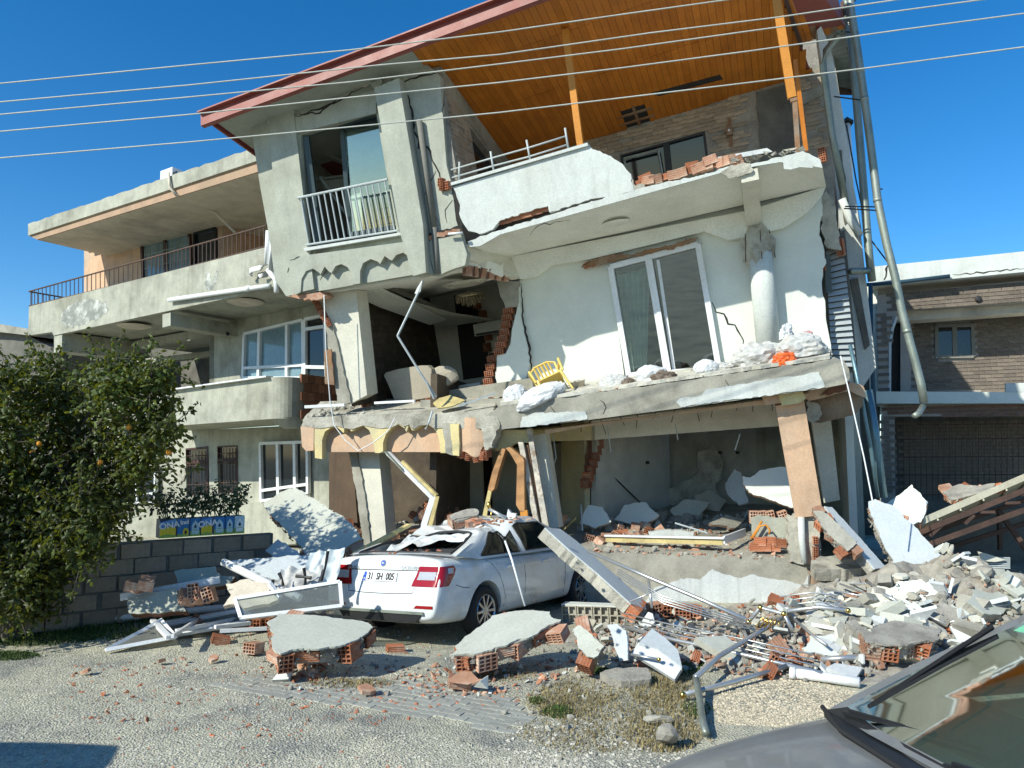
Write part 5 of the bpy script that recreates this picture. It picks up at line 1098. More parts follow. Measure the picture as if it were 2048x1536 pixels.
for i in range(16):
    x = 1010 + i * 38; p0 = MB.px(x, 862 - i * 5.6, -.4); G().tube([p0, p0 + Vector((rnd.uniform(-.1, .1), -.05, -rnd.uniform(.08, .3)))], .006, 4).build('rebar', rust, mb)
# ceiling closures so that the rooms are dark inside
quadplate('ceiling', [GF.pt(ua - .2, 2.95, -.45), GF.pt(GF.uv(1010, 900, 0)[0], 2.95, -.45), GF.pt(GF.uv(1010, 900, 0)[0] + .5, 3.2, -4.4), GF.pt(ua - .2, 3.0, -4.4)], Vector((0, 0, .2)), concrete)
# columns and frames
gq = lambda name, pxs, n, th, m, **k: part(mb, name, GF, pxs, n, th, m, **k)
lb('ground_column', [(716, 900), (757, 900), (773, 1078), (736, 1098)], -.5, .4, cream); lb('broken_column_edge', [(697, 902), (712, 902), (724, 955), (732, 1010), (742, 1088), (728, 1096), (716, 1010), (706, 950)], -.46, .35, concrete, ja=.012, js=.07)
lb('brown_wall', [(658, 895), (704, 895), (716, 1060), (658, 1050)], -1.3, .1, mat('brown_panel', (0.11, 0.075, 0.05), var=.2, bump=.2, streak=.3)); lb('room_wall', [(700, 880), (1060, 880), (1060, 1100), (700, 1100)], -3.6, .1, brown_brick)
lb('fallen_panel', [(862, 1030), (856, 990), (866, 962), (885, 945), (900, 935), (920, 950), (925, 1000), (935, 1060), (860, 1060)], -2.8, .08, room_white, ja=.015, js=.08)
lb('inner_wall', [(930, 912), (962, 910), (968, 1060), (922, 1060)], -2.6, .1, room_beige); lb('inner_wall', [(985, 900), (1180, 880), (1180, 1060), (985, 1060)], -3.2, .1, room_beige)
for i in range(9): inst('brick', BRICK, frM(LB, LB.px(924 + (i % 2) * 3, 925 + i * 13, -2.7)) @ R3(0, math.pi / 2, 0), mb)
lb('lintel', [(986, 862), (1062, 858), (1062, 886), (1040, 884), (1026, 888), (1012, 898), (990, 902)], -.3, .14, yellow, ja=.008)
lb('leaning_column', [(1058, 872), (1090, 866), (1118, 1055), (1082, 1058)], -.6, .3, cream); g = G()
lb('door_frame', [(1053, 858), (1062, 856), (1098, 1056), (1086, 1058)], -.25, .06, mat('peeling_frame', (0.55, 0.51, 0.43), dirt=(.2, .12, .07), damt=.5, dscale=9, var=.2, bump=.3)); lb('door_frame', [(1036, 884), (1046, 884), (1080, 1056), (1070, 1058)], -.2, .06, MATS['peeling_frame'])
lb('door_frame', [(1050, 890), (1056, 890), (1076, 1000), (1086, 1056), (1076, 1056)], -.28, .05, wood_brown)
archm = mat('arch_frame', (0.42, 0.22, 0.09), rough=.6, dirt=(.28, .14, .06), damt=.35, dscale=2, var=.18, bump=.15)
lb('arch_frame', [(1002, 896), (1011, 898), (998, 940), (988, 978), (982, 984), (976, 978), (984, 945)], -.1, .14, archm); lb('arch_frame', [(1011, 896), (1020, 894), (1046, 916), (1048, 922), (1049, 1024), (1041, 1024), (1032, 1010), (1034, 930), (1020, 906)], -.1, .14, archm)
lb('arch_frame', [(976, 980), (983, 982), (972, 1038), (963, 1040)], -.1, .05, timber); lb('arch_frame', [(1040, 1022), (1054, 1020), (1058, 1052), (1042, 1050)], -.1, .05, wood_post)

# unseen rear part of the building, added and widened to shade the brick house
def rear():
    a_, b_ = MB.pt(-6.0, -2.6, -4.7), MB.pt(2.9, -2.6, -4.7); c_ = Vector((8.35, 18.0, 0)); d_ = a_ + Vector((.2, .95, 0)) * 6.5
    for p in (a_, b_, c_, d_): p.z = 0
    g = G(); k = []
    for p in (a_, b_, c_, d_):
        t = p.copy(); t.z = 8.6; t.z = p.z + ((A1 - p).dot(rn) / rn.z) - .12; k.append(t)
    g.v = [a_, b_, c_, d_] + k; g.f = [(0, 1, 5, 4), (1, 2, 6, 5), (2, 3, 7, 6), (3, 0, 4, 7), (4, 5, 6, 7)]; g.build('rear_wall', left_render, mb)
rear()
# ================================================================== RIGHT HOUSE (behind, brick slips)
RO = on_plane(1900, 790, Vector((0, 19, 0)), Vector((0, 1, 0))); RF = yawfr(RO, 25.8)
rh = thing('brick_house', 'two storey house faced with brown brick slips and white slabs, at the right edge', 'house', (RO.x, RO.y, 0))
rp_ = lambda name, pxs, n, th, m, **k: part(rh, name, RF, pxs, n, th, m, **k)
joint = mat('pale_joint', (0.36, 0.32, 0.28), var=.12, bump=.3); slip = mat('brick_slip', (0.165, 0.135, 0.11), dirt=(.21, .165, .13), damt=.35, dscale=2, var=.15, bump=.4, objvar=.22)
slip_red = mat('brick_slip_red', (0.20, 0.115, 0.085), var=.15, bump=.4, objvar=.2)
rp_('roof_parapet', [(1738, 534), (1900, 518), (2400, 466), (2400, 510), (1900, 558), (1738, 571)], .0, .25, white_paint)
g = G(); g.prism(P(RF, [(1740, 562), (2400, 502), (2400, 512), (1740, 571)], -.02), RF.N * -7); g.build('roof_slab', soffit_cream, rh)
ribbon(rh, 'crack', RF, [(1905, 549), (1960, 545), (2048, 537)], .03, .006, crackm); ribbon(rh, 'crack', RF, [(1775, 531), (1773, 545), (1768, 560)], .06, .006, crackm)
g = G(); g.tube([RF.px(1728, 570, .1), RF.px(1790, 565, .1), RF.px(1900, 552, .1)], .05, 8); g.build('blue_membrane', blue_pipe, rh, True)
rp_('brick_beam', [(1772, 588), (2400, 528), (2400, 583), (1779, 620)], -.4, .35, joint)
rp_('beam_soffit', [(1779, 620), (2400, 575), (2400, 600), (1800, 642), (1790, 640)], -.75, .6, soffit_cream)
rp_('upper_wall', [(1780, 630), (2400, 560), (2400, 800), (1780, 800)], -2.0, .2, joint, holes=[[(1872, 651), (1946, 651), (1948, 715), (1873, 716)]])
window(rh, RF, [(1873, 652), (1945, 651), (1947, 713), (1874, 714)], -1.97, .12, mat('ash_frame', (.20, .20, .18), var=.08, bump=.02), pane_dark, [.5], fw=.09)
rp_('arch_pier', [(1754, 590), (1776, 588), (1782, 618), (1778, 660), (1777, 790), (1757, 790)], -.38, .4, joint)
rp_('arch_spandrel', [(1776, 618), (1800, 616), (1790, 636), (1782, 656), (1778, 690), (1776, 690)], -.39, .3, joint)
rp_('pier_edge', [(1778, 690), (1783, 655), (1792, 632), (1796, 634), (1788, 656), (1783, 690), (1782, 790), (1777, 790)], -.36, .2, white_paint)
rp_('doorway', [(1780, 640), (1802, 636), (1804, 792), (1780, 792)], -1.2, .1, crackm); rp_('door_cheek', [(1801, 640), (1822, 640), (1822, 792), (1801, 792)], -1.0, .3, joint)
rp_('flank_wall', [(1734, 572), (1756, 570), (1760, 800), (1740, 800)], -.6, .3, room_white)
G().lathe([(0, .0), (.06, .01), (.08, .05), (.06, .06), (.0, .05)], frM(RF, RF.px(1956, 598, -.36)), 12).build('round_lamp', black, rh, True)
rp_('floor_slab', [(1748, 783), (2400, 786), (2400, 806), (1748, 807)], .0, 6, room_white)
rp_('balcony_stub', [(2012, 766), (2400, 764), (2400, 785), (2012, 784)], .01, .2, white_paint)
rp_('lower_beam', [(1764, 808), (2400, 807), (2400, 830), (1764, 833)], -.3, .35, joint); rp_('lower_pier', [(1762, 830), (1789, 832), (1792, 1080), (1762, 1080)], -.3, .35, joint)
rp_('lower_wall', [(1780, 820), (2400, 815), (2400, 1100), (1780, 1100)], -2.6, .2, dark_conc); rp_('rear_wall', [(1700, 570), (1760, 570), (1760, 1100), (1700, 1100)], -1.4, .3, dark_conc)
def slips():
    L, h = .262, .084; g = G(); g.box(Matrix(), L, h, .02); A = g.mesh('brick', slip); g = G(); g.box(Matrix(), L, h, .02); B_ = g.mesh('brick', slip_red); stuff = G(); cnt = 0
    areas = [([(1772, 588), (2110, 556), (2110, 598), (1779, 620)], -.395, A, None), ([(1824, 640), (2070, 618), (2070, 782), (1824, 782)], -1.995, A, [(1868, 646), (1950, 646), (1952, 720), (1868, 720)]), ([(1755, 622), (1776, 622), (1776, 782), (1758, 782)], -.375, A, None),
             ([(1764, 809), (2110, 808), (2110, 830), (1764, 832)], -.295, B_, None), ([(1763, 834), (1787, 834), (1788, 985), (1763, 985)], -.295, A, None), ([(1800, 840), (2060, 840), (2060, 990), (1800, 990)], -2.595, B_, None)]
    for ai, (pxs, n, me, hole) in enumerate(areas):
        q = [RF.uv(*p, n) for p in pxs]; h_ = [RF.uv(*p, n) for p in hole] if hole else None
        u0, u1 = min(p[0] for p in q), max(p[0] for p in q); v0, v1 = min(p[1] for p in q), max(p[1] for p in q); r = 0; v = v0 + h / 2
        while v < v1:
            u = u0 - (.14 if r % 2 else 0)
            while u < u1 + L:
                c = u + L / 2; u += L + .016; ins = False
                for i in range(4):
                    (x1, y1), (x2, y2) = q[i], q[i - 1]
                    if (y1 > v) != (y2 > v) and c < (x2 - x1) * (v - y1) / (y2 - y1) + x1: ins = not ins
                if not ins: continue
                if h_ and min(p[0] for p in h_) < c < max(p[0] for p in h_) and min(p[1] for p in h_) < v < max(p[1] for p in h_): continue
                M = frM(RF, RF.pt(c, v, n + .012 + rnd.uniform(-.003, .003)))
                if cnt < 298 and ai < 5: cnt += 1; inst('brick', me, M, rh)
                else: stuff.box(M, L, h, .02)
            v += h + .017; r += 1
    o = stuff.build('bricks', slip, rh); o['kind'] = 'stuff'
slips()
g = G()
for k in range(30):
    x = 1796 + k * 11.5; g.tube([RF.px(x, 836, -.5), RF.px(x, 1000, -.5)], .008, 4)
for y in (850, 879, 915, 951, 990): g.tube([RF.px(1764, y, -.49), RF.px(2150, y - 3, -.49)], .01, 4)
g.build('window_grille', rust, rh)
g = G(); g.tube([RF.px(1741, 570, .2), RF.px(1742, 700, .2), RF.px(1748, 800, .2), RF.px(1752, 840, .2)], .06, 8); g.build('drain_pipe', blue_pipe, rh, True)
# ================================================================== FLUES, CHIMNEY, WIRES
g = G(); pth = [at(x, y, 11.9) for x, y in ((1690, -60), (1693, 0), (1702, 75), (1712, 187), (1721, 300), (1730, 411), (1738, 509), (1744, 562))]; g.tube(pth, .062, 12)
fa = thing('flue_pipe', 'straight tall galvanised flue pipe with a side branch, left of the bent one', 'flue pipe', pth[-1], 'flue pipes beside the building'); g.build('pipe', grey_metal, fa, True)
g = G(); g.tube([at(1741, 541, 11.9), at(1702, 543, 11.7)], .055, 10); g.build('branch', grey_metal, fa, True)
g = G(); g.tube([at(1694, 1, 11.88), at(1694, 14, 11.88)], .068, 12); g.build('collar', grey_metal, fa, True)
pth = [at(x, y, 11.5) for x, y in ((1697, -40), (1703, 27), (1714, 94), (1721, 142), (1729, 198), (1742, 294), (1755, 400), (1773, 487), (1790, 553), (1803, 619), (1814, 662), (1832, 728), (1842, 768), (1848, 806))]
fb = thing('flue_pipe', 'long bent galvanised flue pipe leaning right across the brick house, its end snapped', 'flue pipe', pth[-1], 'flue pipes beside the building'); g = G(); g.tube(pth, .06, 12); g.build('pipe', grey_metal, fb, True)
g = G()
for i in (3, 4, 6, 10): g.tube([pth[i] - (pth[i] - pth[i - 1]).normalized() * .03, pth[i] + (pth[i] - pth[i - 1]).normalized() * .03], .064, 12)
g.build('collar', grey_metal, fb, True); g = G(); g.tube([at(1846, 812, 11.5), at(1838, 826, 11.4), at(1829, 832, 11.3)], .045, 10); g.build('broken_end', grey_metal, fb, True)
for a_, b_ in (((1690, 413, 11.6), (1762, 414, 11.5)), ((1688, 417, 11.6), (1752, 421, 11.5)), ((1668, 193, 11.6), (1735, 202, 11.5)), ((1690, 64, 11.6), (1718, 66, 11.5)), ((1748, 380, 11.5), (1765, 378, 11.5)), ((1690, 10, 11.9), (1712, 1, 11.8))): G().tube([at(*a_), at(*b_)], .012, 5).build('bracket', black, fb)
ch = thing('chimney', 'small white chimney pipe with a black pitched cap behind the flue pipes', 'chimney', at(1697, 330, 13)); g = G(); g.tube([at(1694, 248, 13), at(1697, 300, 13), at(1702, 430, 13)], .06, 10); g.build('pipe', pvc, ch, True)
g = G(); g.prism([at(x, y, 12.9) for x, y in ((1682, 244), (1694, 233), (1707, 240), (1707, 246), (1694, 240), (1684, 250))], Vector((.02, .2, 0))); g.build('cap', black, ch)
g = G(); g.tube([at(1693, 250, 12.6), at(1712, 360, 12.4), at(1727, 430, 12.2), at(1742, 480, 12.0), at(1776, 525, 11.7)], .012, 5); tag(g.build('cable', black), 'thin black cable drooping from the chimney to the bent flue pipe', 'cable')
g = G(); g.tube([at(1681, 712, 10), at(1702, 800, 9.9), at(1728, 915, 9.8), at(1747, 1012, 9.7)], .009, 6); tag(g.build('cord', pvc), 'taut pale cord hanging from the middle slab corner to the leaning slab', 'cord')
dp = thing('downpipe_bundle', 'bluish steel drain pipes falling from the torn right corner behind the porch column', 'drain pipe', at(1756, 990, 11.4)); g = G(); g.tube([at(1700, 690, 11.2), at(1724, 800, 11.2), at(1742, 900, 11.3), at(1756, 995, 11.4)], .03, 8); g.build('pipe', mat('steel_blue', (.14, .24, .28), rough=.4, metal=.5, var=.2, bump=.05), dp, True)
g = G(); g.tube([at(1736, 780, 11.5), at(1752, 880, 11.5), at(1766, 995, 11.5)], .065, 10); g.build('pipe', MATS['steel_blue'], dp, True)
wires = [[(-60, 174), (0, 167), (380, 130), (700, 100), (1000, 64), (1250, 28), (1480, -4)], [(-60, 210), (0, 204), (380, 170), (760, 130), (1000, 109), (1300, 66), (1560, 34), (1790, 0), (1900, -14)],
         [(-60, 235), (0, 229), (380, 194), (700, 164), (1000, 128), (1250, 97), (1500, 62), (1960, 0), (2060, -13)], [(-60, 270), (0, 263), (380, 229), (700, 195), (1000, 165), (1250, 135), (1500, 102), (1800, 60), (2048, 27), (2120, 16)],
         [(-60, 321), (0, 316), (380, 284), (700, 254), (1000, 225), (1250, 195), (1500, 165), (1750, 134), (2048, 94), (2120, 83)]]
wl = ['topmost power line crossing the sky and the roof edge', 'second power line from the top, running over the orange ceiling', 'third power line from the top, close below the second', 'fourth power line from the top, above the lowest one', 'lowest power line, passing in front of the bay window and terrace railing']
for i, w in enumerate(wires):
    pts = []
    for a_, b_ in zip(w, w[1:]):
        for k in range(6): f = k / 6; pts.append((a_[0] + (b_[0] - a_[0]) * f, a_[1] + (b_[1] - a_[1]) * f))
    pts.append(w[-1]); n = len(pts)
    g = G(); g.tube([at(x, y, 8.3 - .0006 * x) for x, y in pts], .0078, 5); tag(g.build('power_line', wire_m, None, True), wl[i], 'power line', 'power lines in front of the houses')
# ================================================================== FALLEN SHED ROOF at the right
SF = yawfr(at(1950, 1080, 11.2), 8)
sh = thing('shed_roof', 'collapsed metal lean to roof on rusty trusses sloping down at the right edge', 'roof', at(1950, 1120, 11.2))
sp = lambda name, pxs, n, th, m, **k: part(sh, name, SF, pxs, n, th, m, **k)
q = P(SF, [(1826, 1043), (2200, 882), (2200, 896), (1830, 1056)], 0); g = G(); roff = ray(1960, 1010) * 4.0 + Vector((0, 0, -.12)); g.prism(q, roff); g.build('roof_panel', mat('cream_sheet', (.50, .47, .36), rough=.5, dirt=(.36, .3, .2), damt=.3, dscale=2, var=.15, bump=.1), sh)
g = G()
for k in range(9): f = k / 8; g.bar(q[3].lerp(q[2], f) - Vector((0, 0, .02)), q[3].lerp(q[2], f) + roff - Vector((0, 0, .02)), .02, .03)
g.build('panel_rib', MATS['cream_sheet'], sh)
for i, ((x0, y0, x1, y1), n) in enumerate((((1836, 1066, 2200, 920), .02), ((1850, 1092, 2200, 965), .02), ((1838, 1072, 2200, 950), -1.6), ((1850, 1110, 2200, 1000), -1.6))):
    g = G(); g.bar(SF.px(x0, y0, n), SF.px(x1, y1, n), .05, .07); g.build('truss_chord', rust, sh)
g = G()
for x, y, x2, y2 in ((1860, 1072, 1896, 1060), (1930, 1048, 1948, 1050), (1990, 1024, 1960, 1044), (2040, 1005, 2010, 1026), (2035, 985, 2046, 1010)): g.bar(SF.px(x, y, .02), SF.px(x2, y2 - 20, .02), .03, .04)
g.bar(SF.px(1996, 1020, -.8), SF.px(2060, 1110, -.8), .07, .07); g.bar(SF.px(1998, 1015, -2.5), SF.px(2000, 1100, -2.5), .06, .06); g.build('truss_web', rust, sh)
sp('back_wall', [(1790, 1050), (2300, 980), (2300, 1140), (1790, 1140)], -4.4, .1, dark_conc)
quadplate('floor', [gz(1850, 1150, .05), gz(2200, 1150, .05), gz(2200, 1132, .05) + Vector((0, 4, 0)), gz(1850, 1132, .05) + Vector((0, 4, 0))], Vector((0, 0, -.05)), concrete, sh)
tag(part(None, 'blue_crate', SF, [(1886, 1098), (1905, 1096), (1905, 1134), (1886, 1136)], -.5, .3, mat('blue_crate', (.12, .26, .38), rough=.4, var=.1)), 'small blue box standing in the dark under the fallen shed roof', 'box')
g = G()
for k in range(6): g.bar(SF.px(1908, 1112 + k * 4, -.6), SF.px(2020, 1116 + k * 4, -.5), .02, .02)
tag(g.build('pipe_stack', rail_paint), 'stack of thin grey pipes in the dark under the shed roof', 'pipes')
tag(part(None, 'board', SF, [(1956, 1103), (1976, 1108), (2012, 1120), (1990, 1124), (1965, 1122)], -.45, .03, cream), 'pale board lying on the pipes under the shed roof', 'board')
# ================================================================== CARS
paint_w = mat('white_car_paint', (0.70, 0.73, 0.73), rough=.28, spec=.5, coat=.8, var=.04, fine=.03, bump=.0, dirt=(.55, .53, .47), damt=.3, dscale=2.2)
paint_g = mat('grey_car_paint', (0.18, 0.19, 0.192), rough=.5, metal=.15, spec=.5, coat=.35, var=.12, fine=.06, bump=.0, dirt=(.20, .20, .185), damt=.3, dscale=2.2)
paint_d = mat('dark_car_paint', (0.03, 0.03, 0.035), rough=.3, coat=.6, var=.05, bump=0)
red_lens = mat('red_lens', (0.30, 0.006, 0.01), rough=.2, spec=.4, coat=.4, var=.06, bump=0); clear_lens = mat('clear_lens', (.42, .43, .45), rough=.15, coat=1, var=.05, bump=0)
alloy = mat('alloy_rim', (.50, .51, .52), rough=.3, metal=.9, var=.1, bump=0); seam = mat('panel_gap', (.02, .02, .02), rough=.9, var=0, bump=0)
plate_w = mat('plate_white', (.78, .79, .78), rough=.35, var=.02, bump=0); plate_b = mat('plate_blue', (.01, .08, .45), rough=.35, var=.02, bump=0)
def lerp_t(tab, x):
    if x <= tab[0][0]: return tab[0][1:]
    for a_, b_ in zip(tab, tab[1:]):
        if x <= b_[0]: f = (x - a_[0]) / (b_[0] - a_[0]); return [p + (q - p) * f for p, q in zip(a_[1:], b_[1:])]
    return tab[-1][1:]
def car_body(tab, arches, R, slant=True, zmid=.62):
    g = G(); rings = []
    xs = [t[0] for t in tab]
    for i, x in enumerate(xs):
        w, zb, zs, zt = tab[i][1:]
        rg = [(0, zb), (w * .78, zb), (w * .93, zb + .05), (w * .985, zb + .2), (w, min(zmid, zs - .14)), (w * .985, zs - .10), (w * .945, zs - .02), (w * .86, zs + (zt - zs) * .35), (w * .5, zs + (zt - zs) * .8), (0, zt)]
        out = []
        for y, z in rg:
            xx = x + (.13 * max(0, (z - .64) / .4) * max(0, 1 - x / .3) if slant else 0) - (.03 * max(0, 1 - abs(z - .5) / .2) * max(0, 1 - x / .2))
            out.append(Vector((xx, y, z)))
        rings.append(out)
    n = len(rings[0]); 
    for rg in rings: g.v += [Vector((p.x, -p.y, p.z)) for p in rg] + rg
    m = 2 * n
    for i in range(len(rings) - 1):
        for j in range(n - 1):
            a_ = i * m + j; g.f.append((a_, a_ + 1, a_ + m + 1, a_ + m)); a_ += n; g.f.append((a_, a_ + m, a_ + m + 1, a_ + 1))
    for e, flip in ((0, 0), (len(rings) - 1, 1)):
        for j in range(n - 1):
            q = (e * m + j, e * m + n + j, e * m + n + j + 1, e * m + j + 1); g.f.append(q[::-1] if flip else q)
    me = bpy.data.meshes.new('body'); me.from_pydata([tuple(v) for v in g.v], [], g.f); bm = bmesh.new(); bm.from_mesh(me)
    bmesh.ops.remove_doubles(bm, verts=bm.verts, dist=1e-4); bmesh.ops.recalc_face_normals(bm, faces=bm.faces); bm.to_mesh(me); bm.free()
    o = bpy.data.objects.new('tmp', me); COL.objects.link(o); s = o.modifiers.new('s', 'SUBSURF'); s.levels = 2; s.render_levels = 2
    cut = []
    for xc, zc, rr_ in arches:
        c = G(); k = 28
        for y in (-1.2, 1.2):
            for q in range(k): a_ = 2 * math.pi * q / k; c.v.append(Vector((xc + rr_ * math.cos(a_), y, zc + rr_ * math.sin(a_))))
        # ring shaped tunnel: only the outer 0.28 m are cut
        for sgn in (-1, 1):
            c2 = G()
            for y in (sgn * .62, sgn * 1.2):
                for q in range(k): a_ = 2 * math.pi * q / k; c2.v.append(Vector((xc + rr_ * math.cos(a_), y, zc + rr_ * math.sin(a_))))
            c2.f = [(q, (q + 1) % k, k + (q + 1) % k, k + q) for q in range(k)] + [tuple(range(k))[::-1], tuple(range(k, 2 * k))]
            cm = bpy.data.meshes.new('cut'); cm.from_pydata([tuple(v) for v in c2.v], [], c2.f); bm = bmesh.new(); bm.from_mesh(cm); bmesh.ops.recalc_face_normals(bm, faces=bm.faces); bm.to_mesh(cm); bm.free()
            co = bpy.data.objects.new('cut', cm); COL.objects.link(co); cut.append(co); b_ = o.modifiers.new('b', 'BOOLEAN'); b_.object = co; b_.operation = 'DIFFERENCE'; b_.solver = 'EXACT'
    dg = bpy.context.evaluated_depsgraph_get(); me2 = bpy.data.meshes.new_from_object(o.evaluated_get(dg))
    for c in cut + [o]: bpy.data.objects.remove(c)
    me2.materials.clear(); me2.materials.append(R); me2.polygons.foreach_set('use_smooth', [True] * len(me2.polygons))
    try: me2.set_sharp_from_angle(angle=rad(35))
    except Exception: pass
    me2.name = 'body'; return me2
def wheel(root, M, r, w, rim_m=alloy, spokes=10):
    WMx = M @ Matrix.Rotation(math.pi / 2, 4, 'X')     # wheel axis along local z after this
    prof = [(r * .64, -w / 2), (r * .9, -w / 2), (r, -w / 2 + .03), (r, w / 2 - .03), (r * .9, w / 2), (r * .64, w / 2), (r * .64, -w / 2)]
    t = G().lathe(prof, WMx, 32).build('wheel', rubber, root, True)
    g = G(); g.lathe([(r * .62, w / 2), (r * .64, w / 2 + .006), (r * .655, w / 2), (r * .63, -.02), (r * .58, .0), (r * .60, w / 2 - .01), (r * .62, w / 2)], WMx, 32)
    for k in range(spokes):
        a_ = 2 * math.pi * k / spokes; d = Vector((math.cos(a_), math.sin(a_), 0)); g.bar(WMx @ (d * r * .12 + Vector((0, 0, w / 2 - .02))), WMx @ (d * r * .62 + Vector((0, 0, w / 2 - .012))), .028, .03, (WMx.to_3x3() @ Vector((0, 0, 1))))
    g.lathe([(0, w / 2 + .0), (r * .16, w / 2 - .004), (r * .2, w / 2 - .03), (r * .2, -.02), (0, -.02)], WMx, 16); g.build('rim', rim_m, t, False)
    G().lathe([(0, .0), (r * .6, .0), (r * .6, -.01), (0, -.01)], WMx, 24).build('brake_disc', rust, t)
    return t
def carM(x, y, z, yaw, pitch, roll):
    h = Vector((math.sin(yaw), math.cos(yaw), 0)); l = Vector((-math.cos(yaw), math.sin(yaw), 0)); u = Vector((0, 0, 1))
    h2 = h * math.cos(pitch) + u * math.sin(pitch); u2 = u * math.cos(pitch) - h * math.sin(pitch); l3 = l * math.cos(roll) + u2 * math.sin(roll); u3 = u2 * math.cos(roll) - l * math.sin(roll)
    M = Matrix((h2, l3, u3)).transposed().to_4x4(); M.translation = Vector((x, y, z)); return M
# ------------------------------------------------------------------ crushed white saloon
CM = carM(-1.58, 9.22, -.085, rad(31.5), rad(-2.4), rad(-3.2))
car = thing('white_car', 'white saloon car with a crushed roof, half buried by rubble in front of the building', 'car', CM.translation)
tabW = [(0.0, .85, .33, .985, 1.01), (.012, .868, .31, .99, 1.03), (.06, .892, .28, .995, 1.05), (.18, .902, .24, .985, 1.055), (.5, .905, .22, .97, 1.045), (1.0, .908, .20, .96, 1.0), (2.0, .908, .20, .95, .98), (3.0, .905, .20, .94, .97), (3.7, .90, .20, .92, .985), (4.1, .88, .22, .86, .93), (4.4, .84, .27, .78, .84), (4.58, .74, .32, .68, .74), (4.66, .6, .38, .6, .64)]
from mathutils.bvhtree import BVHTree
WB = car_body(tabW, [(.97, .316, .375), (3.66, .316, .375)], paint_w); inst('body', WB, CM, car)
BV = BVHTree.FromPolygons([v.co.copy() for v in WB.vertices], [tuple(p.vertices) for p in WB.polygons])
def conf(s, z, sg, off=.006):
    "a point on the rear of the body; s runs from y = .47 outwards and round the corner to the side"
    if s < .36: O = Vector((-1, sg * (.47 + s), z)); d = Vector((1, 0, 0))
    else:
        t = min(1, (s - .36) / .26); d = Vector((math.cos(t * math.pi / 2), -sg * math.sin(t * math.pi / 2), 0)); O = Vector((.2 + max(0, s - .62), sg * .80, z)) - d * 1.5
    h = BV.ray_cast(O, d)[0]; return (h if h else O + d * 1.5) - d * off
def rear_hit(y, z): 
    h = BV.ray_cast(Vector((-1, y, z)), Vector((1, 0, 0)))[0]; return h.x if h else .05
def side_hit(x, s, z):
    h = BV.ray_cast(Vector((x, s * 1.6, z)), Vector((0, -s, 0)))[0]; return h.y if h else s * .9
def lens(sg, rows, m, name, root, off):
    g = G(); n = 12; k = len(rows)
    for z, s0, s1 in rows: g.v += [CM @ conf(s0 + (s1 - s0) * i / n, z, sg, off) for i in range(n + 1)]
    for j in range(k - 1):
        for i in range(n): a_ = j * (n + 1) + i; g.f.append((a_, a_ + 1, a_ + n + 2, a_ + n + 1))
    return g.build(name, m, root, True)
def crush(p):
    x, y, z = p; k = max(0, (z - .98) / .45)
    d = .08 * math.exp(-((x - 1.35) / .55) ** 2) * (1 + .5 * (y > 0)) + .14 * math.exp(-((x - 1.86) / .17) ** 2) * max(0, min(1, (-y - .25) / .3)) + .10 * math.exp(-((x - 1.5) / .2) ** 2 - ((y - .12) / .22) ** 2)
    kk = math.exp(-((x - 1.5) / .7) ** 2); d += kk * (.09 * noise.noise(Vector((x * 3.5, y * 3, 2))) + .09 * abs(noise.noise(Vector((x * 6 + y * 3, y * 4 - x * 2, 5))))); return Vector((x, y, z - d * k))
def greenhouse(zr, yr, base_w, base_z, x0, x1, n, root, M, paint, glass_front, glass_back, xf, xb, fn=None, names=('roof', 'windscreen', 'rear_window')):
    objs = {0: G(), 1: G(), 2: G()}; rows = []
    for i in range(n + 1):
        x = x0 + (x1 - x0) * i / n; z = lerp_t(zr, x)[0]; yv = lerp_t(yr, x)[0]; zb = base_z(x)
        row = []
        prof = [(base_w, zb), (base_w - (base_w - yv) * .5, zb + (z - zb) * .55), (yv + .02, z - .05 * min(1, (z - zb) / .3)), (yv - .05, z - .008), (yv * .55, z + .012), (0, z + .02)]
        for y, zz in prof: row.append(Vector((x, -y, zz)))
        row = row + [Vector((p.x, -p.y, p.z)) for p in row[::-1][1:]]
        rows.append([fn(p) if fn else p for p in row])
    m = len(rows[0])
    for i in range(n):
        xm = (rows[i][0].x + rows[i + 1][0].x) / 2
        for j in range(m - 1):
            k = 1 if (xm > xf and 3 <= j <= m - 5) else 2 if (xm < xb and 3 <= j <= m - 5) else 0
            objs[k].add([M @ rows[i][j], M @ rows[i + 1][j], M @ rows[i + 1][j + 1], M @ rows[i][j + 1]], [(0, 1, 2, 3)])
    r_ = objs[0].build(names[0], paint, root, False)
    bm = bmesh.new(); bm.from_mesh(r_.data); bmesh.ops.remove_doubles(bm, verts=bm.verts, dist=1e-4); bm.to_mesh(r_.data); bm.free(); r_.data.polygons.foreach_set('use_smooth', [True] * len(r_.data.polygons))
    try: r_.data.set_sharp_from_angle(angle=rad(22))
    except Exception: pass
    if glass_front: 
        w_ = objs[1].build(names[1], glass_front, root, False); bm = bmesh.new(); bm.from_mesh(w_.data); bmesh.ops.remove_doubles(bm, verts=bm.verts, dist=1e-4); bm.to_mesh(w_.data); bm.free(); w_.data.polygons.foreach_set('use_smooth', [True] * len(w_.data.polygons))
    if glass_back: objs[2].build(names[2], glass_back, root, True)
    return rows
zrW = [(.45, 1.045), (.8, 1.19), (1.15, 1.33), (1.5, 1.42), (2.2, 1.46), (2.7, 1.45), (3.05, 1.375), (3.4, 1.2), (3.74, .99)]
yrW = [(.45, .70), (.8, .655), (1.2, .61), (1.6, .60), (2.7, .60), (3.05, .61), (3.4, .645), (3.74, .70)]
bzW = lambda x: .955 if x > .9 else .955 + .06 * (.9 - x) / .45
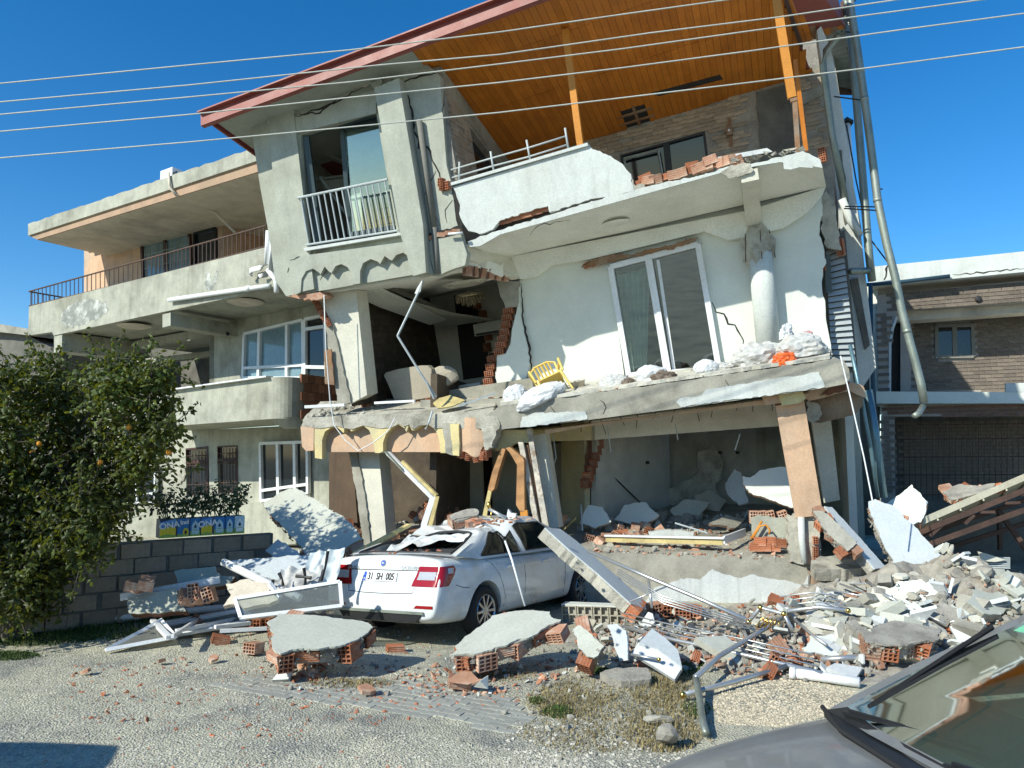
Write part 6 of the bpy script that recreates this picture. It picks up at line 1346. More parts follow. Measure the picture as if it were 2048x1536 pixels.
def cabin_shell(root, M, paint, xb, xr, zr, yr, bw_, bz, spans, n, fn, side_m, names=('roof',)):
    "glasshouse: every section leans, so that the pillars slant; the end caps are the two screens"
    rows = []
    for i in range(n + 1):
        f = i / n; x0 = xb[0] + (xb[1] - xb[0]) * f; x1 = xr[0] + (xr[1] - xr[0]) * f; z = lerp_t(zr, x1)[0]; y = lerp_t(yr, x1)[0]; zb = bz(x0)
        P0, P2 = Vector((x0, bw_, zb)), Vector((x1, y, z - .045)); mid_ = lambda t: P0.lerp(P2, t) + Vector((0, .03 * math.sin(math.pi * t), 0))
        row = [P0, mid_(.1), mid_(.5), mid_(.9), P2, Vector((x1, y - .06, z)), Vector((x1, y * .55, z + .015)), Vector((x1, 0, z + .022))]
        row = [Vector((p.x, -p.y, p.z)) for p in row] + row[::-1][1:]; rows.append([fn(p) if fn else p for p in row])
    m = len(rows[0]); body = G(); gl = {}
    for i in range(n):
        f = (i + .5) / n; sp_ = next((k for k, (a_, b_) in enumerate(spans) if a_ < f < b_), None)
        for j in range(m - 1):
            side = j in (1, 2) or j in (m - 3, m - 4); tgt_ = gl.setdefault((sp_, j > 6), G()) if (side and sp_ is not None) else body
            tgt_.add([M @ rows[i][j], M @ rows[i + 1][j], M @ rows[i + 1][j + 1], M @ rows[i][j + 1]], [(0, 1, 2, 3)])
    def weld(o, ang=26):
        bm = bmesh.new(); bm.from_mesh(o.data); bmesh.ops.remove_doubles(bm, verts=bm.verts, dist=1e-4); bmesh.ops.recalc_face_normals(bm, faces=bm.faces); bm.to_mesh(o.data); bm.free(); o.data.polygons.foreach_set('use_smooth', [True] * len(o.data.polygons)); o.data.set_sharp_from_angle(angle=rad(ang)); return o
    weld(body.build('roof', paint, root))
    for (k, lft), g in gl.items():
        so_ = weld(g.build('side_window', side_m, root)); pts = []
        i0, i1 = [i for i in range(n) if spans[k][0] < (i + .5) / n < spans[k][1]][0], [i for i in range(n) if spans[k][0] < (i + .5) / n < spans[k][1]][-1] + 1; lo, hi = (m - 2, m - 4) if lft else (1, 3)
        pts = [M @ rows[i][lo] for i in range(i0, i1 + 1)] + [M @ rows[i1][(lo + hi) // 2]] + [M @ rows[i][hi] for i in range(i1, i0 - 1, -1)] + [M @ rows[i0][(lo + hi) // 2]]
        G().tube(pts + [pts[0]], .013, 5, cap=False).build('window_trim', black, so_)
    return rows, weld
def screen(root, M, row, name, m, paint, sag, inset=.86):
    "end cap: painted rim and pane"
    pts = [M @ p for p in row]; bot = [pts[-1].lerp(pts[0], t) + (M.to_3x3() @ Vector((sag, 0, .03))) for t in (.25, .5, .75)]
    ring = pts + bot; c = sum(ring, Vector()) / len(ring); inn = [c + (p - c) * inset for p in ring]; k = len(ring)
    g = G(); g.v = ring + inn; g.f = [(i, (i + 1) % k, k + (i + 1) % k, k + i) for i in range(k)]; g.build(name + '_surround', paint, root)
    if m:
        c = c + (M.to_3x3() @ Vector((sag * .55, 0, .03))); g = G(); g.v = inn + [c]; g.f = [(i, (i + 1) % k, k) for i in range(k)]; g.build(name, m, root, True)
    return inn
csg = mat('car_side_glass', (.012, .018, .017), rough=.05, spec=.8, coat=1, var=.3, scale=5, bump=0); cabin = mat('cabin_dark', (.03, .03, .032), rough=.8, var=.2)
rowsW, _w = cabin_shell(car, CM, paint_w, (.38, 3.74), (1.26, 2.86), zrW, yrW, .86, bzW, [(.14, .46), (.49, .90)], 40, crush, csg)
screen(car, CM, rowsW[-1], 'windscreen', glass_car, paint_w, .12); inn = screen(car, CM, rowsW[0], 'rear_window', None, paint_w, -.12)
def cpt(x, y, z): return CM @ crush(Vector((x, y, z)))
G().tube(inn + [inn[0]], .018, 6, cap=False).build('rear_window_frame', black, car)
# roof sheet folded down into the broken rear window, dark cabin behind
g = G(); K = 14; ta, tb_ = CM.inverted() @ inn[3], CM.inverted() @ inn[11]
for j in range(6):
    for i in range(K + 1):
        p = ta.lerp(tb_, i / K); q = j / 5; d = .05 * noise.noise(Vector((i * .55, j * .7, 3))) + .05 * abs(noise.noise(Vector((i * .9, j * .4, 8)))); reach = .74 * (.5 + .55 * max(0, noise.noise(Vector((i * .35, 5, 5))) + .35)) * (.4 + .6 * (i / K)); g.v.append(CM @ Vector((p.x + .12 - q * reach, p.y * (1 - .08 * q), p.z + .03 - q * reach * .32 + d)))
for j in range(5):
    for i in range(K): a_ = j * (K + 1) + i; g.f.append((a_, a_ + 1, a_ + K + 2, a_ + K + 1))
g.build('folded_roof_sheet', paint_w, car)
g = G(); g.box(CM @ Matrix.Translation(Vector((1.6, 0, .92))), 2.2, 1.5, .06); g.build('cabin', cabin, car)
g = G(); g.box(CM @ Matrix.Translation(Vector((1.25, 0, 1.0))), .5, 1.25, .14); g.build('parcel_shelf', cabin, car)
for y in (-.36, .36): G().box(CM @ Matrix.Translation(Vector((1.45, y, 1.08))) @ Matrix.Rotation(.3, 4, 'Y'), .12, .3, .22).build('headrest', cabin, car)
# tail lights, plate, badge, seams
def cb(x, y, z): return CM @ Vector((x, y, z))
def rear_x(z, y=0): return rear_hit(y, z)
for s in (-1, 1):
    t_ = lens(s, [(.925, .07, .74), (.88, .06, .76), (.82, .045, .72), (.76, .02, .66), (.70, .0, .58)], red_lens, 'tail_light', car, .007)
    lens(s, [(.865, .09, .34), (.82, .085, .36), (.775, .07, .33)], clear_lens, 'reverse_lens', t_, .010); lens(s, [(.90, .60, .72), (.84, .58, .70)], clear_lens, 'side_marker', t_, .010)
    lens(s, [(.49, .10, .36), (.455, .06, .36)], red_lens, 'reflector', car, .006)
RY = CM.to_3x3()
def facefr(x, y, z, tilt=.32):     # frame on the rear face: U to the right of the viewer, V up
    U = RY @ Vector((0, -1, 0)); Vv = RY @ Vector((math.sin(tilt), 0, math.cos(tilt))); return Fr(cb(x, y, z), U, Vv)
zp = .80; pf = facefr(rear_x(zp, .03) - .012, .03, zp)
pl_ = G().box(frM(pf, pf.O), .52, .112, .012).build('number_plate', plate_w, car); G().box(frM(pf, pf.pt(-.238, 0, .005)), .04, .106, .006).build('plate_band', plate_b, pl_)
inst('plate_lettering', text_mesh('31  SH  005', .118, .002, black, bold=.003), frM(pf, pf.pt(.018, -.004, .009)) @ Matrix.Diagonal((.74, 1, 1, 1)), pl_); inst('plate_lettering', text_mesh('TR', .03, .001, plate_w), frM(pf, pf.pt(-.238, -.03, .010)), pl_)
bf = facefr(rear_x(.955, .03) - .006, .03, .955); bd = G().lathe([(0, .006), (.036, .006), (.042, .0), (0, 0)], frM(bf, bf.O), 24).build('badge', chrome, car); G().lathe([(0, .009), (.033, .008), (.034, 0)], frM(bf, bf.O), 24).build('badge_disc', plate_b, bd)
g = G(); g.prism([bf.pt(*p, .0125) for p in ((-.022, -.012), (.0, .02), (.006, .0), (.024, .012), (.012, -.018), (-.004, -.008))], bf.N * -.003); g.build('badge_emblem', chrome, bd)
for tx, y, s_ in (('SKODA', .50, .05), ('OCTAVIA', -.40, .055)):
    tf = facefr(rear_x(.90, y) - .006, y, .895 if tx == 'SKODA' else .905); inst('badge_lettering', text_mesh(tx, s_, .003, chrome, bold=.001), frM(tf, tf.O) @ Matrix.Diagonal((1.15, 1, 1, 1)), car)
g = G()
def seamline(pts, r=.006): G().tube([cb(*p) for p in pts], r, 5).build('panel_gap', seam, car)
rs = lambda y, z: (rear_x(z, y) - .002, y, z)
ss = lambda x, s, z: (x, side_hit(x, s, z) + s * .001, z)
seamline([rs(.52, .69), rs(.50, .625), rs(.25, .612), rs(0, .61), rs(-.25, .612), rs(-.50, .625), rs(-.52, .69)], .004); seamline([rs(.54, .875), rs(.3, .875), rs(0, .875), rs(-.3, .875), rs(-.54, .875)], .005)
for s in (-1, 1):
    for ln in ([(1.04, .93), (1.14, .88), (1.28, .75), (1.36, .6), (1.42, .45), (1.42, .32)], [(1.9, .93), (1.93, .8), (1.94, .65), (1.93, .45), (1.92, .3)], [(3.2, .9), (3.14, .75), (3.11, .6), (3.1, .45), (3.1, .32)], [(.32, .70), (.45, .66), (.6, .64)]): seamline([ss(x, s, z) for x, z in ln], .004)
g = G()
for x in (1.45, 2.42): g.bar(cb(x, side_hit(x, -1, .82) - .012, .82), cb(x + .2, side_hit(x + .2, -1, .825) - .012, .825), .03, .03)
g.build('door_handle', paint_w, car); g = G(); g.box(CM @ Matrix.Translation(Vector((3.02, -.97, 1.0))), .16, .2, .14); g.build('mirror', black, car)
g = G(); g.prism([cb(rear_x(.42, y) - .012, y, z) for y, z in ((.66, .40), (-.66, .40), (-.56, .30), (.56, .30))], RY @ Vector((.08, 0, -.02))); df = g.build('diffuser', black, car)
g = G(); g.bar(cb(rear_x(.42, .6) - .02, .68, .405), cb(rear_x(.42, .6) - .02, -.68, .405), .02, .03); g.build('bumper_strip', grey_metal, df)
for (x, s) in ((.97, -1), (.97, 1), (3.66, -1), (3.66, 1)): wheel(car, CM @ Matrix.Translation(Vector((x, s * .79, .316))) @ (Matrix() if s < 0 else Matrix.Rotation(math.pi, 4, 'Z')), .316, .205)
# ------------------------------------------------------------------ grey car in the foreground
hd = Vector((-.978, -.208, 0)).normalized(); yaw_g = math.atan2(hd.x, hd.y)
GM0 = carM(0, 0, 0, yaw_g, 0, 0); GM = GM0.copy(); tgt = at(1706, 1402, 3.62); tgt.z = 0; GM.translation = tgt - (GM0 @ Vector((3.10, -.66, 0)))
GM.translation.z = 0
gc = thing('grey_car', 'dusty dark grey car in the foreground, its bonnet and windscreen cut by the frame', 'car', GM.translation)
tabG = [(0.0, .72, .36, .9, 1.0), (.06, .80, .28, .95, 1.03), (.3, .845, .22, .97, 1.05), (1.0, .86, .2, .965, 1.0), (2.0, .86, .2, .955, .98), (2.7, .86, .2, .95, .97), (3.02, .855, .2, .94, .975), (3.14, .855, .2, .93, .99), (3.55, .845, .22, .885, .965), (3.95, .82, .26, .82, .91), (4.25, .76, .32, .72, .82), (4.42, .62, .36, .6, .68)]
inst('body', car_body(tabG, [(.78, .30, .35), (3.5, .30, .35)], paint_g, False), GM, gc)
zrG = [(.12, 1.05), (.4, 1.3), (.8, 1.43), (1.5, 1.48), (2.1, 1.455), (2.4, 1.38), (2.75, 1.20), (3.12, .985)]; yrG = [(.12, .66), (.5, .62), (.9, .60), (2.1, .60), (2.4, .615), (2.75, .65), (3.12, .69)]
rowsG, _w = cabin_shell(gc, GM, paint_g, (.15, 3.12), (.75, 2.22), zrG, yrG, .81, lambda x: .955, [(.1, .46), (.5, .92)], 30, None, csg)
screen(gc, GM, rowsG[-1], 'windscreen', glass_shield, paint_g, .1, .92); screen(gc, GM, rowsG[0], 'rear_window', glass_car, paint_g, -.08)
def gp(x, y, z): return GM @ Vector((x, y, z))
g = G(); g.prism([gp(3.10, -.70, .995), gp(3.17, -.42, 1.0), gp(3.19, 0, 1.004), gp(3.17, .42, 1.0), gp(3.10, .70, .995), gp(3.20, .74, .975), gp(3.30, .45, .985), gp(3.33, 0, .99), gp(3.30, -.45, .985), gp(3.20, -.74, .975)], Vector((0, 0, -.03))); g.build('cowl_panel', black, gc)
g = G(); q = [(3.20, -.75), (3.31, -.46), (3.345, 0), (3.31, .46), (3.20, .75)]; g.tube([gp(x, y, .985 - .0 * abs(y)) for x, y in q], .012, 6); g.build('panel_gap', seam, gc)
for (y0, y1) in ((-.60, -.05), (.0, .58)):
    g = G(); g.bar(gp(3.16, y0, 1.012), gp(3.03, y1 + .05, 1.055), .014, .014); g.bar(gp(3.18, y0 - .02, 1.0), gp(3.10, (y0 + y1) / 2, 1.03), .02, .014); g.build('wiper', black, gc)
g = G(); g.prism([gp(3.0, -.72, .99), gp(3.0, .72, .99), gp(2.55, .72, 1.04), gp(2.55, -.72, 1.04)], Vector((0, 0, -.2))); g.build('dashboard', mat('dash_grey', (.05, .052, .05), rough=.8, var=.15), gc)
for y in (-.36, .36):
    g = G(); g.box(GM @ Matrix.Translation(Vector((1.75, y, .85))) @ Matrix.Rotation(-.25, 4, 'Y'), .16, .46, .6); g.box(GM @ Matrix.Translation(Vector((1.68, y, 1.25))), .1, .24, .2); g.box(GM @ Matrix.Translation(Vector((2.0, y, .6))), .5, .48, .16); g.build('seat', cabin, gc)
G().lathe([(.17, -.012), (.185, 0), (.17, .012), (.155, 0), (.17, -.012)], GM @ Matrix.Translation(Vector((2.45, .36, 1.0))) @ Matrix.Rotation(-1.1, 4, 'Y'), 24).build('steering_wheel', black, gc, True)
g = G(); g.prism([gp(2.98, -.69, 1.0), gp(2.3, -.66, 1.33), gp(2.35, -.62, 1.36), gp(3.04, -.64, 1.02)], Vector((0, 0, -.02))); g.build('pillar_trim', cabin, gc)
g = G(); c0 = [gp(2.62, -.30, 1.195), gp(2.55, -.15, 1.195), gp(2.5, .05, 1.18), gp(2.52, .2, 1.16)]
for (x, s) in ((.78, -1), (.78, 1), (3.5, -1), (3.5, 1)): wheel(gc, GM @ Matrix.Translation(Vector((x, s * .76, .30))) @ (Matrix() if s < 0 else Matrix.Rotation(math.pi, 4, 'Z')), .30, .19)
g = G(); g.add([gp(2.42, -.33, 1.365 + .012), gp(2.30, -.33, 1.41 + .012), gp(2.30, -.43, 1.405 + .012), gp(2.42, -.43, 1.36 + .012)], [(0, 1, 2, 3)]); g.build('sticker', mat('sticker_green', (.2, .6, .35), rough=.5), gc)
# ------------------------------------------------------------------ van just outside the frame; its shadow falls into the picture
VM = carM(-5.8, 4.22, 0, rad(184), 0, 0)
van = thing('dark_van', 'dark van parked outside the left edge of the frame, seen only by its shadow', 'van', VM.translation)
tabV = [(0, .85, .35, 1.0, 1.05), (.1, .93, .28, 1.02, 1.08), (1, .95, .24, 1.05, 1.1), (2.5, .95, .24, 1.05, 1.1), (3.8, .95, .24, 1.02, 1.1), (4.5, .9, .28, .92, 1.02), (4.8, .7, .36, .72, .82)]
inst('body', car_body(tabV, [(.9, .34, .4), (3.9, .34, .4)], paint_d, False), VM, van)
greenhouse([(.08, 1.9), (.5, 2.0), (2.8, 2.02), (3.2, 1.95), (3.6, 1.6), (3.95, 1.12)], [(.08, .72), (3.2, .74), (3.95, .8)], .90, lambda x: 1.04, .08, 3.95, 24, van, VM, paint_d, glass_car, None, 3.15, -1)
for (x, s) in ((.9, -1), (.9, 1), (3.9, -1), (3.9, 1)): wheel(van, VM @ Matrix.Translation(Vector((x, s * .84, .34))) @ (Matrix() if s < 0 else Matrix.Rotation(math.pi, 4, 'Z')), .34, .21)
# ================================================================== RUBBLE
def inpoly(x, y, poly):
    ins = False
    for i in range(len(poly)):
        (x1, y1), (x2, y2) = poly[i], poly[i - 1]
        if (y1 > y) != (y2 > y) and x < (x2 - x1) * (y - y1) / (y2 - y1) + x1: ins = not ins
    return ins
bumps = []
for (x, y, z, amp, r) in ((1800, 1215, .2, .55, 1.15), (1630, 1225, .1, .2, .6), (1560, 1275, .05, .14, .8), (1990, 1190, .3, .5, 1.2), (1690, 1270, .1, .24, .8), (1250, 1260, .0, .12, .6), (1400, 1290, .0, .10, .6), (1900, 1265, .1, .2, .7), (1740, 1060, .6, .55, 1.0), (2100, 1250, .2, .3, 1.0)):
    p = gz(x, y, z); bumps.append((p.x, p.y, amp, r))
for (x, y, z, amp, r) in ((560, 1190, .1, .16, .75), (640, 1150, .2, .28, .7), (440, 1200, .0, .1, .6)):
    p = gz(x, y, z); bumps.append((p.x, p.y, amp, r))
def mh(x, y):
    h = 0
    for bx, by, a_, r in bumps: h += a_ * math.exp(-((x - bx) ** 2 + (y - by) ** 2) / (r * r))
    return h
def topz(x, y):
    h = mh(x, y); k = min(1, h / .08); return ground_h(x, y) + h * (1 + .35 * k * noise.noise(Vector((x * 2.6, y * 2.6, 1)))) + .05 * k * noise.noise(Vector((x * 7, y * 7, 4)))
def ontop(px, py):
    z = 0
    for _ in range(12):
        p = gz(px, py, z); z = .5 * z + .5 * topz(p.x, p.y)
    p = gz(px, py, z); p.z = topz(p.x, p.y); return p
rub_m = mat('rubble_dust', (0.37, 0.345, 0.285), dirt=(0.27, 0.225, 0.18), damt=.45, dscale=4, var=.25, scale=6, bump=1.0, bscale=28)
def mound(name, x0, x1, y0, y1, st):
    g = G(); nx = int((x1 - x0) / st) + 1; ny = int((y1 - y0) / st) + 1; keep = {}
    for j in range(ny):
        for i in range(nx):
            x, y = x0 + i * st, y0 + j * st; keep[(i, j)] = len(g.v); z = topz(x, y) - .012 if mh(x, y) > .012 else ground_h(x, y) - .03; g.v.append(Vector((x, y, z)))
    for j in range(ny - 1):
        for i in range(nx - 1):
            if max(mh(x0 + (i + a_) * st, y0 + (j + b_) * st) for a_ in (0, 1) for b_ in (0, 1)) > .012: g.f.append((keep[(i, j)], keep[(i + 1, j)], keep[(i + 1, j + 1)], keep[(i, j + 1)]))
    o = g.build(name, rub_m); o['kind'] = 'stuff'
mound('rubble_heap', .5, 8.6, 7.2, 14.5, .07); mound('rubble_heap', -5.2, -1.2, 8.4, 13.0, .08)
# ------------------------------------------------------------------ shared pieces
grey_face = mat('grey_face', (0.475, 0.485, 0.42), dirt=(.42, .42, .34), damt=.3, var=.07, bump=.08)
SH = [shard_mesh('brick_shard', clay, .06, .018, s) for s in range(5)]; SHD = [shard_mesh('brick_shard', clay_dusty, .07, .03, s + 9) for s in range(4)]
CK = [rock_mesh('concrete_chunk', rough_conc, .07, s, .75) for s in range(5)]; CKL = [rock_mesh('concrete_lump', mortar, .08, s + 20, .7) for s in range(4)]
PLM = [shard_mesh('plaster_flake', (white_paint, grey_face, cream)[s % 3], .08, .02, s + 30, 5) for s in range(5)]; MRB = [shard_mesh('marble_piece', (marble, grey_face)[s % 2], .13, .03, s + 40, 4) for s in range(4)]
def scatter(meshes, n, poly, s0, s1, name, label, cat, group, zf=ontop, lift=.02, flat=.5, seed=0, st=0):
    rr = random.Random(seed); sg = {}; nt = n; n = n + st; xs = [p[0] for p in poly]; ys = [p[1] for p in poly]; k = 0; t = 0
    while k < n and t < n * 60:
        t += 1; x, y = rr.uniform(min(xs), max(xs)), rr.uniform(min(ys), max(ys))
        if not inpoly(x, y, poly): continue
        p = zf(x, y)
        if p is None: continue
        k += 1; s = s0 + (s1 - s0) * rr.random() ** 2
        M = Matrix.Translation(p + Vector((0, 0, lift * s))) @ R3(rr.gauss(0, flat), rr.gauss(0, flat), rr.uniform(0, 6.28)) @ Matrix.Diagonal((s, s * rr.uniform(.6, 1.1), s, 1))
        me = meshes[rr.randrange(len(meshes))]
        if k <= nt: tag(inst(name, me, M), label, cat, group); continue
        M = M @ Matrix.Scale(.8, 4); mm = me.materials[0]; g = sg.setdefault(mm.name, (G(), mm))[0]; g.add([M @ v.co for v in me.vertices], [tuple(q.vertices) for q in me.polygons])
    for g, mm in sg.values():
        o = g.build({'clay': 'brick_bits', 'clay_dusty': 'brick_bits', 'white_paint': 'plaster_bits', 'grey_face': 'plaster_bits', 'cream_plaster': 'plaster_bits'}.get(mm.name, 'rubble_bits'), mm); o['kind'] = 'stuff'
RIGHT = [(1140, 1262), (1235, 1335), (1420, 1345), (1690, 1372), (1790, 1330), (2060, 1225), (2060, 1165), (1900, 1150), (1770, 1180), (1640, 1205), (1340, 1212), (1150, 1225)]
HEAP = [(1640, 1200), (1770, 1160), (1900, 1140), (2060, 1150), (2060, 1215), (1850, 1290), (1700, 1330), (1620, 1270)]
scatter(SH + SHD, 70, RIGHT, .5, 1.25, 'brick_shard', 'broken red clay brick shard in the rubble before the white base wall', 'brick shard', 'brick shards in the right rubble heap', seed=1, st=420, lift=.03)
scatter(CK + CKL, 60, HEAP, .45, 1.5, 'concrete_chunk', 'broken grey concrete chunk in the rubble heap at the right', 'concrete chunk', 'concrete chunks in the right rubble heap', seed=2, st=620, lift=.03, flat=1)
scatter(CK + CKL, 30, RIGHT, .4, 1.0, 'concrete_chunk', 'small grey concrete chunk in the rubble below the white base wall', 'concrete chunk', 'concrete chunks below the base wall', seed=3, st=260, lift=.03, flat=1)
scatter(PLM, 45, RIGHT, .6, 1.9, 'plaster_flake', 'white plaster flake lying in the rubble right of the white car', 'plaster flake', 'plaster flakes in the right rubble', seed=4, st=90, lift=.05)
scatter(MRB, 20, HEAP, .8, 1.7, 'marble_piece', 'pale broken marble slab piece in the rubble heap at the right', 'marble piece', 'marble pieces in the right rubble', seed=5, lift=.08)
scatter([BRICK, BRICK_D, BRICK_S], 26, RIGHT, .8, 1.05, 'hollow_brick', 'hollow clay brick lying in the rubble right of the white car', 'brick', 'hollow bricks in the right rubble', seed=6, lift=.06)
FRONT = [(850, 1330), (1010, 1345), (1140, 1310), (1180, 1345), (1060, 1375), (960, 1395), (840, 1385), (780, 1350)]
scatter(SH + SHD, 40, FRONT, .35, .95, 'brick_shard', 'red brick shard on the paved strip between the two large wall chunks', 'brick shard', 'brick shards between the wall chunks', seed=7, st=50)
scatter(SH + SHD, 20, [(575, 1315), (660, 1320), (640, 1362), (570, 1365)], .7, 1.3, 'brick_shard', 'orange red brick shard spilled under the left large wall chunk', 'brick shard', 'brick shards under the left wall chunk', seed=8, st=20, flat=.8)
scatter(SH, 34, [(140, 1310), (560, 1300), (560, 1350), (900, 1395), (560, 1480), (120, 1430)], .25, .6, 'brick_shard', 'small red brick shard scattered on the gravel lot at the left', 'brick shard', 'brick shards on the gravel lot', seed=9, st=30)
scatter(PLM, 14, FRONT, .4, 1.1, 'plaster_flake', 'white plaster flake on the paved strip between the wall chunks', 'plaster flake', 'plaster flakes on the paved strip', seed=10, st=10)
scatter(CK, 20, [(1050, 1400), (1400, 1360), (1420, 1500), (1100, 1536), (900, 1480)], .2, .55, 'pebble_stone', 'small pale stone on the dry grass and gravel in front', 'stone', 'stones in the dry grass', seed=11, st=20)
# the raised floor : broken bricks along its front edge
def on_floor(x, y):
    p = None
    for k in range(60):
        n = -.05 - k * .07; q = GF.px(x, y, n); z = FZ0 + (FZ1 - FZ0) * min(1, max(0, (-n - .2) / 4.0))
        if q.z <= z: p = q; break
    if p is None: return None
    return p
BASE = [(1160, 1090), (1240, 1060), (1500, 1062), (1580, 1085), (1596, 1128), (1250, 1110), (1170, 1108)]
scatter(SH + SHD, 50, BASE, .5, 1.3, 'brick_shard', 'red brick shard strewn along the front edge of the raised ground floor', 'brick shard', 'brick shards on the raised floor', zf=on_floor, seed=12, st=150, lift=.03)
scatter(CK + CKL, 25, BASE, .4, 1.1, 'concrete_chunk', 'grey mortar lump along the front edge of the raised ground floor', 'concrete chunk', 'mortar lumps on the raised floor', zf=on_floor, seed=13, st=50, lift=.03, flat=1)
scatter([BRICK, BRICK_D], 16, [(1160, 1080), (1240, 1055), (1330, 1060), (1330, 1085), (1190, 1095)], .8, 1.0, 'hollow_brick', 'hollow clay brick on the raised floor behind the leaning slab', 'brick', 'hollow bricks on the raised floor', zf=on_floor, seed=14, lift=.07)
scatter(CK + CKL + PLM, 25, [(1150, 1030), (1300, 1020), (1500, 1030), (1560, 1060), (1300, 1062), (1160, 1066)], .6, 1.6, 'concrete_chunk', 'broken chunk in the shade of the ground floor room', 'concrete chunk', 'chunks in the ground floor room', zf=on_floor, seed=15, st=160, lift=.03, flat=.9)
scatter(MRB + PLM + [shard_mesh('wall_piece', m_, .16, .07, 90 + i, 5) for i, m_ in enumerate((mortar, rough_conc, grey_face, concrete))], 0, HEAP, .9, 2.3, 'wall_piece', '', '', None, seed=51, st=190, lift=.06, flat=.6)
# under the dropped bay
def at_lb(n):
    return lambda x, y: LB.px(x, y, n + rnd.uniform(-.4, .4))
scatter([BRICK, BRICK_D], 26, [(660, 1030), (700, 1040), (780, 1060), (860, 1010), (960, 1030), (980, 1060), (700, 1100)], .8, 1.0, 'hollow_brick', 'hollow brick in the dark rubble behind the white car', 'brick', 'hollow bricks behind the white car', zf=at_lb(-1.4), seed=16, lift=0, flat=.6)
scatter(CK + CKL + SHD, 30, [(650, 1050), (700, 1050), (780, 1050), (870, 1030), (1000, 1035), (1130, 1030), (1130, 1075), (660, 1110)], .7, 1.7, 'concrete_chunk', 'broken chunk in the dark rubble behind the white car', 'concrete chunk', 'chunks behind the white car', zf=at_lb(-1.5), seed=17, st=60, lift=0, flat=1)
g = G(); q = [LB.px(640, 1110, -.6), LB.px(1150, 1085, -.6), LB.px(1150, 1040, -3.4), LB.px(640, 1050, -3.4)]; g.prism(q, Vector((0, 0, -.5))); o = g.build('rubble_bed', rub_m); o['kind'] = 'stuff'
# on the dropped bay floor and the middle slab
def on_bay(x, y):
    n = -.02 - 1.3 * (838 - y) / 38.0; return LB.px(x, y, max(-1.5, min(.0, n)))
BAYP = [(612, 836), (660, 812), (760, 796), (985, 792), (1000, 815), (900, 826), (760, 832)]
scatter(CK + CKL, 40, BAYP, .35, 1.0, 'concrete_chunk', 'crumbled concrete bit on the edge of the dropped bay floor', 'concrete chunk', 'concrete bits on the dropped bay', zf=on_bay, seed=18, st=160, lift=.02, flat=1)
scatter(SH + SHD, 20, [(900, 800), (1000, 790), (1004, 822), (890, 826)], .6, 1.3, 'brick_shard', 'red brick shard heaped at the torn corner of the dropped bay', 'brick shard', 'brick shards on the dropped bay', zf=on_bay, seed=19, st=40, flat=.7)
scatter([BRICK, BRICK_D], 7, [(640, 812), (680, 808), (990, 790), (1000, 810), (660, 828)], .7, .9, 'hollow_brick', 'hollow brick on the dropped bay floor', 'brick', 'hollow bricks on the dropped bay', zf=on_bay, seed=20, lift=.05)
def on_mid(x, y):     # top of the middle slab : the line from (1000,812) to (1660,718), rising to the wall
    f = (x - 1000) / 660; yt = 812 - 94 * f; n = -.03 - (yt - y) / 18.0 * 1.3; return MB.px(x, y, max(-1.4, min(-.02, n)))
scatter(CK + CKL, 30, [(1000, 812), (1660, 718), (1664, 706), (1500, 724), (1300, 756), (1010, 798)], .25, .7, 'concrete_chunk', 'concrete crumb along the broken edge of the middle balcony slab', 'concrete chunk', 'concrete crumbs on the middle balcony', zf=on_mid, seed=21, st=120, lift=.03, flat=1)
scatter(SH + CK, 40, [(1180, 780), (1205, 772), (1330, 748), (1350, 756), (1200, 788)], .25, .55, 'soil_clod', 'crumb of spilled soil and brick beside the burst sacks', 'clod', 'crumbs beside the sacks', zf=on_mid, seed=22, lift=.03)
LEFTR = [(420, 1165), (520, 1120), (660, 1090), (690, 1120), (672, 1200), (560, 1215), (440, 1225)]
scatter(CK + CKL + PLM, 25, LEFTR, .5, 1.6, 'concrete_chunk', 'broken chunk in the rubble between block wall and white car', 'concrete chunk', 'chunks left of the white car', seed=23, st=40, lift=.03, flat=.9)
scatter(SH + SHD, 12, LEFTR, .6, 1.2, 'brick_shard', 'brick shard in the rubble between block wall and white car', 'brick shard', 'brick shards left of the white car', seed=24, st=25, lift=.03)
crumb = [rock_mesh('crumb', mortar, .03, s + 60, .7) for s in range(3)] + [shard_mesh('crumb', clay_dusty, .03, .015, s + 70) for s in range(2)] + [shard_mesh('crumb', white_paint, .03, .01, 75)]
scatter(crumb, 0, [(430, 1260), (560, 1200), (1140, 1200), (1300, 1340), (1160, 1400), (850, 1400), (560, 1380)], .4, 1.3, 'crumb', '', '', None, seed=41, st=900, lift=.01, flat=1)
scatter(crumb, 0, RIGHT, .5, 1.6, 'crumb', '', '', None, seed=42, st=1500, lift=.02, flat=1); scatter(crumb, 0, LEFTR, .5, 1.6, 'crumb', '', '', None, seed=43, st=300, lift=.02, flat=1); scatter(crumb, 0, BASE, .5, 1.5, 'crumb', '', '', None, zf=on_floor, seed=44, st=400, lift=.02, flat=1); scatter(crumb, 0, BAYP, .4, 1.2, 'crumb', '', '', None, zf=on_bay, seed=45, st=350, lift=.01, flat=1)
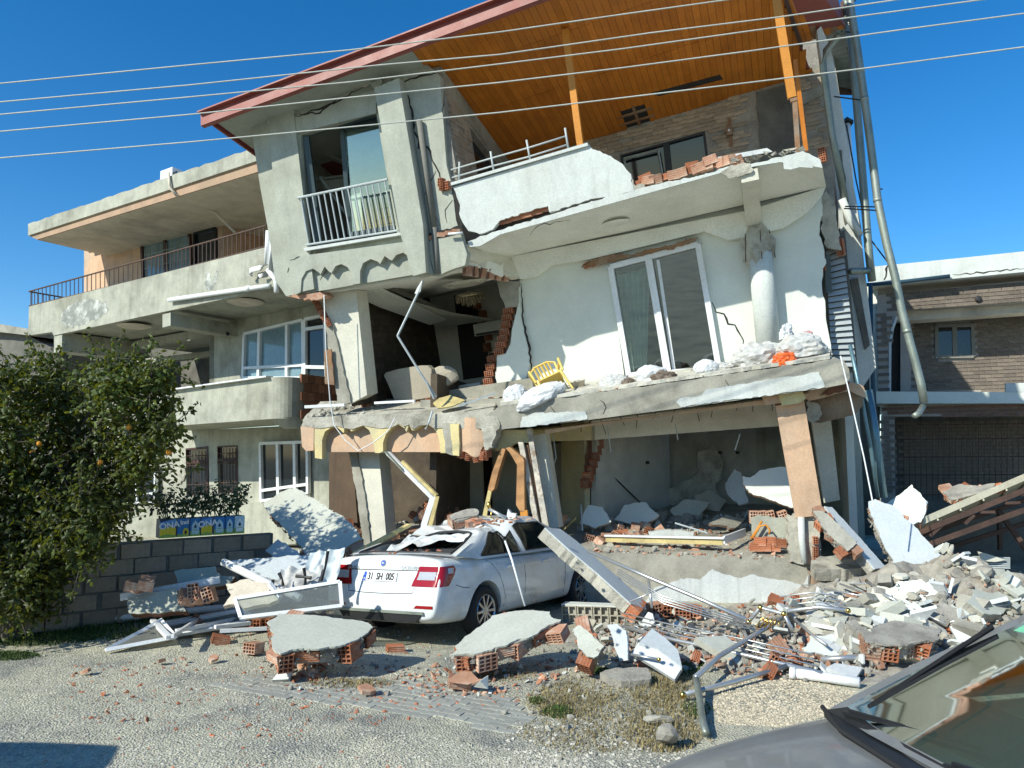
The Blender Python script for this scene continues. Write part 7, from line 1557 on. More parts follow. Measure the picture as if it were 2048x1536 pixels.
# debris on the car itself
def on_car(x, y):
    best = None
    for lx, lz in ((.2, 1.055), (.35, 1.05)):
        q = on_plane(x, y, CM @ Vector((lx, 0, lz)), RY @ Vector((0, 0, 1))); return q
scatter(SH, 14, [(725, 1103), (790, 1098), (900, 1098), (880, 1106), (760, 1108)], .3, .8, 'brick_shard', 'red brick shard lying on the boot lid of the white car', 'brick shard', 'brick shards on the boot lid', zf=on_car, seed=25, st=20, flat=.15)
def on_roof(x, y): return on_plane(x, y, CM @ Vector((1.8, 0, 1.45)), RY @ Vector((0, 0, 1)))
scatter(SH + SHD, 14, [(915, 1052), (960, 1042), (1080, 1032), (1060, 1042), (960, 1058)], .4, 1.0, 'brick_shard', 'red brick shard lying on the crushed roof of the white car', 'brick shard', 'brick shards on the car roof', zf=on_roof, seed=26, st=20, flat=.2)

# ------------------------------------------------------------------ large wall chunks
def wall_chunk(name, label, px, Pz, nrm, th, ang, m_skin, group=None, bm_=None, seed=0, keep=1.0, cat='wall chunk', bl=.2, bw2=.2, skin_t=.018, shrink=0.0):
    """px outline of the plastered face on the plane (Pz, nrm); the masonry below it is laid brick by brick"""
    rr = random.Random(seed); nrm = nrm.normalized(); hint = Vector((math.cos(ang), math.sin(ang), 0)); fr = planefr(Pz, nrm, hint)
    top = [on_plane(x, y, Pz, nrm) for x, y in px]; ctr = sum(top, Vector()) / len(top); T = thing(name, label, cat, ctr - nrm * th, group)
    g = G(); g.prism(jag(jag(top, .02, .09, nrm), .006, .03, nrm), -nrm * skin_t); g.build('plaster_face', m_skin, T)
    uv = [((p - Pz).dot(fr.U), (p - Pz).dot(fr.V)) for p in top]; cu = sum(u for u, v in uv) / len(uv); cv_ = sum(v for u, v in uv) / len(uv)
    core = [fr.pt(cu + (u - cu) * .93, cv_ + (v - cv_) * .93, -skin_t) for u, v in uv]; g = G(); g.prism(jag(core, .03, .09, nrm), -nrm * .03); g.build('mortar_bed', mortar, T)
    core = [fr.pt(cu + (u - cu) * .80, cv_ + (v - cv_) * .80, -skin_t - .03) for u, v in uv]; g = G(); g.prism(jag(core, .03, .09, nrm), -nrm * (th - skin_t - .05)); g.build('mortar_core', mortar, T)
    h = th - skin_t - .014; n = len(top); area = sum(uv[i][0] * uv[(i + 1) % n][1] - uv[(i + 1) % n][0] * uv[i][1] for i in range(n)); carry = 0.0
    for i in range(n):                       # bricks follow the broken rim, side by side
        a_, b_ = Vector(uv[i]), Vector(uv[(i + 1) % n]); L = (b_ - a_).length
        if L < 1e-4: continue
        d = (b_ - a_) / L; inn = Vector((-d.y, d.x)) * (1 if area > 0 else -1); s_ = carry
        while s_ < L:
            face = rr.random(); w = bl * rr.uniform(.7, 1.05) if face < .62 else bl * rr.uniform(.9, 1.35); dep = bw2 * rr.uniform(.7, 1.0); ins = dep / 2 + rr.uniform(-.02, .075)
            c = a_ + d * (s_ + w / 2) + inn * ins; s_ += w + .012
            if rr.random() < .13: continue
            hh = h * (rr.uniform(.45, .92) if rr.random() < .45 else 1)
            X = fr.U * inn.x + fr.V * inn.y; Fb = Fr(fr.O, X, nrm) if face < .62 else Fr(fr.O, fr.U * d.x + fr.V * d.y, nrm)
            sx_, sz_ = (dep, w) if face < .62 else (w, dep)
            M = frM(Fb, fr.pt(c.x, c.y, -skin_t - .014 - hh / 2)) @ R3(rr.gauss(0, .1), rr.gauss(0, .12), rr.gauss(0, .09)) @ Matrix.Diagonal((sx_ / .19, hh / .19, sz_ / .135 if False else sz_ / .135, 1))
            inst('brick', (bm_ or [BRICK, BRICK_D])[rr.random() < .4], M, T)
        carry = s_ - L
    rim = G()
    for i in range(n):
        a_, b_ = Vector(uv[i]), Vector(uv[(i + 1) % n]); L = (b_ - a_).length
        for _ in range(int(L / .022)):
            q = a_.lerp(b_, rr.random()); q = q + (Vector((cu, cv_)) - q).normalized() * rr.uniform(-.015, .05); c = fr.pt(q.x, q.y, -rr.uniform(.012, th * .95)); r_ = rr.uniform(.008, .034)
            rim.add([c + Vector((rr.uniform(-1, 1), rr.uniform(-1, 1), rr.uniform(-1, 1))).normalized() * r_ for _ in range(6)], [(0, 1, 2), (0, 2, 3), (0, 3, 4), (1, 2, 5), (2, 3, 5), (3, 4, 5), (0, 1, 4), (1, 4, 5)])
    o = rim.build('torn_mortar', mortar, T); o['kind'] = 'stuff'
    return T, fr
wall_chunk('wall_chunk', 'large grey plastered hollow brick wall chunk on the gravel behind the car bumper',
    [(534, 1244), (545, 1238), (558, 1226), (603, 1229), (656, 1233), (706, 1239), (735, 1245), (746, 1254), (726, 1271), (694, 1286), (670, 1293), (621, 1297), (597, 1297), (562, 1307), (548, 1300), (543, 1283), (549, 1268), (540, 1258)], at(600, 1296, 7.45), Vector((.04, -.24, .97)), .215, rad(74), grey_face, 'large wall chunks on the ground', seed=1)
wall_chunk('wall_chunk', 'large grey plastered hollow brick wall chunk beside the rear wheel of the white car',
    [(910, 1292), (952, 1257), (984, 1231), (1029, 1222), (1071, 1221), (1099, 1223), (1103, 1234), (1122, 1239), (1108, 1247), (1081, 1260), (1066, 1271), (1023, 1284), (984, 1299), (947, 1308), (898, 1310), (915, 1299)], at(947, 1308, 7.5), Vector((-.10, -.30, .95)), .20, rad(100), grey_face, 'large wall chunks on the ground', seed=2)
wall_chunk('wall_chunk', 'smaller grey plastered brick wall chunk standing right of the two large ones',
    [(1145, 1259), (1158, 1250), (1176, 1262), (1208, 1293), (1196, 1311), (1174, 1313), (1156, 1296)], at(1180, 1312, 7.5), Vector((-.25, -.62, .75)), .24, rad(-38), grey_face, 'large wall chunks on the ground', seed=3, bl=.16, bw2=.16, shrink=-.25)
def brick_at(px, py, rot, label, me=None, s=1.0, z=.07, group=None, name='hollow_brick', f=None):
    p = (f or ontop)(px, py) + Vector((0, 0, z)); return tag(inst(name, me or BRICK, Matrix.Translation(p) @ R3(*rot) @ Matrix.Scale(s, 4)), label, 'brick', group)
brick_at(513, 1263, (0, 0, 1.4), 'hollow brick with its cell grid facing out, left of the left wall chunk', z=.1)
brick_at(529, 1262, (0, 0, 1.5), 'dark hollow brick wedged between the cell faced brick and the left wall chunk', z=.1)
brick_at(398, 1262, (.3, .6, .9), 'grey mortared brick lying tilted on the gravel near the white window frames', BRICK_D, 1.0, .09)
brick_at(441, 1288, (.1, .3, .5), 'clean orange brick piece lying alone on the gravel lot', BRICK_S, 1.05, .05)
brick_at(507, 1310, (0, .1, 1.2), 'brown brick half standing on edge left of the left large wall chunk', BRICK_D, .85, .08)
brick_at(790, 1303, (.05, .05, .4), 'red brick strip lying behind the left large wall chunk, near the car', BRICK_S, 1.0, .03)
brick_at(1093, 1212, (.4, .5, .8), 'orange hollow brick on top of the large wall chunk beside the car wheel', BRICK, 1.0, .38)
brick_at(1076, 1218, (.2, .1, .3), 'broken hollow brick just left of the orange brick on the large wall chunk', BRICK_D, .8, .33)
T = thing('brick_fragment', 'broken brick fragment with white plaster side on the pavers before the right wall chunk', 'brick', gz(935, 1380))
p = gz(925, 1378); inst('brick', SHD[0], Matrix.Translation(p + Vector((0, 0, .09))) @ R3(1.3, .1, .1) @ Matrix.Diagonal((2.2, 1.8, 2.5, 1)), T); inst('brick', BRICK_D, Matrix.Translation(p + Vector((-.03, .05, .05))) @ R3(.2, .2, .3) @ Matrix.Diagonal((1.1, .6, .7, 1)), T)
g = G(); g.prism([gz(947, 1374, .02), gz(976, 1378, .02), gz(976, 1352, .12), gz(960, 1362, .1)], Vector((.0, .1, -.02))); g.build('plaster_face', white_paint, T)
tag(part(None, 'plaster_piece', yawfr(gz(575, 1362), 10, lean=-40), [(544, 1360), (556, 1345), (584, 1324), (586, 1338), (576, 1358)], 0, .03, white_paint, ja=.005), 'white plaster plate leaning against the front of the left large wall chunk', 'plaster plate')
for (x, y, s, l) in ((174, 1341, 1.0, 'dark red shard lying alone at the far left of the gravel lot'), (324, 1321, 1.0, 'orange shard on the gravel, right of the lone dark red one'), (427, 1317, 1.1, 'bright orange shard near the brown half brick'), (366, 1317, .7, 'small brown shard between two orange ones on the gravel'), (735, 1380, 1.3, 'ribbed brick shard standing on the paved strip below the left chunk')):
    tag(inst('brick_shard', SHD[int(s * 10) % 4], Matrix.Translation(gz(x, y, .03)) @ R3(.3, .2, x) @ Matrix.Scale(s, 4)), l, 'brick shard')
tag(inst('stone', CKL[0], Matrix.Translation(gz(1335, 1470, .07)) @ R3(0, .3, 1) @ Matrix.Diagonal((1.2, .9, 1.5, 1))), 'pale squared stone standing alone below the dry grass', 'stone'); tag(inst('stone', CK[1], Matrix.Translation(gz(1315, 1437, .02)) @ Matrix.Diagonal((1.5, 1, .5, 1))), 'flat grey stone at the edge of the dry grass', 'stone')
# ------------------------------------------------------------------ slabs
def slab(name, label, px, Pz, nrm, th, m, cat='slab', ja=.012, edges=None, group=None, edge_m=None, skin=.02):
    nrm = nrm.normalized(); top = [on_plane(x, y, Pz, nrm) for x, y in px]; top = jag(jag(top, ja * 1.5, .11, nrm, edges), .006, .035, nrm) if ja else top
    if edge_m is None:
        g = G(); g.prism(top, -nrm * th); return tag(g.build(name, m), label, cat, group)
    T = thing(name, label, cat, sum(top, Vector()) / len(top) - nrm * th, group); g = G(); g.prism(top, -nrm * skin); g.build('plaster_face', m, T)
    c = sum(top, Vector()) / len(top); g = G(); g.prism(jag([c + (p - c) * .985 - nrm * (skin + .001) for p in top], .012, .08, nrm), -nrm * (th - skin)); g.build('concrete_body', edge_m, T); return T
blue_white = mat('bluish_white', (0.50, 0.54, 0.55), dirt=(.44, .46, .45), damt=.3, var=.07, bump=.06)
# the slab that leans on the car bonnet
A0, A1_ = at(1090, 1055, 10.15), at(1262, 1207, 9.75); ax_ = (A1_ - A0).normalized(); bk = Vector((.25, .95, .12)).normalized(); nn = ax_.cross(bk); nn = nn if nn.z > 0 else -nn
bk = nn.cross(ax_); bk = bk if bk.y > 0 else -bk; L_ = (A1_ - A0).length
T = thing('leaning_slab', 'long concrete wall slab leaning on the bonnet of the white car down to the rubble', 'slab', A1_)
top = [A0, A0 + ax_ * L_ * .3 - bk * .02, A0 + ax_ * L_ * .6 + bk * .02, A1_, A1_ + ax_ * .18 + bk * .25, A1_ + bk * .5 + ax_ * .1, A0 + bk * .5 + ax_ * .35, A0 + bk * .42 + ax_ * .1]
g = G(); g.prism(top, -nn * .02); g.build('plaster_face', blue_white, T); g = G(); g.prism(jag([p - nn * .022 for p in top], .02, .07, nn), -nn * .15); g.build('concrete_body', rough_conc, T)
for i in range(3): inst('brick', BRICK, frM(Fr(A1_, ax_, nn), A1_ + bk * (.08 + .15 * i) - nn * .1 + ax_ * .06) @ R3(.1, 0, .1 * i), T)
# hollow plate that leans on the block wall, dappled by the tree
wall_chunk('leaning_wall_plate', 'pale plastered wall plate leaning behind the block wall, dappled with leaf shade', [(526, 1006), (552, 990), (578, 977), (594, 977), (640, 1006), (700, 1044), (724, 1078), (690, 1096), (640, 1110), (614, 1110), (575, 1065), (540, 1030)], at(614, 1110, 10.9), Vector((-.22, -.66, .72)), .2, rad(35), grey_face, seed=5, cat='wall plate', bm_=[BRICK_D, BRICK_D])
g = G()
slab('slab_piece', 'bluish plaster slab piece in the shade under the leaning wall plate', [(530, 1100), (556, 1078), (590, 1100), (606, 1120), (560, 1122)], at(560, 1120, 10.6), Vector((-.1, -.8, .6)), .06, blue_white)
# marble stair blocks in front
T = thing('marble_block', 'bluish marble stair slab tipped on edge in the rubble, with a short steel rail stub', 'marble slab', gz(1320, 1350))
P0 = at(1320, 1350, 7.55); g = G(); fr = planefr(P0, Vector((-.25, -.62, .75)), Vector((1, .1, -.3)))
g.prism([on_plane(x, y, P0, fr.N) for x, y in ((1263, 1306), (1277, 1285), (1312, 1296), (1364, 1335), (1349, 1359), (1300, 1328))], -fr.N * .05); g.build('face', marble, T)
P1 = on_plane(1312, 1296, P0, fr.N); n2 = Vector((.1, -.35, .93)); g = G(); g.prism([on_plane(x, y, P1 + Vector((0, 0, .004)), n2) for x, y in ((1278, 1285), (1304, 1257), (1330, 1275), (1356, 1300), (1364, 1334), (1313, 1297))], -n2 * .04); g.build('tread', blue_white, T)
a_, b_ = on_plane(1262, 1309, P0 + fr.N * .05, fr.N), on_plane(1318, 1319, P0 + fr.N * .07, fr.N); g = G(); g.tube([a_, b_], .014, 8); g.build('rail_stub', chrome, T, True); g = G(); g.lathe([(0, -.02), (.02, -.012), (.022, 0), (.02, .012), (0, .02)], Matrix.Translation(b_), 10); g.build('brass_cap', brass, T, True)
slab('marble_slab', 'bluish white marble slab standing behind the small wall chunk', [(1214, 1250), (1235, 1248), (1252, 1262), (1256, 1320), (1238, 1322), (1225, 1275)], at(1240, 1320, 7.75), Vector((-.5, -.75, .4)), .04, blue_white, ja=.006)
slab('stone_step', 'worn grey stone lying under the tipped marble slab at the grass edge', [(1200, 1345), (1235, 1335), (1290, 1335), (1302, 1358), (1260, 1362), (1215, 1355)], gz(1250, 1345, .07), Vector((0, -.2, .97)), .08, mortar, ja=.02)
# row of pale hollow blocks
T = thing('pale_block_row', 'row of pale hollow concrete blocks lying in front of the leaning slab', 'block row', ontop(1205, 1245))
bA, bB = ontop(1128, 1246) + Vector((0, .1, .12)), ontop(1290, 1248) + Vector((0, .1, .10)); bl_fr = Fr(bA, bB - bA, Vector((0, 0, 1))); nbk = 5
for i in range(nbk):
    inst('pale_block', PALE_BRICK, frM(bl_fr, bA.lerp(bB, (i + .5) / nbk)) @ R3(0, 0, rnd.uniform(-.04, .04)) @ R3(0, math.pi / 2, 0) @ Matrix.Diagonal((1.1, 1.0, (bB - bA).length / nbk / .2 * .95, 1)) , T)
g = G(); g.bar(bA + Vector((0, 0, .13)), bB + Vector((-.1, 0, .12)), .2, .02); g.build('plaster_face', white_paint, T)
for i, (x, y, r) in enumerate(((1312, 1232, .5), (1340, 1236, .2), (1365, 1240, .1), (1388, 1238, .0))):
    brick_at(x, y, (rnd.uniform(-.2, .2), 0, 1.3 + r), ['ribbed grey brick half tilted right of the pale block row', 'hollow brick just right of the ribbed grey half', 'third hollow brick in the row right of the pale blocks', 'hollow brick at the right end of that short row, under the rails'][i], BRICK_D if i == 0 else BRICK, 1.1, .11)
wall_chunk('wall_chunk', 'dusty flat brick wall piece with cell grid side low in the right rubble', [(1720, 1262), (1790, 1240), (1880, 1258), (1878, 1278), (1800, 1290), (1735, 1285)], ontop(1800, 1290) + Vector((0, 0, .22)), Vector((0, -.25, .97)), .2, rad(80), mortar, seed=7, cat='wall chunk', bl=.16)
wall_chunk('wall_chunk', 'white topped hollow brick piece at the right edge above the grey car', [(1988, 1148), (2000, 1142), (2052, 1165), (2060, 1180), (2040, 1180), (1990, 1160)], ontop(2010, 1185) + Vector((0, 0, .3)), Vector((-.1, -.6, .8)), .22, rad(-20), white_paint, seed=8, bl=.17, shrink=-.2)
wall_chunk('wall_chunk', 'rough dusty block of masonry leaning in the middle of the right rubble heap', [(1868, 1210), (1880, 1205), (1925, 1218), (1935, 1240), (1920, 1252), (1862, 1232)], ontop(1890, 1250) + Vector((0, 0, .25)), Vector((-.1, -.7, .7)), .2, rad(10), mortar, seed=9, shrink=-.2)
rr_ = random.Random(77); pn_l = ['tilted pale wall panel high in the right rubble heap, behind the grey car', 'tilted panel near the foot of the sliding slab', 'panel leaning left beside the sliding slab foot', 'dusty panel in the middle of the right heap', 'panel lying under the chrome rods', 'broad panel at the right edge of the heap', 'panel below the brass ball rail', 'small panel right of the rounded balcony end', 'flat dusty panel before the fallen shed roof', 'grey panel just above the windscreen line']
for i, (x, y, w, h) in enumerate(((1830, 1190, 70, 34), (1900, 1170, 60, 26), (1770, 1195, 46, 30), (1730, 1225, 60, 28), (1650, 1290, 66, 26), (1985, 1205, 70, 30), (1660, 1245, 56, 26), (1700, 1180, 40, 24), (1950, 1165, 64, 22), (1800, 1300, 60, 22))):
    px = [(x + w * math.cos(a_) * rr_.uniform(.7, 1.1), y + h * math.sin(a_) * rr_.uniform(.7, 1.1)) for a_ in [k * 1.047 + rr_.uniform(-.25, .25) for k in range(6)]]
    slab('wall_panel', pn_l[i], px[::-1], ontop(x, y + h * .6) + Vector((0, 0, .14)), Vector((rr_.uniform(-.45, .35), -.55 + rr_.uniform(-.2, .2), .75)), rr_.uniform(.09, .17), (room_white, grey_face, cream, concrete)[i % 4], 'wall panel', ja=.018, edge_m=(clay_dusty, rough_conc)[i % 2])
# slabs at the torn right corner
slabT = wall_chunk('fallen_wall_slab', 'long bluish white wall slab sliding down at the right, half in shadow', [(1737, 1003), (1750, 998), (1789, 1014), (1830, 1054), (1903, 1138), (1880, 1158), (1847, 1172), (1795, 1178), (1778, 1136), (1787, 1120), (1760, 1074), (1742, 1030)], at(1847, 1172, 9.9), Vector((-.12, -.66, .74)), .2, rad(-55), blue_white, seed=11, bm_=[BRICK_D, BRICK_D], cat='wall slab')
slab('leaning_beam', 'long grey strip of wall leaning beside the shattered porch pillar', [(1649, 1012), (1664, 1014), (1720, 1075), (1772, 1134), (1750, 1138), (1690, 1068)], at(1772, 1136, 10.1), Vector((.35, -.62, .7)), .14, blue_white, ja=.006, edge_m=rough_conc)
wall_chunk('wall_chunk', 'tilted brick chunk leaning against the foot of the porch column', [(1626, 1022), (1648, 1024), (1680, 1050), (1714, 1087), (1695, 1102), (1655, 1068)], at(1690, 1100, 10.0), Vector((-.15, -.72, .68)), .16, rad(-50), concrete, seed=12, bl=.16, bw2=.16, shrink=-.15)
slab('balcony_fragment', 'rounded broken concrete balcony end jutting from the right corner of the base', [(1622, 1120), (1640, 1112), (1735, 1112), (1750, 1122), (1738, 1136), (1690, 1140), (1630, 1138)], at(1680, 1139, 10.3), Vector((0, -.22, .97)), .16, rough_conc, ja=.02)
slab('slab_piece', 'flat broken concrete piece on the rounded balcony end', [(1660, 1112), (1700, 1104), (1728, 1106), (1726, 1116), (1680, 1120)], at(1690, 1120, 10.35) + Vector((0, 0, .05)), Vector((0, -.2, .97)), .05, concrete, ja=.01)
slab('leaning_slab', 'grey wall slab with brick edge leaning behind the sliding slab', [(1768, 1012), (1824, 969), (1856, 1004), (1842, 1044), (1822, 1052), (1800, 1030)], at(1830, 1048, 11.2), Vector((-.3, -.6, .74)), .14, room_white, ja=.015, edge_m=clay_dusty)
wall_chunk('wall_chunk', 'heap of broken brick masonry on the upper face of the fallen shed roof', [(1885, 985), (1918, 968), (1960, 972), (1990, 966), (1970, 985), (1905, 1000)], at(1900, 1000, 11.6), Vector((-.3, -.55, .78)), .12, rad(10), mortar, seed=14, bl=.15, shrink=-.35)
# pieces in the open ground floor
for i, (q, n, m_) in enumerate((([(1228, 1040), (1250, 1010), (1290, 1004), (1318, 1030), (1290, 1050)], -1.8, room_white), ([(1340, 1020), (1372, 998), (1420, 1004), (1400, 1030), (1350, 1034)], -2.6, grey_face), ([(1160, 1046), (1176, 1010), (1206, 1014), (1222, 1044), (1190, 1056)], -1.2, room_white), ([(1418, 1046), (1450, 1030), (1490, 1038), (1470, 1056)], -1.4, concrete), ([(1390, 990), (1420, 980), (1452, 1000), (1440, 1022), (1400, 1018)], -3.4, cream))):
    slab('fallen_plate', ['white plate fallen at the foot of the partition wall', 'grey plate lying in the middle of the ground floor room', 'white plate propped at the left of the ground floor room', 'flat concrete plate on the ground floor left of the masonry block', 'cream plate leaning at the back wall of the ground floor room'][i], q, GF.px(sum(p[0] for p in q) / 5 if len(q) == 5 else 1455, max(p[1] for p in q), n), Vector((.2 * (i - 2), -.75, .6)), .06, m_, 'plate', ja=.015, edge_m=clay_dusty if i % 2 else rough_conc)
slab('wall_plate', 'white wall plate with torn brick corner leaning on the porch column', [(1485, 952), (1500, 955), (1520, 940), (1545, 936), (1572, 934), (1590, 1016), (1575, 1012), (1540, 1000), (1500, 985), (1486, 966)], GF.px(1540, 1000, -.8), Vector((-.2, -.93, .3)), .12, room_white, ja=.01, edge_m=clay_dusty)
slab('wall_plate', 'bluish square plate leaning in the dark at the back of the ground floor room', [(1450, 968), (1470, 938), (1482, 945), (1496, 1004), (1478, 1010), (1456, 990)], GF.px(1480, 1010, -2.4), Vector((-.5, -.8, .4)), .06, blue_white)
T = thing('masonry_block', 'grey plastered masonry block with orange bracket lamp on the raised floor', 'masonry', GF.px(1535, 1078, -.35)); part(T, 'plaster_face', GF, [(1500, 1038), (1520, 1030), (1540, 1034), (1578, 1036), (1582, 1076), (1506, 1076)], -.35, .06, grey_render, ja=.012, js=.06)
for i, x in enumerate((1508, 1524, 1540, 1566)): inst('brick', BRICK_D, frM(GF, GF.px(x, 1034, -.48)) @ R3(0, math.pi / 2, .1 * i), T)
g = G(); g.tube([GF.px(1502, 1078, -.25), GF.px(1524, 1042, -.25)], .018, 6); g.tube([GF.px(1506, 1076, -.2), GF.px(1520, 1052, -.2), GF.px(1532, 1050, -.2), GF.px(1540, 1060, -.2), GF.px(1538, 1068, -.2)], .016, 6); g.build('bracket_lamp', wood_post, T, True)
T = thing('brick_stack', 'stack of red bricks at the front corner of the raised floor', 'bricks', GF.px(1530, 1092, -.2))
for i, (x, y) in enumerate(((1512, 1094), (1530, 1094), (1548, 1094), (1520, 1083), (1540, 1082), (1560, 1086))): inst('brick', BRICK_S, frM(GF, GF.px(x, y, -.2)) @ R3(0, rnd.uniform(-.15, .15), rnd.uniform(-.1, .1)) @ Matrix.Scale(.95, 4), T)
T = thing('shattered_pillar', 'shattered pillar stump with white half pipe at the base of the porch column', 'pillar', GF.px(1610, 1130, .1)); part(T, 'core', GF, [(1576, 1034), (1600, 1030), (1640, 1032), (1642, 1118), (1620, 1130), (1580, 1124)], .04, .3, rough_conc, ja=.02, js=.05)
g = G(); g.tube([GF.px(1602, 1034, .1), GF.px(1604, 1080, .1), GF.px(1610, 1126, .12)], .05, 10); g.build('half_pipe', white_paint, T, True)
for y in (1100, 1112, 1122, 1080): inst('brick', BRICK_S, frM(GF, GF.px(1630, y, .06)) @ R3(0, math.pi / 2, 0) @ Matrix.Scale(.8, 4), T)
T = thing('foam_profile', 'long white and yellow window profile lying on the raised floor', 'profile', GF.px(1340, 1090, -.15)); g = G(); g.bar(GF.px(1212, 1077, -.5), GF.px(1446, 1083, -.2), .05, .10); g.build('profile', timber, T); g = G(); g.bar(GF.px(1210, 1071, -.49), GF.px(1448, 1076, -.18), .09, .03); g.bar(GF.px(1448, 1080, -.18), GF.px(1490, 1064, -1.0), .03, .12); g.build('profile_face', pvc, T)
tag(part(None, 'plaster_piece', GF, [(1296, 1064), (1340, 1060), (1388, 1064), (1386, 1072), (1300, 1072)], -.7, .2, white_paint, ja=.01), 'white plastered brick strip lying behind the yellow profile', 'plaster piece')
for i, (a_, b_, l) in enumerate((((1350, 1046), (1415, 1066), 'pair of grey metal strips on the dark floor of the ground floor room'), ((1162, 1010), (1165, 1062), 'thin upright grey rod behind the leaning slab'), ((1125, 1062), (1152, 1036), 'short wooden stick poking up behind the car roof'), ((1184, 912), (1280, 1005), 'dark fallen conduit across the white partition wall'))):
    g = G(); g.tube([LB.px(*a_, -1.4 if i else -.8), LB.px(*b_, -1.2 if i else -.8)] if i != 3 else [GF.px(*a_, -2.0), GF.px(*b_, -3.0)], .014, 6); tag(g.build('rod', [rail_paint, rail_paint, timber, black][i]), l, 'rod')
# masonry lump on the car roof
wall_chunk('masonry_lump', 'lump of red brick masonry lying on the crushed roof of the white car', [(899, 1031), (920, 1022), (950, 1017), (958, 1024), (955, 1030), (905, 1040)], at(930, 1034, 10.6), Vector((-.1, -.45, .9)), .17, rad(8), mortar, seed=15, bl=.17, shrink=-.25, cat='masonry')
# ------------------------------------------------------------------ rails, pipes, profiles
def tubes(name, label, cat, segs, m, group=None, caps=(), extra=None):
    """segs: list of (path of points, radius)"""
    T = thing(name, label, cat, segs[0][0][0], group)
    for i, (pth, r) in enumerate(segs):
        g = G(); g.tube(pth, r, 8); g.build('tube' if r > .011 else 'rod', m, T, True)
    for c, r in caps: G().lathe([(0, -r), (r * .75, -r * .65), (r, 0), (r * .75, r * .65), (0, r)], Matrix.Translation(c), 10).build('brass_knob', brass, T, True)
    return T
def ot(x, y, dz=.05): return ontop(x, y) + Vector((0, 0, dz))
rt = [at(1176, 1102, 9.9), at(1300, 1156, 9.3), at(1400, 1198, 8.9), at(1498, 1242, 8.5)]
segs = [(rt, .024)]
for k in range(4): segs.append(([at(1236, 1138 + k * 5, 9.4), at(1320 + k * 3, 1190 + k * 6, 8.95), at(1500 + k * 6, 1246 + k * 6, 8.45)], .008))
segs += [([at(1496, 1244, 8.5), at(1521, 1215, 8.5), at(1568, 1228, 8.3), at(1585, 1262, 8.2)], .024), ([at(1297, 1160, 9.2), at(1304, 1216, 9.0)], .016), ([at(1258, 1204, 9.1), at(1335, 1172, 9.1)], .01)]
tubes('stair_railing', 'long chrome stair railing with parallel rods and brass elbow, sliding off the raised floor', 'railing', segs, chrome, None, [(at(1521, 1215, 8.49), .034), (at(1568, 1228, 8.29), .034), (at(1497, 1244, 8.49), .034)])
g = G()
for k in range(4): g.tube([at(1512 + k * 8, 1254 + k * 1, 8.4), at(1524 + k * 9, 1236 + k * 2, 8.4), at(1536 + k * 8, 1236 + k * 2, 8.38), at(1532 + k * 8, 1250, 8.36)], .008, 6)
tag(g.build('brass_hooks', brass, None, True), 'cluster of bent brass rod ends beside the railing elbow', 'brass rods')
rails = [('stair_railing', 'thick chrome rail running low from the marble slab towards the white pipe', [((1245, 1268), (1350, 1297), (1500, 1330), (1646, 1366))], .024, .09), ('steel_rail', 'chrome rail rising from the grey post to the brass knob rail', [((1392, 1390), (1440, 1344), (1510, 1300), (1580, 1256))], .026, .16),
         ('steel_rail', 'lower chrome rail with brass end cap crossing the grass edge', [((1366, 1406), (1470, 1378), (1576, 1346))], .026, .07), ('steel_rail', 'short chrome rail with brass ball at its right end', [((1576, 1262), (1640, 1262), (1698, 1262))], .024, .22), ('steel_rail', 'chrome rail stub with brass cap in the shade right of the base wall', [((1706, 1179), (1750, 1184), (1796, 1190))], .024, .12),
         ('steel_rail', 'wide steel tube end lying near the white drain pipe', [((1642, 1330), (1700, 1326), (1752, 1320))], .034, .05), ('steel_rail', 'slanting chrome post with small brass tip below the chrome stub', [((1735, 1194), (1770, 1222), (1810, 1252))], .02, .18), ('steel_rail', 'short upright chrome post between the crossing rails', [((1482, 1270), (1500, 1310))], .02, .12), ('steel_rail', 'thin bright rail from the brass elbow down to the rubble', [((1590, 1268), (1625, 1300), (1655, 1322))], .016, .16)]
for i, (nm, lab, ps, r, dz) in enumerate(rails):
    pth = [ot(x, y, dz) for x, y in ps[0]]; caps = [(pth[-1], r * 1.35)] if i in (3,) else [(pth[0], r * 1.25)] if i in (2, 4, 6) else []
    tubes(nm, lab, 'railing', [(pth, r)] + ([([p + Vector((0, .05 + .06 * k, .04 * k)) for p in pth], .008) for k in range(1, 4)] if i in (0, 3) else []), chrome, 'loose steel rails in the rubble', caps)
rr = random.Random(31)
for k in range(12):
    x, y = rr.uniform(1560, 1900), rr.uniform(1170, 1310); l = rr.uniform(50, 150); a_ = rr.choice((-.35, -.3, -.45, .25, .05)) + rr.uniform(-.1, .1)
    pa, pb = ot(x, y, rr.uniform(.04, .2)), ot(x + l, y + l * a_, rr.uniform(.05, .25)); g = G(); g.tube([pa, pb], rr.choice((.007, .009, .012)), 6); tag(g.build('steel_rod', chrome, None, True), 'thin chrome rod tangled in the rubble at the right', 'rod', 'thin chrome rods in the right rubble')
tubes('bent_post', 'bent grey steel post standing at the edge of the dry grass', 'post', [([ot(1392, 1386, .15), ot(1398, 1410, .1), gz(1405, 1440, .03), gz(1412, 1466, .02)], .03)], grey_metal)
tubes('drain_pipe', 'short white plastic drain pipe with collar lying on the gravel heap', 'pipe', [([ot(1580, 1356, .05), ot(1640, 1364, .05), ot(1720, 1376, .05)], .05), ([ot(1580, 1356, .05), ot(1592, 1358, .05)], .06)], pvc)
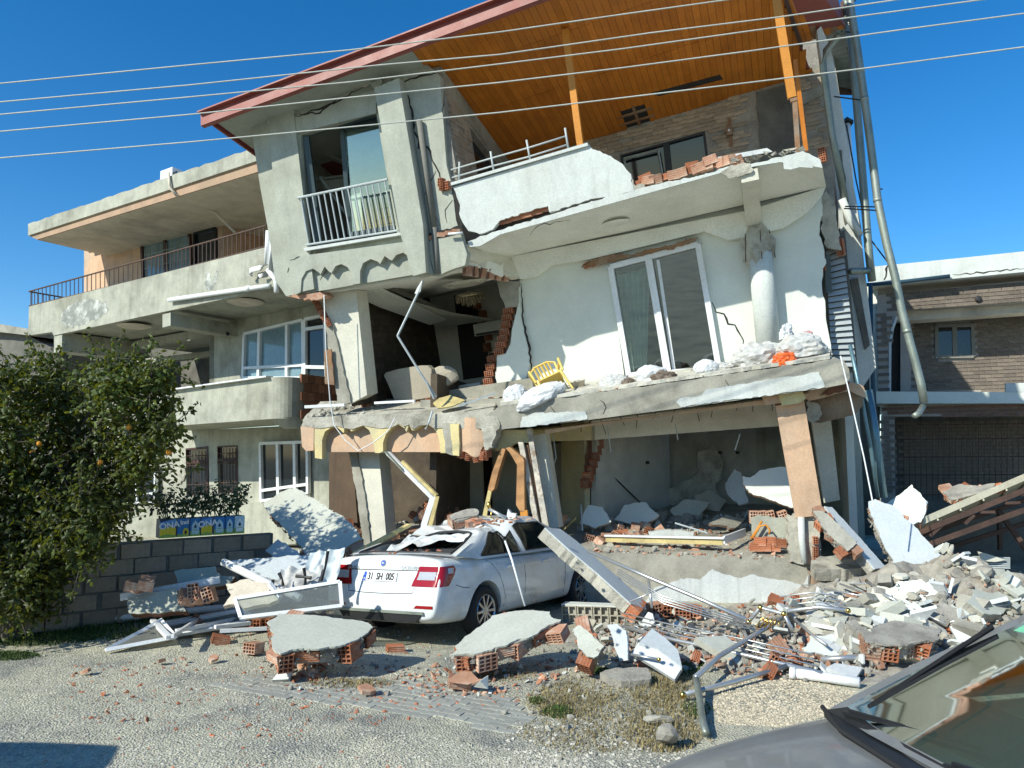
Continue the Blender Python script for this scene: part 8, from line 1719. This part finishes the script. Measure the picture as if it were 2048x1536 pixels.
for i, (x, y, s, r) in enumerate(((1690, 1358, 1.5, .3), (1600, 1240, 2.4, 1.1), (1660, 1300, 2.2, .3), (1730, 1240, 2.3, .5), (1690, 1230, 1.8, .9), (1445, 1315, 2.6, .1), (1570, 1230, 2.0, 1.3), (1360, 1240, 1.8, .2), (1860, 1320 - 60, 1.8, .8))):
    M = Matrix.Translation(ot(x, y, .08)) @ R3(.35 + .1 * (i % 3), .2 * (i % 2), r) @ Matrix.Scale(s, 4); tag(inst('marble_slab', MRB[i % 4], M), ['white flat plate beside the white drain pipe', 'white square plate behind the brass elbow', 'pale plate under the crossing chrome rails', 'large white plate right of the brass ball rail', 'white plate standing below the chrome stub', 'long pale marble strip behind the crossing rails', 'white plate leaning at the base wall corner', 'white plate under the long stair railing', 'grey white plate at the top of the windscreen line'][i], 'plate')
gv = mat('gravel_heap_stone', (0.48, 0.42, 0.31), var=.15, scale=20, bump=.2); attr_tint(gv, .4)
scatter_stones('gravel_heap', gv, [([(1440, 1345), (1600, 1345), (1720, 1380), (1660, 1430), (1560, 1450), (1440, 1440), (1420, 1390)], 5200, .010, .022)], 17)
# ------------------------------------------------------------------ left debris : profiles, sashes, sheets
tubes('drain_pipe', 'long white plastic pipe lying on the ground from the grass to the window frames', 'pipe', [([gz(66, 1250, .05), gz(250, 1234, .07), gz(470, 1213, .1)], .045)], pvc)
tubes('drain_pipe', 'white pipe standing askew out of the rubble before the wall', 'pipe', [([at(447, 1124, 9.6), at(520, 1160, 9.35), at(600, 1196, 9.1)], .05)], pvc)
g = G(); g.bar(at(242, 1194, 9.5), at(440, 1159, 9.75), .07, .085); tag(g.build('white_profile', pvc), 'long white plastic profile lying across the grey plates before the block wall', 'profile')
slab('wall_plate', 'grey plaster plate under the long white profile before the block wall', [(255, 1195), (330, 1180), (352, 1176), (362, 1195), (372, 1222), (300, 1226), (258, 1226)], at(300, 1226, 9.25), Vector((-.05, -.8, .6)), .12, grey_render, edge_m=clay_dark)
slab('wall_plate', 'smaller grey plate above the white profile near the block wall', [(348, 1142), (430, 1132), (440, 1150), (470, 1152), (460, 1166), (365, 1178), (356, 1165)], at(400, 1175, 9.75), Vector((-.05, -.75, .65)), .1, grey_render, edge_m=clay_dark)
for i, (x, y) in enumerate(((270, 1186), (292, 1180), (374, 1208), (396, 1205), (418, 1203), (385, 1196))): brick_at(x, y, (.3 * i, .2, .4 * i), ['shaded hollow brick left of the grey plate', 'shaded hollow brick at the top edge of the grey plate', 'first shaded hollow brick right of the grey plate', 'second shaded hollow brick right of the grey plate', 'third shaded hollow brick right of the grey plate', 'upper shaded hollow brick beside the white profile'][i], BRICK_D, .95, .08, 'shaded bricks before the block wall', f=lambda a, b: at(a, b, 9.35))
slab('plaster_slab', 'beige plaster slab with ragged edge leaning behind the glass sash', [(452, 1168), (480, 1160), (540, 1166), (562, 1180), (556, 1200), (500, 1214), (446, 1212), (462, 1190)], at(500, 1212, 9.0), Vector((-.1, -.7, .7)), .06, soffit_cream, ja=.02)
slab('white_sheet', 'large white board covered in leaf shade lying on the rubble left of the car', [(455, 1122), (560, 1114), (625, 1108), (655, 1112), (650, 1140), (560, 1160), (500, 1150)], at(560, 1158, 9.6), Vector((-.05, -.55, .83)), .03, blue_white, ja=.015)
def cloth(name, label, c, ux, uy, n, m, fold, seed, cat='cloth'):
    rr = random.Random(seed); g = G(); K = n
    for j in range(K + 1):
        for i in range(K + 1):
            u, v = i / K - .5, j / K - .5; p = c + ux * u * 2 + uy * v * 2; h = fold * (math.sin(u * 19 + 3 * noise.noise(Vector((u * 3, v * 3, seed)))) * .5 + noise.noise(Vector((u * 5, v * 5, seed + 3)))); g.v.append(p + ux.cross(uy).normalized() * h)
    for j in range(K):
        for i in range(K): a_ = j * (K + 1) + i; g.f.append((a_, a_ + 1, a_ + K + 2, a_ + K + 1))
    return tag(g.build(name, m, None, True), label, cat)
cloth('curtain_cloth', 'crumpled white curtain cloth hanging at the left rear corner of the car', at(646, 1136, 9.4), Vector((.22, 0, .03)), Vector((.03, .1, .2)), 30, curtain, .035, 3); cloth('curtain_cloth', 'grey white crumpled sheet lying under the white board left of the car', at(598, 1158, 9.3), Vector((.26, 0, .04)), Vector((.0, .15, .12)), 26, sackgrey, .045, 6)
for i, (a_, b_) in enumerate((((656, 1102), (642, 1162)), ((558, 1146), (566, 1172)), ((608, 1136), (610, 1176)), ((546, 1160), (542, 1182)), ((592, 1152), (622, 1156)))):
    g = G(); g.tube([at(*a_, 9.15), at(a_[0] * .5 + b_[0] * .5 + 2, a_[1] * .5 + b_[1] * .5, 9.13), at(*b_, 9.1)], [.022, .015, .024], 6); tag(g.build('furniture_leg', black), ['tall black flared post against the white curtain cloth', 'curved black leg left in front of the white board', 'black upright bar in the middle before the car', 'short black leg leftmost behind the glass sash', 'black crossbar behind the glass sash'][i], 'furniture leg')
dusty = glassmat('dusty_glass', (.62, .62, .58), .04, .2, film=(.35, .4, .4, .36), ior=1.25); sash_g = glassmat('sash_glass', (.8, .84, .82), .02, .05, film=(.15, .5, .52, .5), ior=1.15)
def sash(name, label, c, m=pvc, pm=glass_clear, w=.05, frame=True, thick=.04):
    T = thing(name, label, 'window sash', c[0]); nrm = (c[1] - c[0]).cross(c[2] - c[0]).normalized(); g = G()
    if frame:
        for i in range(4): g.bar(c[i], c[(i + 1) % 4], w, thick, nrm)
        g.build('frame', m, T)
    g = G(); g.prism(c, nrm * .006); g.build('pane', pm, T); return T
sash('window_sash', 'white framed glass sash standing on its side beside the car bumper', [at(470, 1198, 8.75), at(680, 1164, 8.9), at(684, 1212, 8.75), at(482, 1236, 8.45)], pvc, sash_g, .04)
sash('window_sash', 'flat dusty glass sash lying on the gravel with its white frame', [gz(212, 1300, .02), gz(284, 1262, .12), gz(322, 1240, .2), gz(352, 1274, .08)], pvc, dusty, .035)
sash('window_sash', 'grey white sash lying under the standing glass sash', [gz(330, 1252, .06), gz(480, 1222, .2), gz(520, 1240, .12), gz(345, 1270, .04)], pvc, dusty, .05)
for i, (a_, b_, w) in enumerate((((312, 1248), (470, 1222), .05), ((352, 1262), (480, 1236), .045), ((430, 1254), (500, 1246), .06), ((440, 1262), (620, 1252), .03), ((305, 1240), (338, 1275), .06), ((345, 1272), (400, 1236), .03), ((540, 1168), (560, 1196), .05))):
    g = G(); g.bar(gz(*a_, .1 + .02 * i) if i < 6 else at(*a_, 8.9), gz(*b_, .12) if i < 6 else at(*b_, 8.8), w, .04); tag(g.build('white_profile', pvc), ['upper long white frame profile right of the flat sash', 'second white frame profile below the upper one', 'short white profile left of the left wall chunk', 'thin white strip running behind the left wall chunk', 'wide white profile at the top end of the flat sash', 'thin grey white strip beside the tilted grey brick', 'short white board standing in the beige slab'][i], 'profile')
# bent profiles in front of the dropped bay, sticks by the car
T = thing('bent_profile', 'bent white and yellow foam window profile hanging from the arcade to the car roof', 'profile', LB.px(850, 1055, .3)); g = G(); a_, b_, c_ = LB.px(776, 906, .08), LB.px(866, 996, .3), at(848, 1052, 10.9); g.bar(a_, b_, .07, .06); g.bar(b_, c_, .09, .05); g.build('profile', pvc, T)
g = G(); o3 = Vector((.06, .0, .04)); g.bar(a_.lerp(b_, .25) + o3, b_ + o3, .05, .05); g.bar(b_ + Vector((.07, 0, .01)), c_ + Vector((.09, 0, 0)), .06, .04); g.build('foam', timber, T)
g = G(); g.bar(a_ + Vector((-.02, -.04, .02)), a_.lerp(b_, .38) + Vector((-.02, -.05, .0)), .09, .02); g.build('torn_film', grey_metal, T)
T = thing('bent_rod', 'thin steel profile bent like an arrow, hanging from the upper bay into the torn room', 'profile', MB.px(870, 796, .0)); g = G(); g.tube([MB.px(846, 560, .0), MB.px(838, 582, .02), MB.px(795, 672, .2)], .02, 6); g.tube([MB.px(795, 672, .2), MB.px(840, 745, .12), MB.px(872, 794, .0)], .02, 6); g.tube([MB.px(852, 762, .1), MB.px(868, 798, .05)], .014, 6); g.build('profile', rail_paint, T)
g = G(); g.prism([MB.px(846, 556, .02), MB.px(834, 576, .03), MB.px(829, 588, .03), MB.px(840, 584, .03)], MB.N * -.02); g.build('torn_plate', pvc, T)
g = G(); g.tube([at(1010, 1082, 9.1), at(1024, 1120, 8.95), at(1050, 1212, 8.75)], .013, 8); tag(g.build('white_rod', pvc, None, True), 'thin white curtain rod leaning against the right doors of the white car', 'rod')
g = G(); g.bar(at(708, 1108, 10.6), at(818, 1050, 11.0), .12, .04); tag(g.build('foam_board', timber), 'yellow foam board lying behind the left edge of the crushed car roof', 'board')
T = thing('lamp_arm', 'chrome rail piece with brass end lying over the far edge of the car roof', 'railing', at(985, 1020, 11)); g = G(); g.tube([at(978, 1018, 10.9), at(1012, 1036, 10.8)], .025, 8); g.build('tube', chrome, T, True); g = G(); g.tube([at(976, 1004, 10.9), at(979, 1018, 10.9)], .026, 8); g.tube([at(982, 1022, 10.9), at(982, 1034, 10.9), at(990, 1040, 10.85)], .007, 5); g.build('brass_end', brass, T, True)
tag(part(None, 'white_box', yawfr(at(1024, 1036, 10.8), 10), [(1014, 1028), (1016, 1018), (1022, 1026), (1032, 1028), (1030, 1038), (1014, 1038)], 0, .1, pvc), 'small torn white box on the far edge of the car roof', 'box')
g = G(); g.tube([MB.px(648, 590, .1), MB.px(652, 700, .1), LB.px(660, 800, .2), LB.px(668, 850, .2), LB.px(690, 880, .2), LB.px(716, 902, .2), LB.px(745, 886, .2), LB.px(776, 862, .2), LB.px(790, 836, .2)], .009, 5); tag(g.build('cable', pvc, None, True), 'loose pale cable looping down over the painted arcade', 'cable')
g = G(); g.tube([LB.px(865, 822, .1), LB.px(858, 845, .15), LB.px(851, 858, .15)], .018, 6); tag(g.build('metal_strip', rail_paint), 'short metal strip hanging over the right painted arch', 'strip')
slab('plywood_sheet', 'beige ragged board lying on the torn edge of the dropped bay', [(866, 806), (878, 796), (900, 790), (918, 796), (930, 800), (905, 812), (875, 816)], LB.px(890, 812, .0), Vector((0, -.55, .83)), .02, timber, ja=.01)
g = G(); g.bar(LB.px(611, 814, .05), LB.px(690, 810, -.1), .1, .05); tag(g.build('white_profile', pvc), 'white plastic profile lying at the left end of the dropped bay floor', 'profile'); g = G(); g.bar(LB.px(750, 806, -.3), LB.px(830, 802, -.3), .06, .04); tag(g.build('white_profile', pvc), 'white profile in the middle of the dropped bay floor', 'profile')
g = G(); g.bar(LB.px(918, 812, .02), LB.px(990, 786, -.3), .06, .03); tag(g.build('white_profile', rail_paint), 'grey white strip leaning at the torn corner of the dropped bay', 'profile')
# ================================================================== THINGS IN THE BUILDING
def sack(name, label, c, rx, ry, rz, rot, m, seed, group=None, wr=.16, cat='sack'):
    bm = bmesh.new(); bmesh.ops.create_icosphere(bm, subdivisions=4, radius=1); o3 = Vector((seed * 3.1, seed * 1.7, 0))
    for v in bm.verts:
        p = v.co.copy(); d = 1 + wr * noise.noise(p * 1.6 + o3) + wr * .55 * noise.noise(p * 4.5 + o3) + wr * .9 * (.5 - abs(noise.noise(Vector((p.x * 3, p.y * 5, p.z * 7)) + o3))) * .6 + wr * .5 * (.4 - abs(noise.noise(p * 9 + o3))); p = p * d
        if p.z < -.55: p.z = -.55 + (p.z + .55) * .15
        v.co = Vector((p.x * rx, p.y * ry, (p.z + .55) * rz))
    me = bpy.data.meshes.new(name); bm.to_mesh(me); bm.free(); me.materials.append(m); return tag(inst(name, me, Matrix.Translation(c) @ R3(*rot)), label, cat, group)
def mid(x, y, n): return MB.px(x, y, n)
gp_ = 'rubble sacks on the middle balcony'
sack('rubble_sack', 'white rubble sack at the far left end of the middle balcony', mid(1033, 806, -.25), .20, .17, .19, (0, 0, .1), sackm, 1, gp_)
sack('rubble_sack', 'long white rubble sack slumped over the slab edge below the yellow chair', mid(1088, 806, -.10), .40, .2, .18, (.05, -.42, -.2), sackm, 2, gp_)
sack('rubble_sack', 'grey white sack lying open towards the soil, third from the left', mid(1230, 779, -.35), .25, .16, .15, (0, -.1, -.1), sackgrey, 3, gp_)
sack('rubble_sack', 'white sack with a mouth of brown soil, before the balcony door', mid(1304, 766, -.35), .26, .17, .18, (0, .1, -.1), sackm, 4, gp_)
sack('rubble_sack', 'small white sack with red stripe right of the balcony door', mid(1414, 747, -.35), .19, .15, .13, (0, 0, .2), sackm, 5, gp_)
sack('soil_spill', 'brown soil spilling from the white sack before the balcony door', mid(1328, 766, -.22), .19, .12, .12, (0, .1, -.1), soil, 6, cat='soil', wr=.3); sack('soil_spill', 'dark soil spilling from the open grey sack', mid(1258, 777, -.28), .12, .1, .1, (0, 0, 0), soil, 7, cat='soil', wr=.3)
sack('plastic_bundle', 'large translucent plastic bundle heaped at the right end of the balcony', mid(1525, 736, -.5), .42, .24, .25, (0, -.15, -.1), sackgrey, 8, cat='plastic bundle', wr=.25); sack('plastic_bundle', 'folded greyish plastic sheet right of the orange bag', mid(1602, 716, -.45), .36, .2, .20, (0, -.1, -.1), sackgrey, 9, cat='plastic sheet', wr=.28)
sack('orange_bag', 'bright orange knotted plastic bag on the plastic heap', mid(1572, 733, -.2), .17, .13, .13, (0, -.1, .2), orange_plastic, 10, cat='bag', wr=.3); sack('sack_knot', 'small white knotted sack top above the plastic bundle', mid(1572, 680, -.7), .09, .09, .14, (0, .1, 0), sackm, 11, cat='bag', wr=.45); sack('pink_bag', 'small pink and white crumpled bag above the plastic sheet', mid(1611, 682, -.7), .08, .08, .10, (0, .5, 0), pink_sack, 12, cat='bag', wr=.4); sack('white_bag', 'white crumpled bag on the wall side of the plastic sheet', mid(1606, 696, -.75), .13, .1, .1, (0, 0, 0), sackm, 13, cat='bag', wr=.35)
sack('plastic_scrap', 'small beige plastic scrap between the striped sack and the bundle', mid(1450, 742, -.4), .12, .1, .08, (0, 0, 0), sackgrey, 14, cat='plastic scrap', wr=.4)
# overturned yellow plastic chair
def chair():
    M = frM(MB, mid(1100, 760, -.55)) @ R3(-1.9, .35, .3); T = thing('plastic_chair', 'overturned yellow plastic armchair on the balcony behind the white sacks', 'chair', mid(1100, 775, -.55))
    def q(x, y, z): return M @ Vector((x, y, z))
    g = G(); g.prism([q(-.2, -.2, .0), q(.2, -.2, .0), q(.22, .2, .0), q(-.22, .2, .0)], (M.to_3x3() @ Vector((0, 0, -.02)))); g.build('seat', chair_yellow, T)
    g = G(); g.tube([q(-.21, .2, 0), q(-.23, .27, .36), q(-.12, .285, .43), q(.12, .285, .43), q(.23, .27, .36), q(.21, .2, 0)], .022, 6); bk0 = g.build('backrest', chair_yellow, T)
    for k in range(5): x = -.13 + k * .065; G().bar(q(x, .2, 0), q(x, .283, .42), .035, .012).build('slat', chair_yellow, bk0)
    for x, y in ((-.2, -.2), (.2, -.2), (-.2, .2), (.2, .2)): g = G(); g.tube([q(x, y, 0), q(x * 1.2, y * 1.25, -.4)], [.026, .018], 6); g.build('leg', chair_yellow, T)
    for s in (-1, 1): g = G(); g.tube([q(s * .24, -.2, -.02), q(s * .26, -.2, .2), q(s * .27, .0, .22), q(s * .23, .26, .2)], .022, 6); g.build('armrest', chair_yellow, T)
chair()
bk_ = thing('bucket', 'cream plastic bucket standing against the balcony wall right of the yellow chair', 'bucket', mid(1158, 786, -.8)); Mb = frM(Fr(mid(1158, 786, -.8), MB.U, MB.V), mid(1158, 786, -.8)) @ Matrix.Rotation(-math.pi / 2, 4, 'X')
G().lathe([(0, .0), (.1, .0), (.125, .19), (.135, .19), (.135, .21), (.118, .21), (.1, .02), (0, .02)], Mb, 20).build('body', soffit_cream, bk_, True)
# room furniture
so_ = thing('sofa', 'cream upholstered armchair seen from behind in the torn open room', 'sofa', mid(825, 800, -1.2)); Fs = frM(MB, mid(826, 800, -1.1))
def sx(*p): return Fs @ Vector(p)
g = G(); prof = [(-.36, .0), (-.40, .18), (-.46, .40), (-.50, .52), (-.46, .57), (-.2, .60), (.2, .60), (.40, .57), (.46, .50), (.42, .3), (.40, 0)]; g.prism([sx(x, y, .0) for x, y in prof], Fs.to_3x3() @ Vector((0, 0, -.16))); g.build('backrest', fabric, so_)
g = G(); g.box(Fs @ Matrix.Translation(Vector((.1, .2, -.55))), .95, .4, .8); g.build('seat', fabric, so_)
for x in (-.3, .5): g = G(); g.box(Fs @ Matrix.Translation(Vector((x, -.02, -.1))), .06, .1, .06); g.build('foot', wood_brown, so_)
sack('cushion', 'loose cream cushion lying beside the armchair in the torn open room', mid(893, 772, -1.3), .28, .12, .24, (0, -.5, 0), fabric, 21, cat='cushion', wr=.08)
tb = thing('low_table', 'low dark table with pale top at the back of the torn open room', 'table', mid(938, 800, -2.2)); g = G(); g.box(frM(MB, mid(940, 770, -2.2)), .6, .05, .5); g.build('table_top', room_white, tb); g = G(); g.box(frM(MB, mid(925, 785, -2.0)), .06, .25, .06); g.box(frM(MB, mid(958, 783, -2.0)), .06, .25, .06); g.build('leg', black, tb)
chd = thing('chandelier', 'crystal drum ceiling lamp hanging in the torn open room', 'lamp', mid(940, 590, -1.9)); Mc = frM(Fr(mid(940, 592, -1.9), MB.U, MB.V), mid(940, 592, -1.9)) @ Matrix.Rotation(-math.pi / 2, 4, 'X')
crystal = mat('crystal', (.35, .30, .2), rough=.1, metal=.6, var=.4, scale=30, bump=.3); G().lathe([(0, .04), (.27, .04), (.28, .0), (.27, -.02), (0, -.02)], Mc, 24).build('ring', crystal, chd)
g = G()
for r_, n_, l_ in ((.26, 26, .09), (.17, 18, .14), (.08, 10, .18)):
    for k in range(n_): a_ = 6.283 * k / n_; p = Mc @ Vector((r_ * math.cos(a_), r_ * math.sin(a_), -.02)); q_ = Mc @ Vector((r_ * math.cos(a_), r_ * math.sin(a_), -.02 - l_)); g.tube([p, p.lerp(q_, .5), q_], [.012, .018, .004], 5)
o = g.build('crystal_drops', crystal, chd); o['kind'] = 'stuff'
acu = thing('wall_air_conditioner', 'white indoor air conditioner on the back wall of the torn open room', 'air conditioner', mid(985, 655, -4.0)); g = G(); g.box(frM(MB, mid(985, 655, -4.1)), .8, .26, .2); g.build('housing', room_white, acu); g = G(); g.box(frM(MB, mid(985, 664, -3.98)), .76, .04, .02); g.build('vent', black, acu)
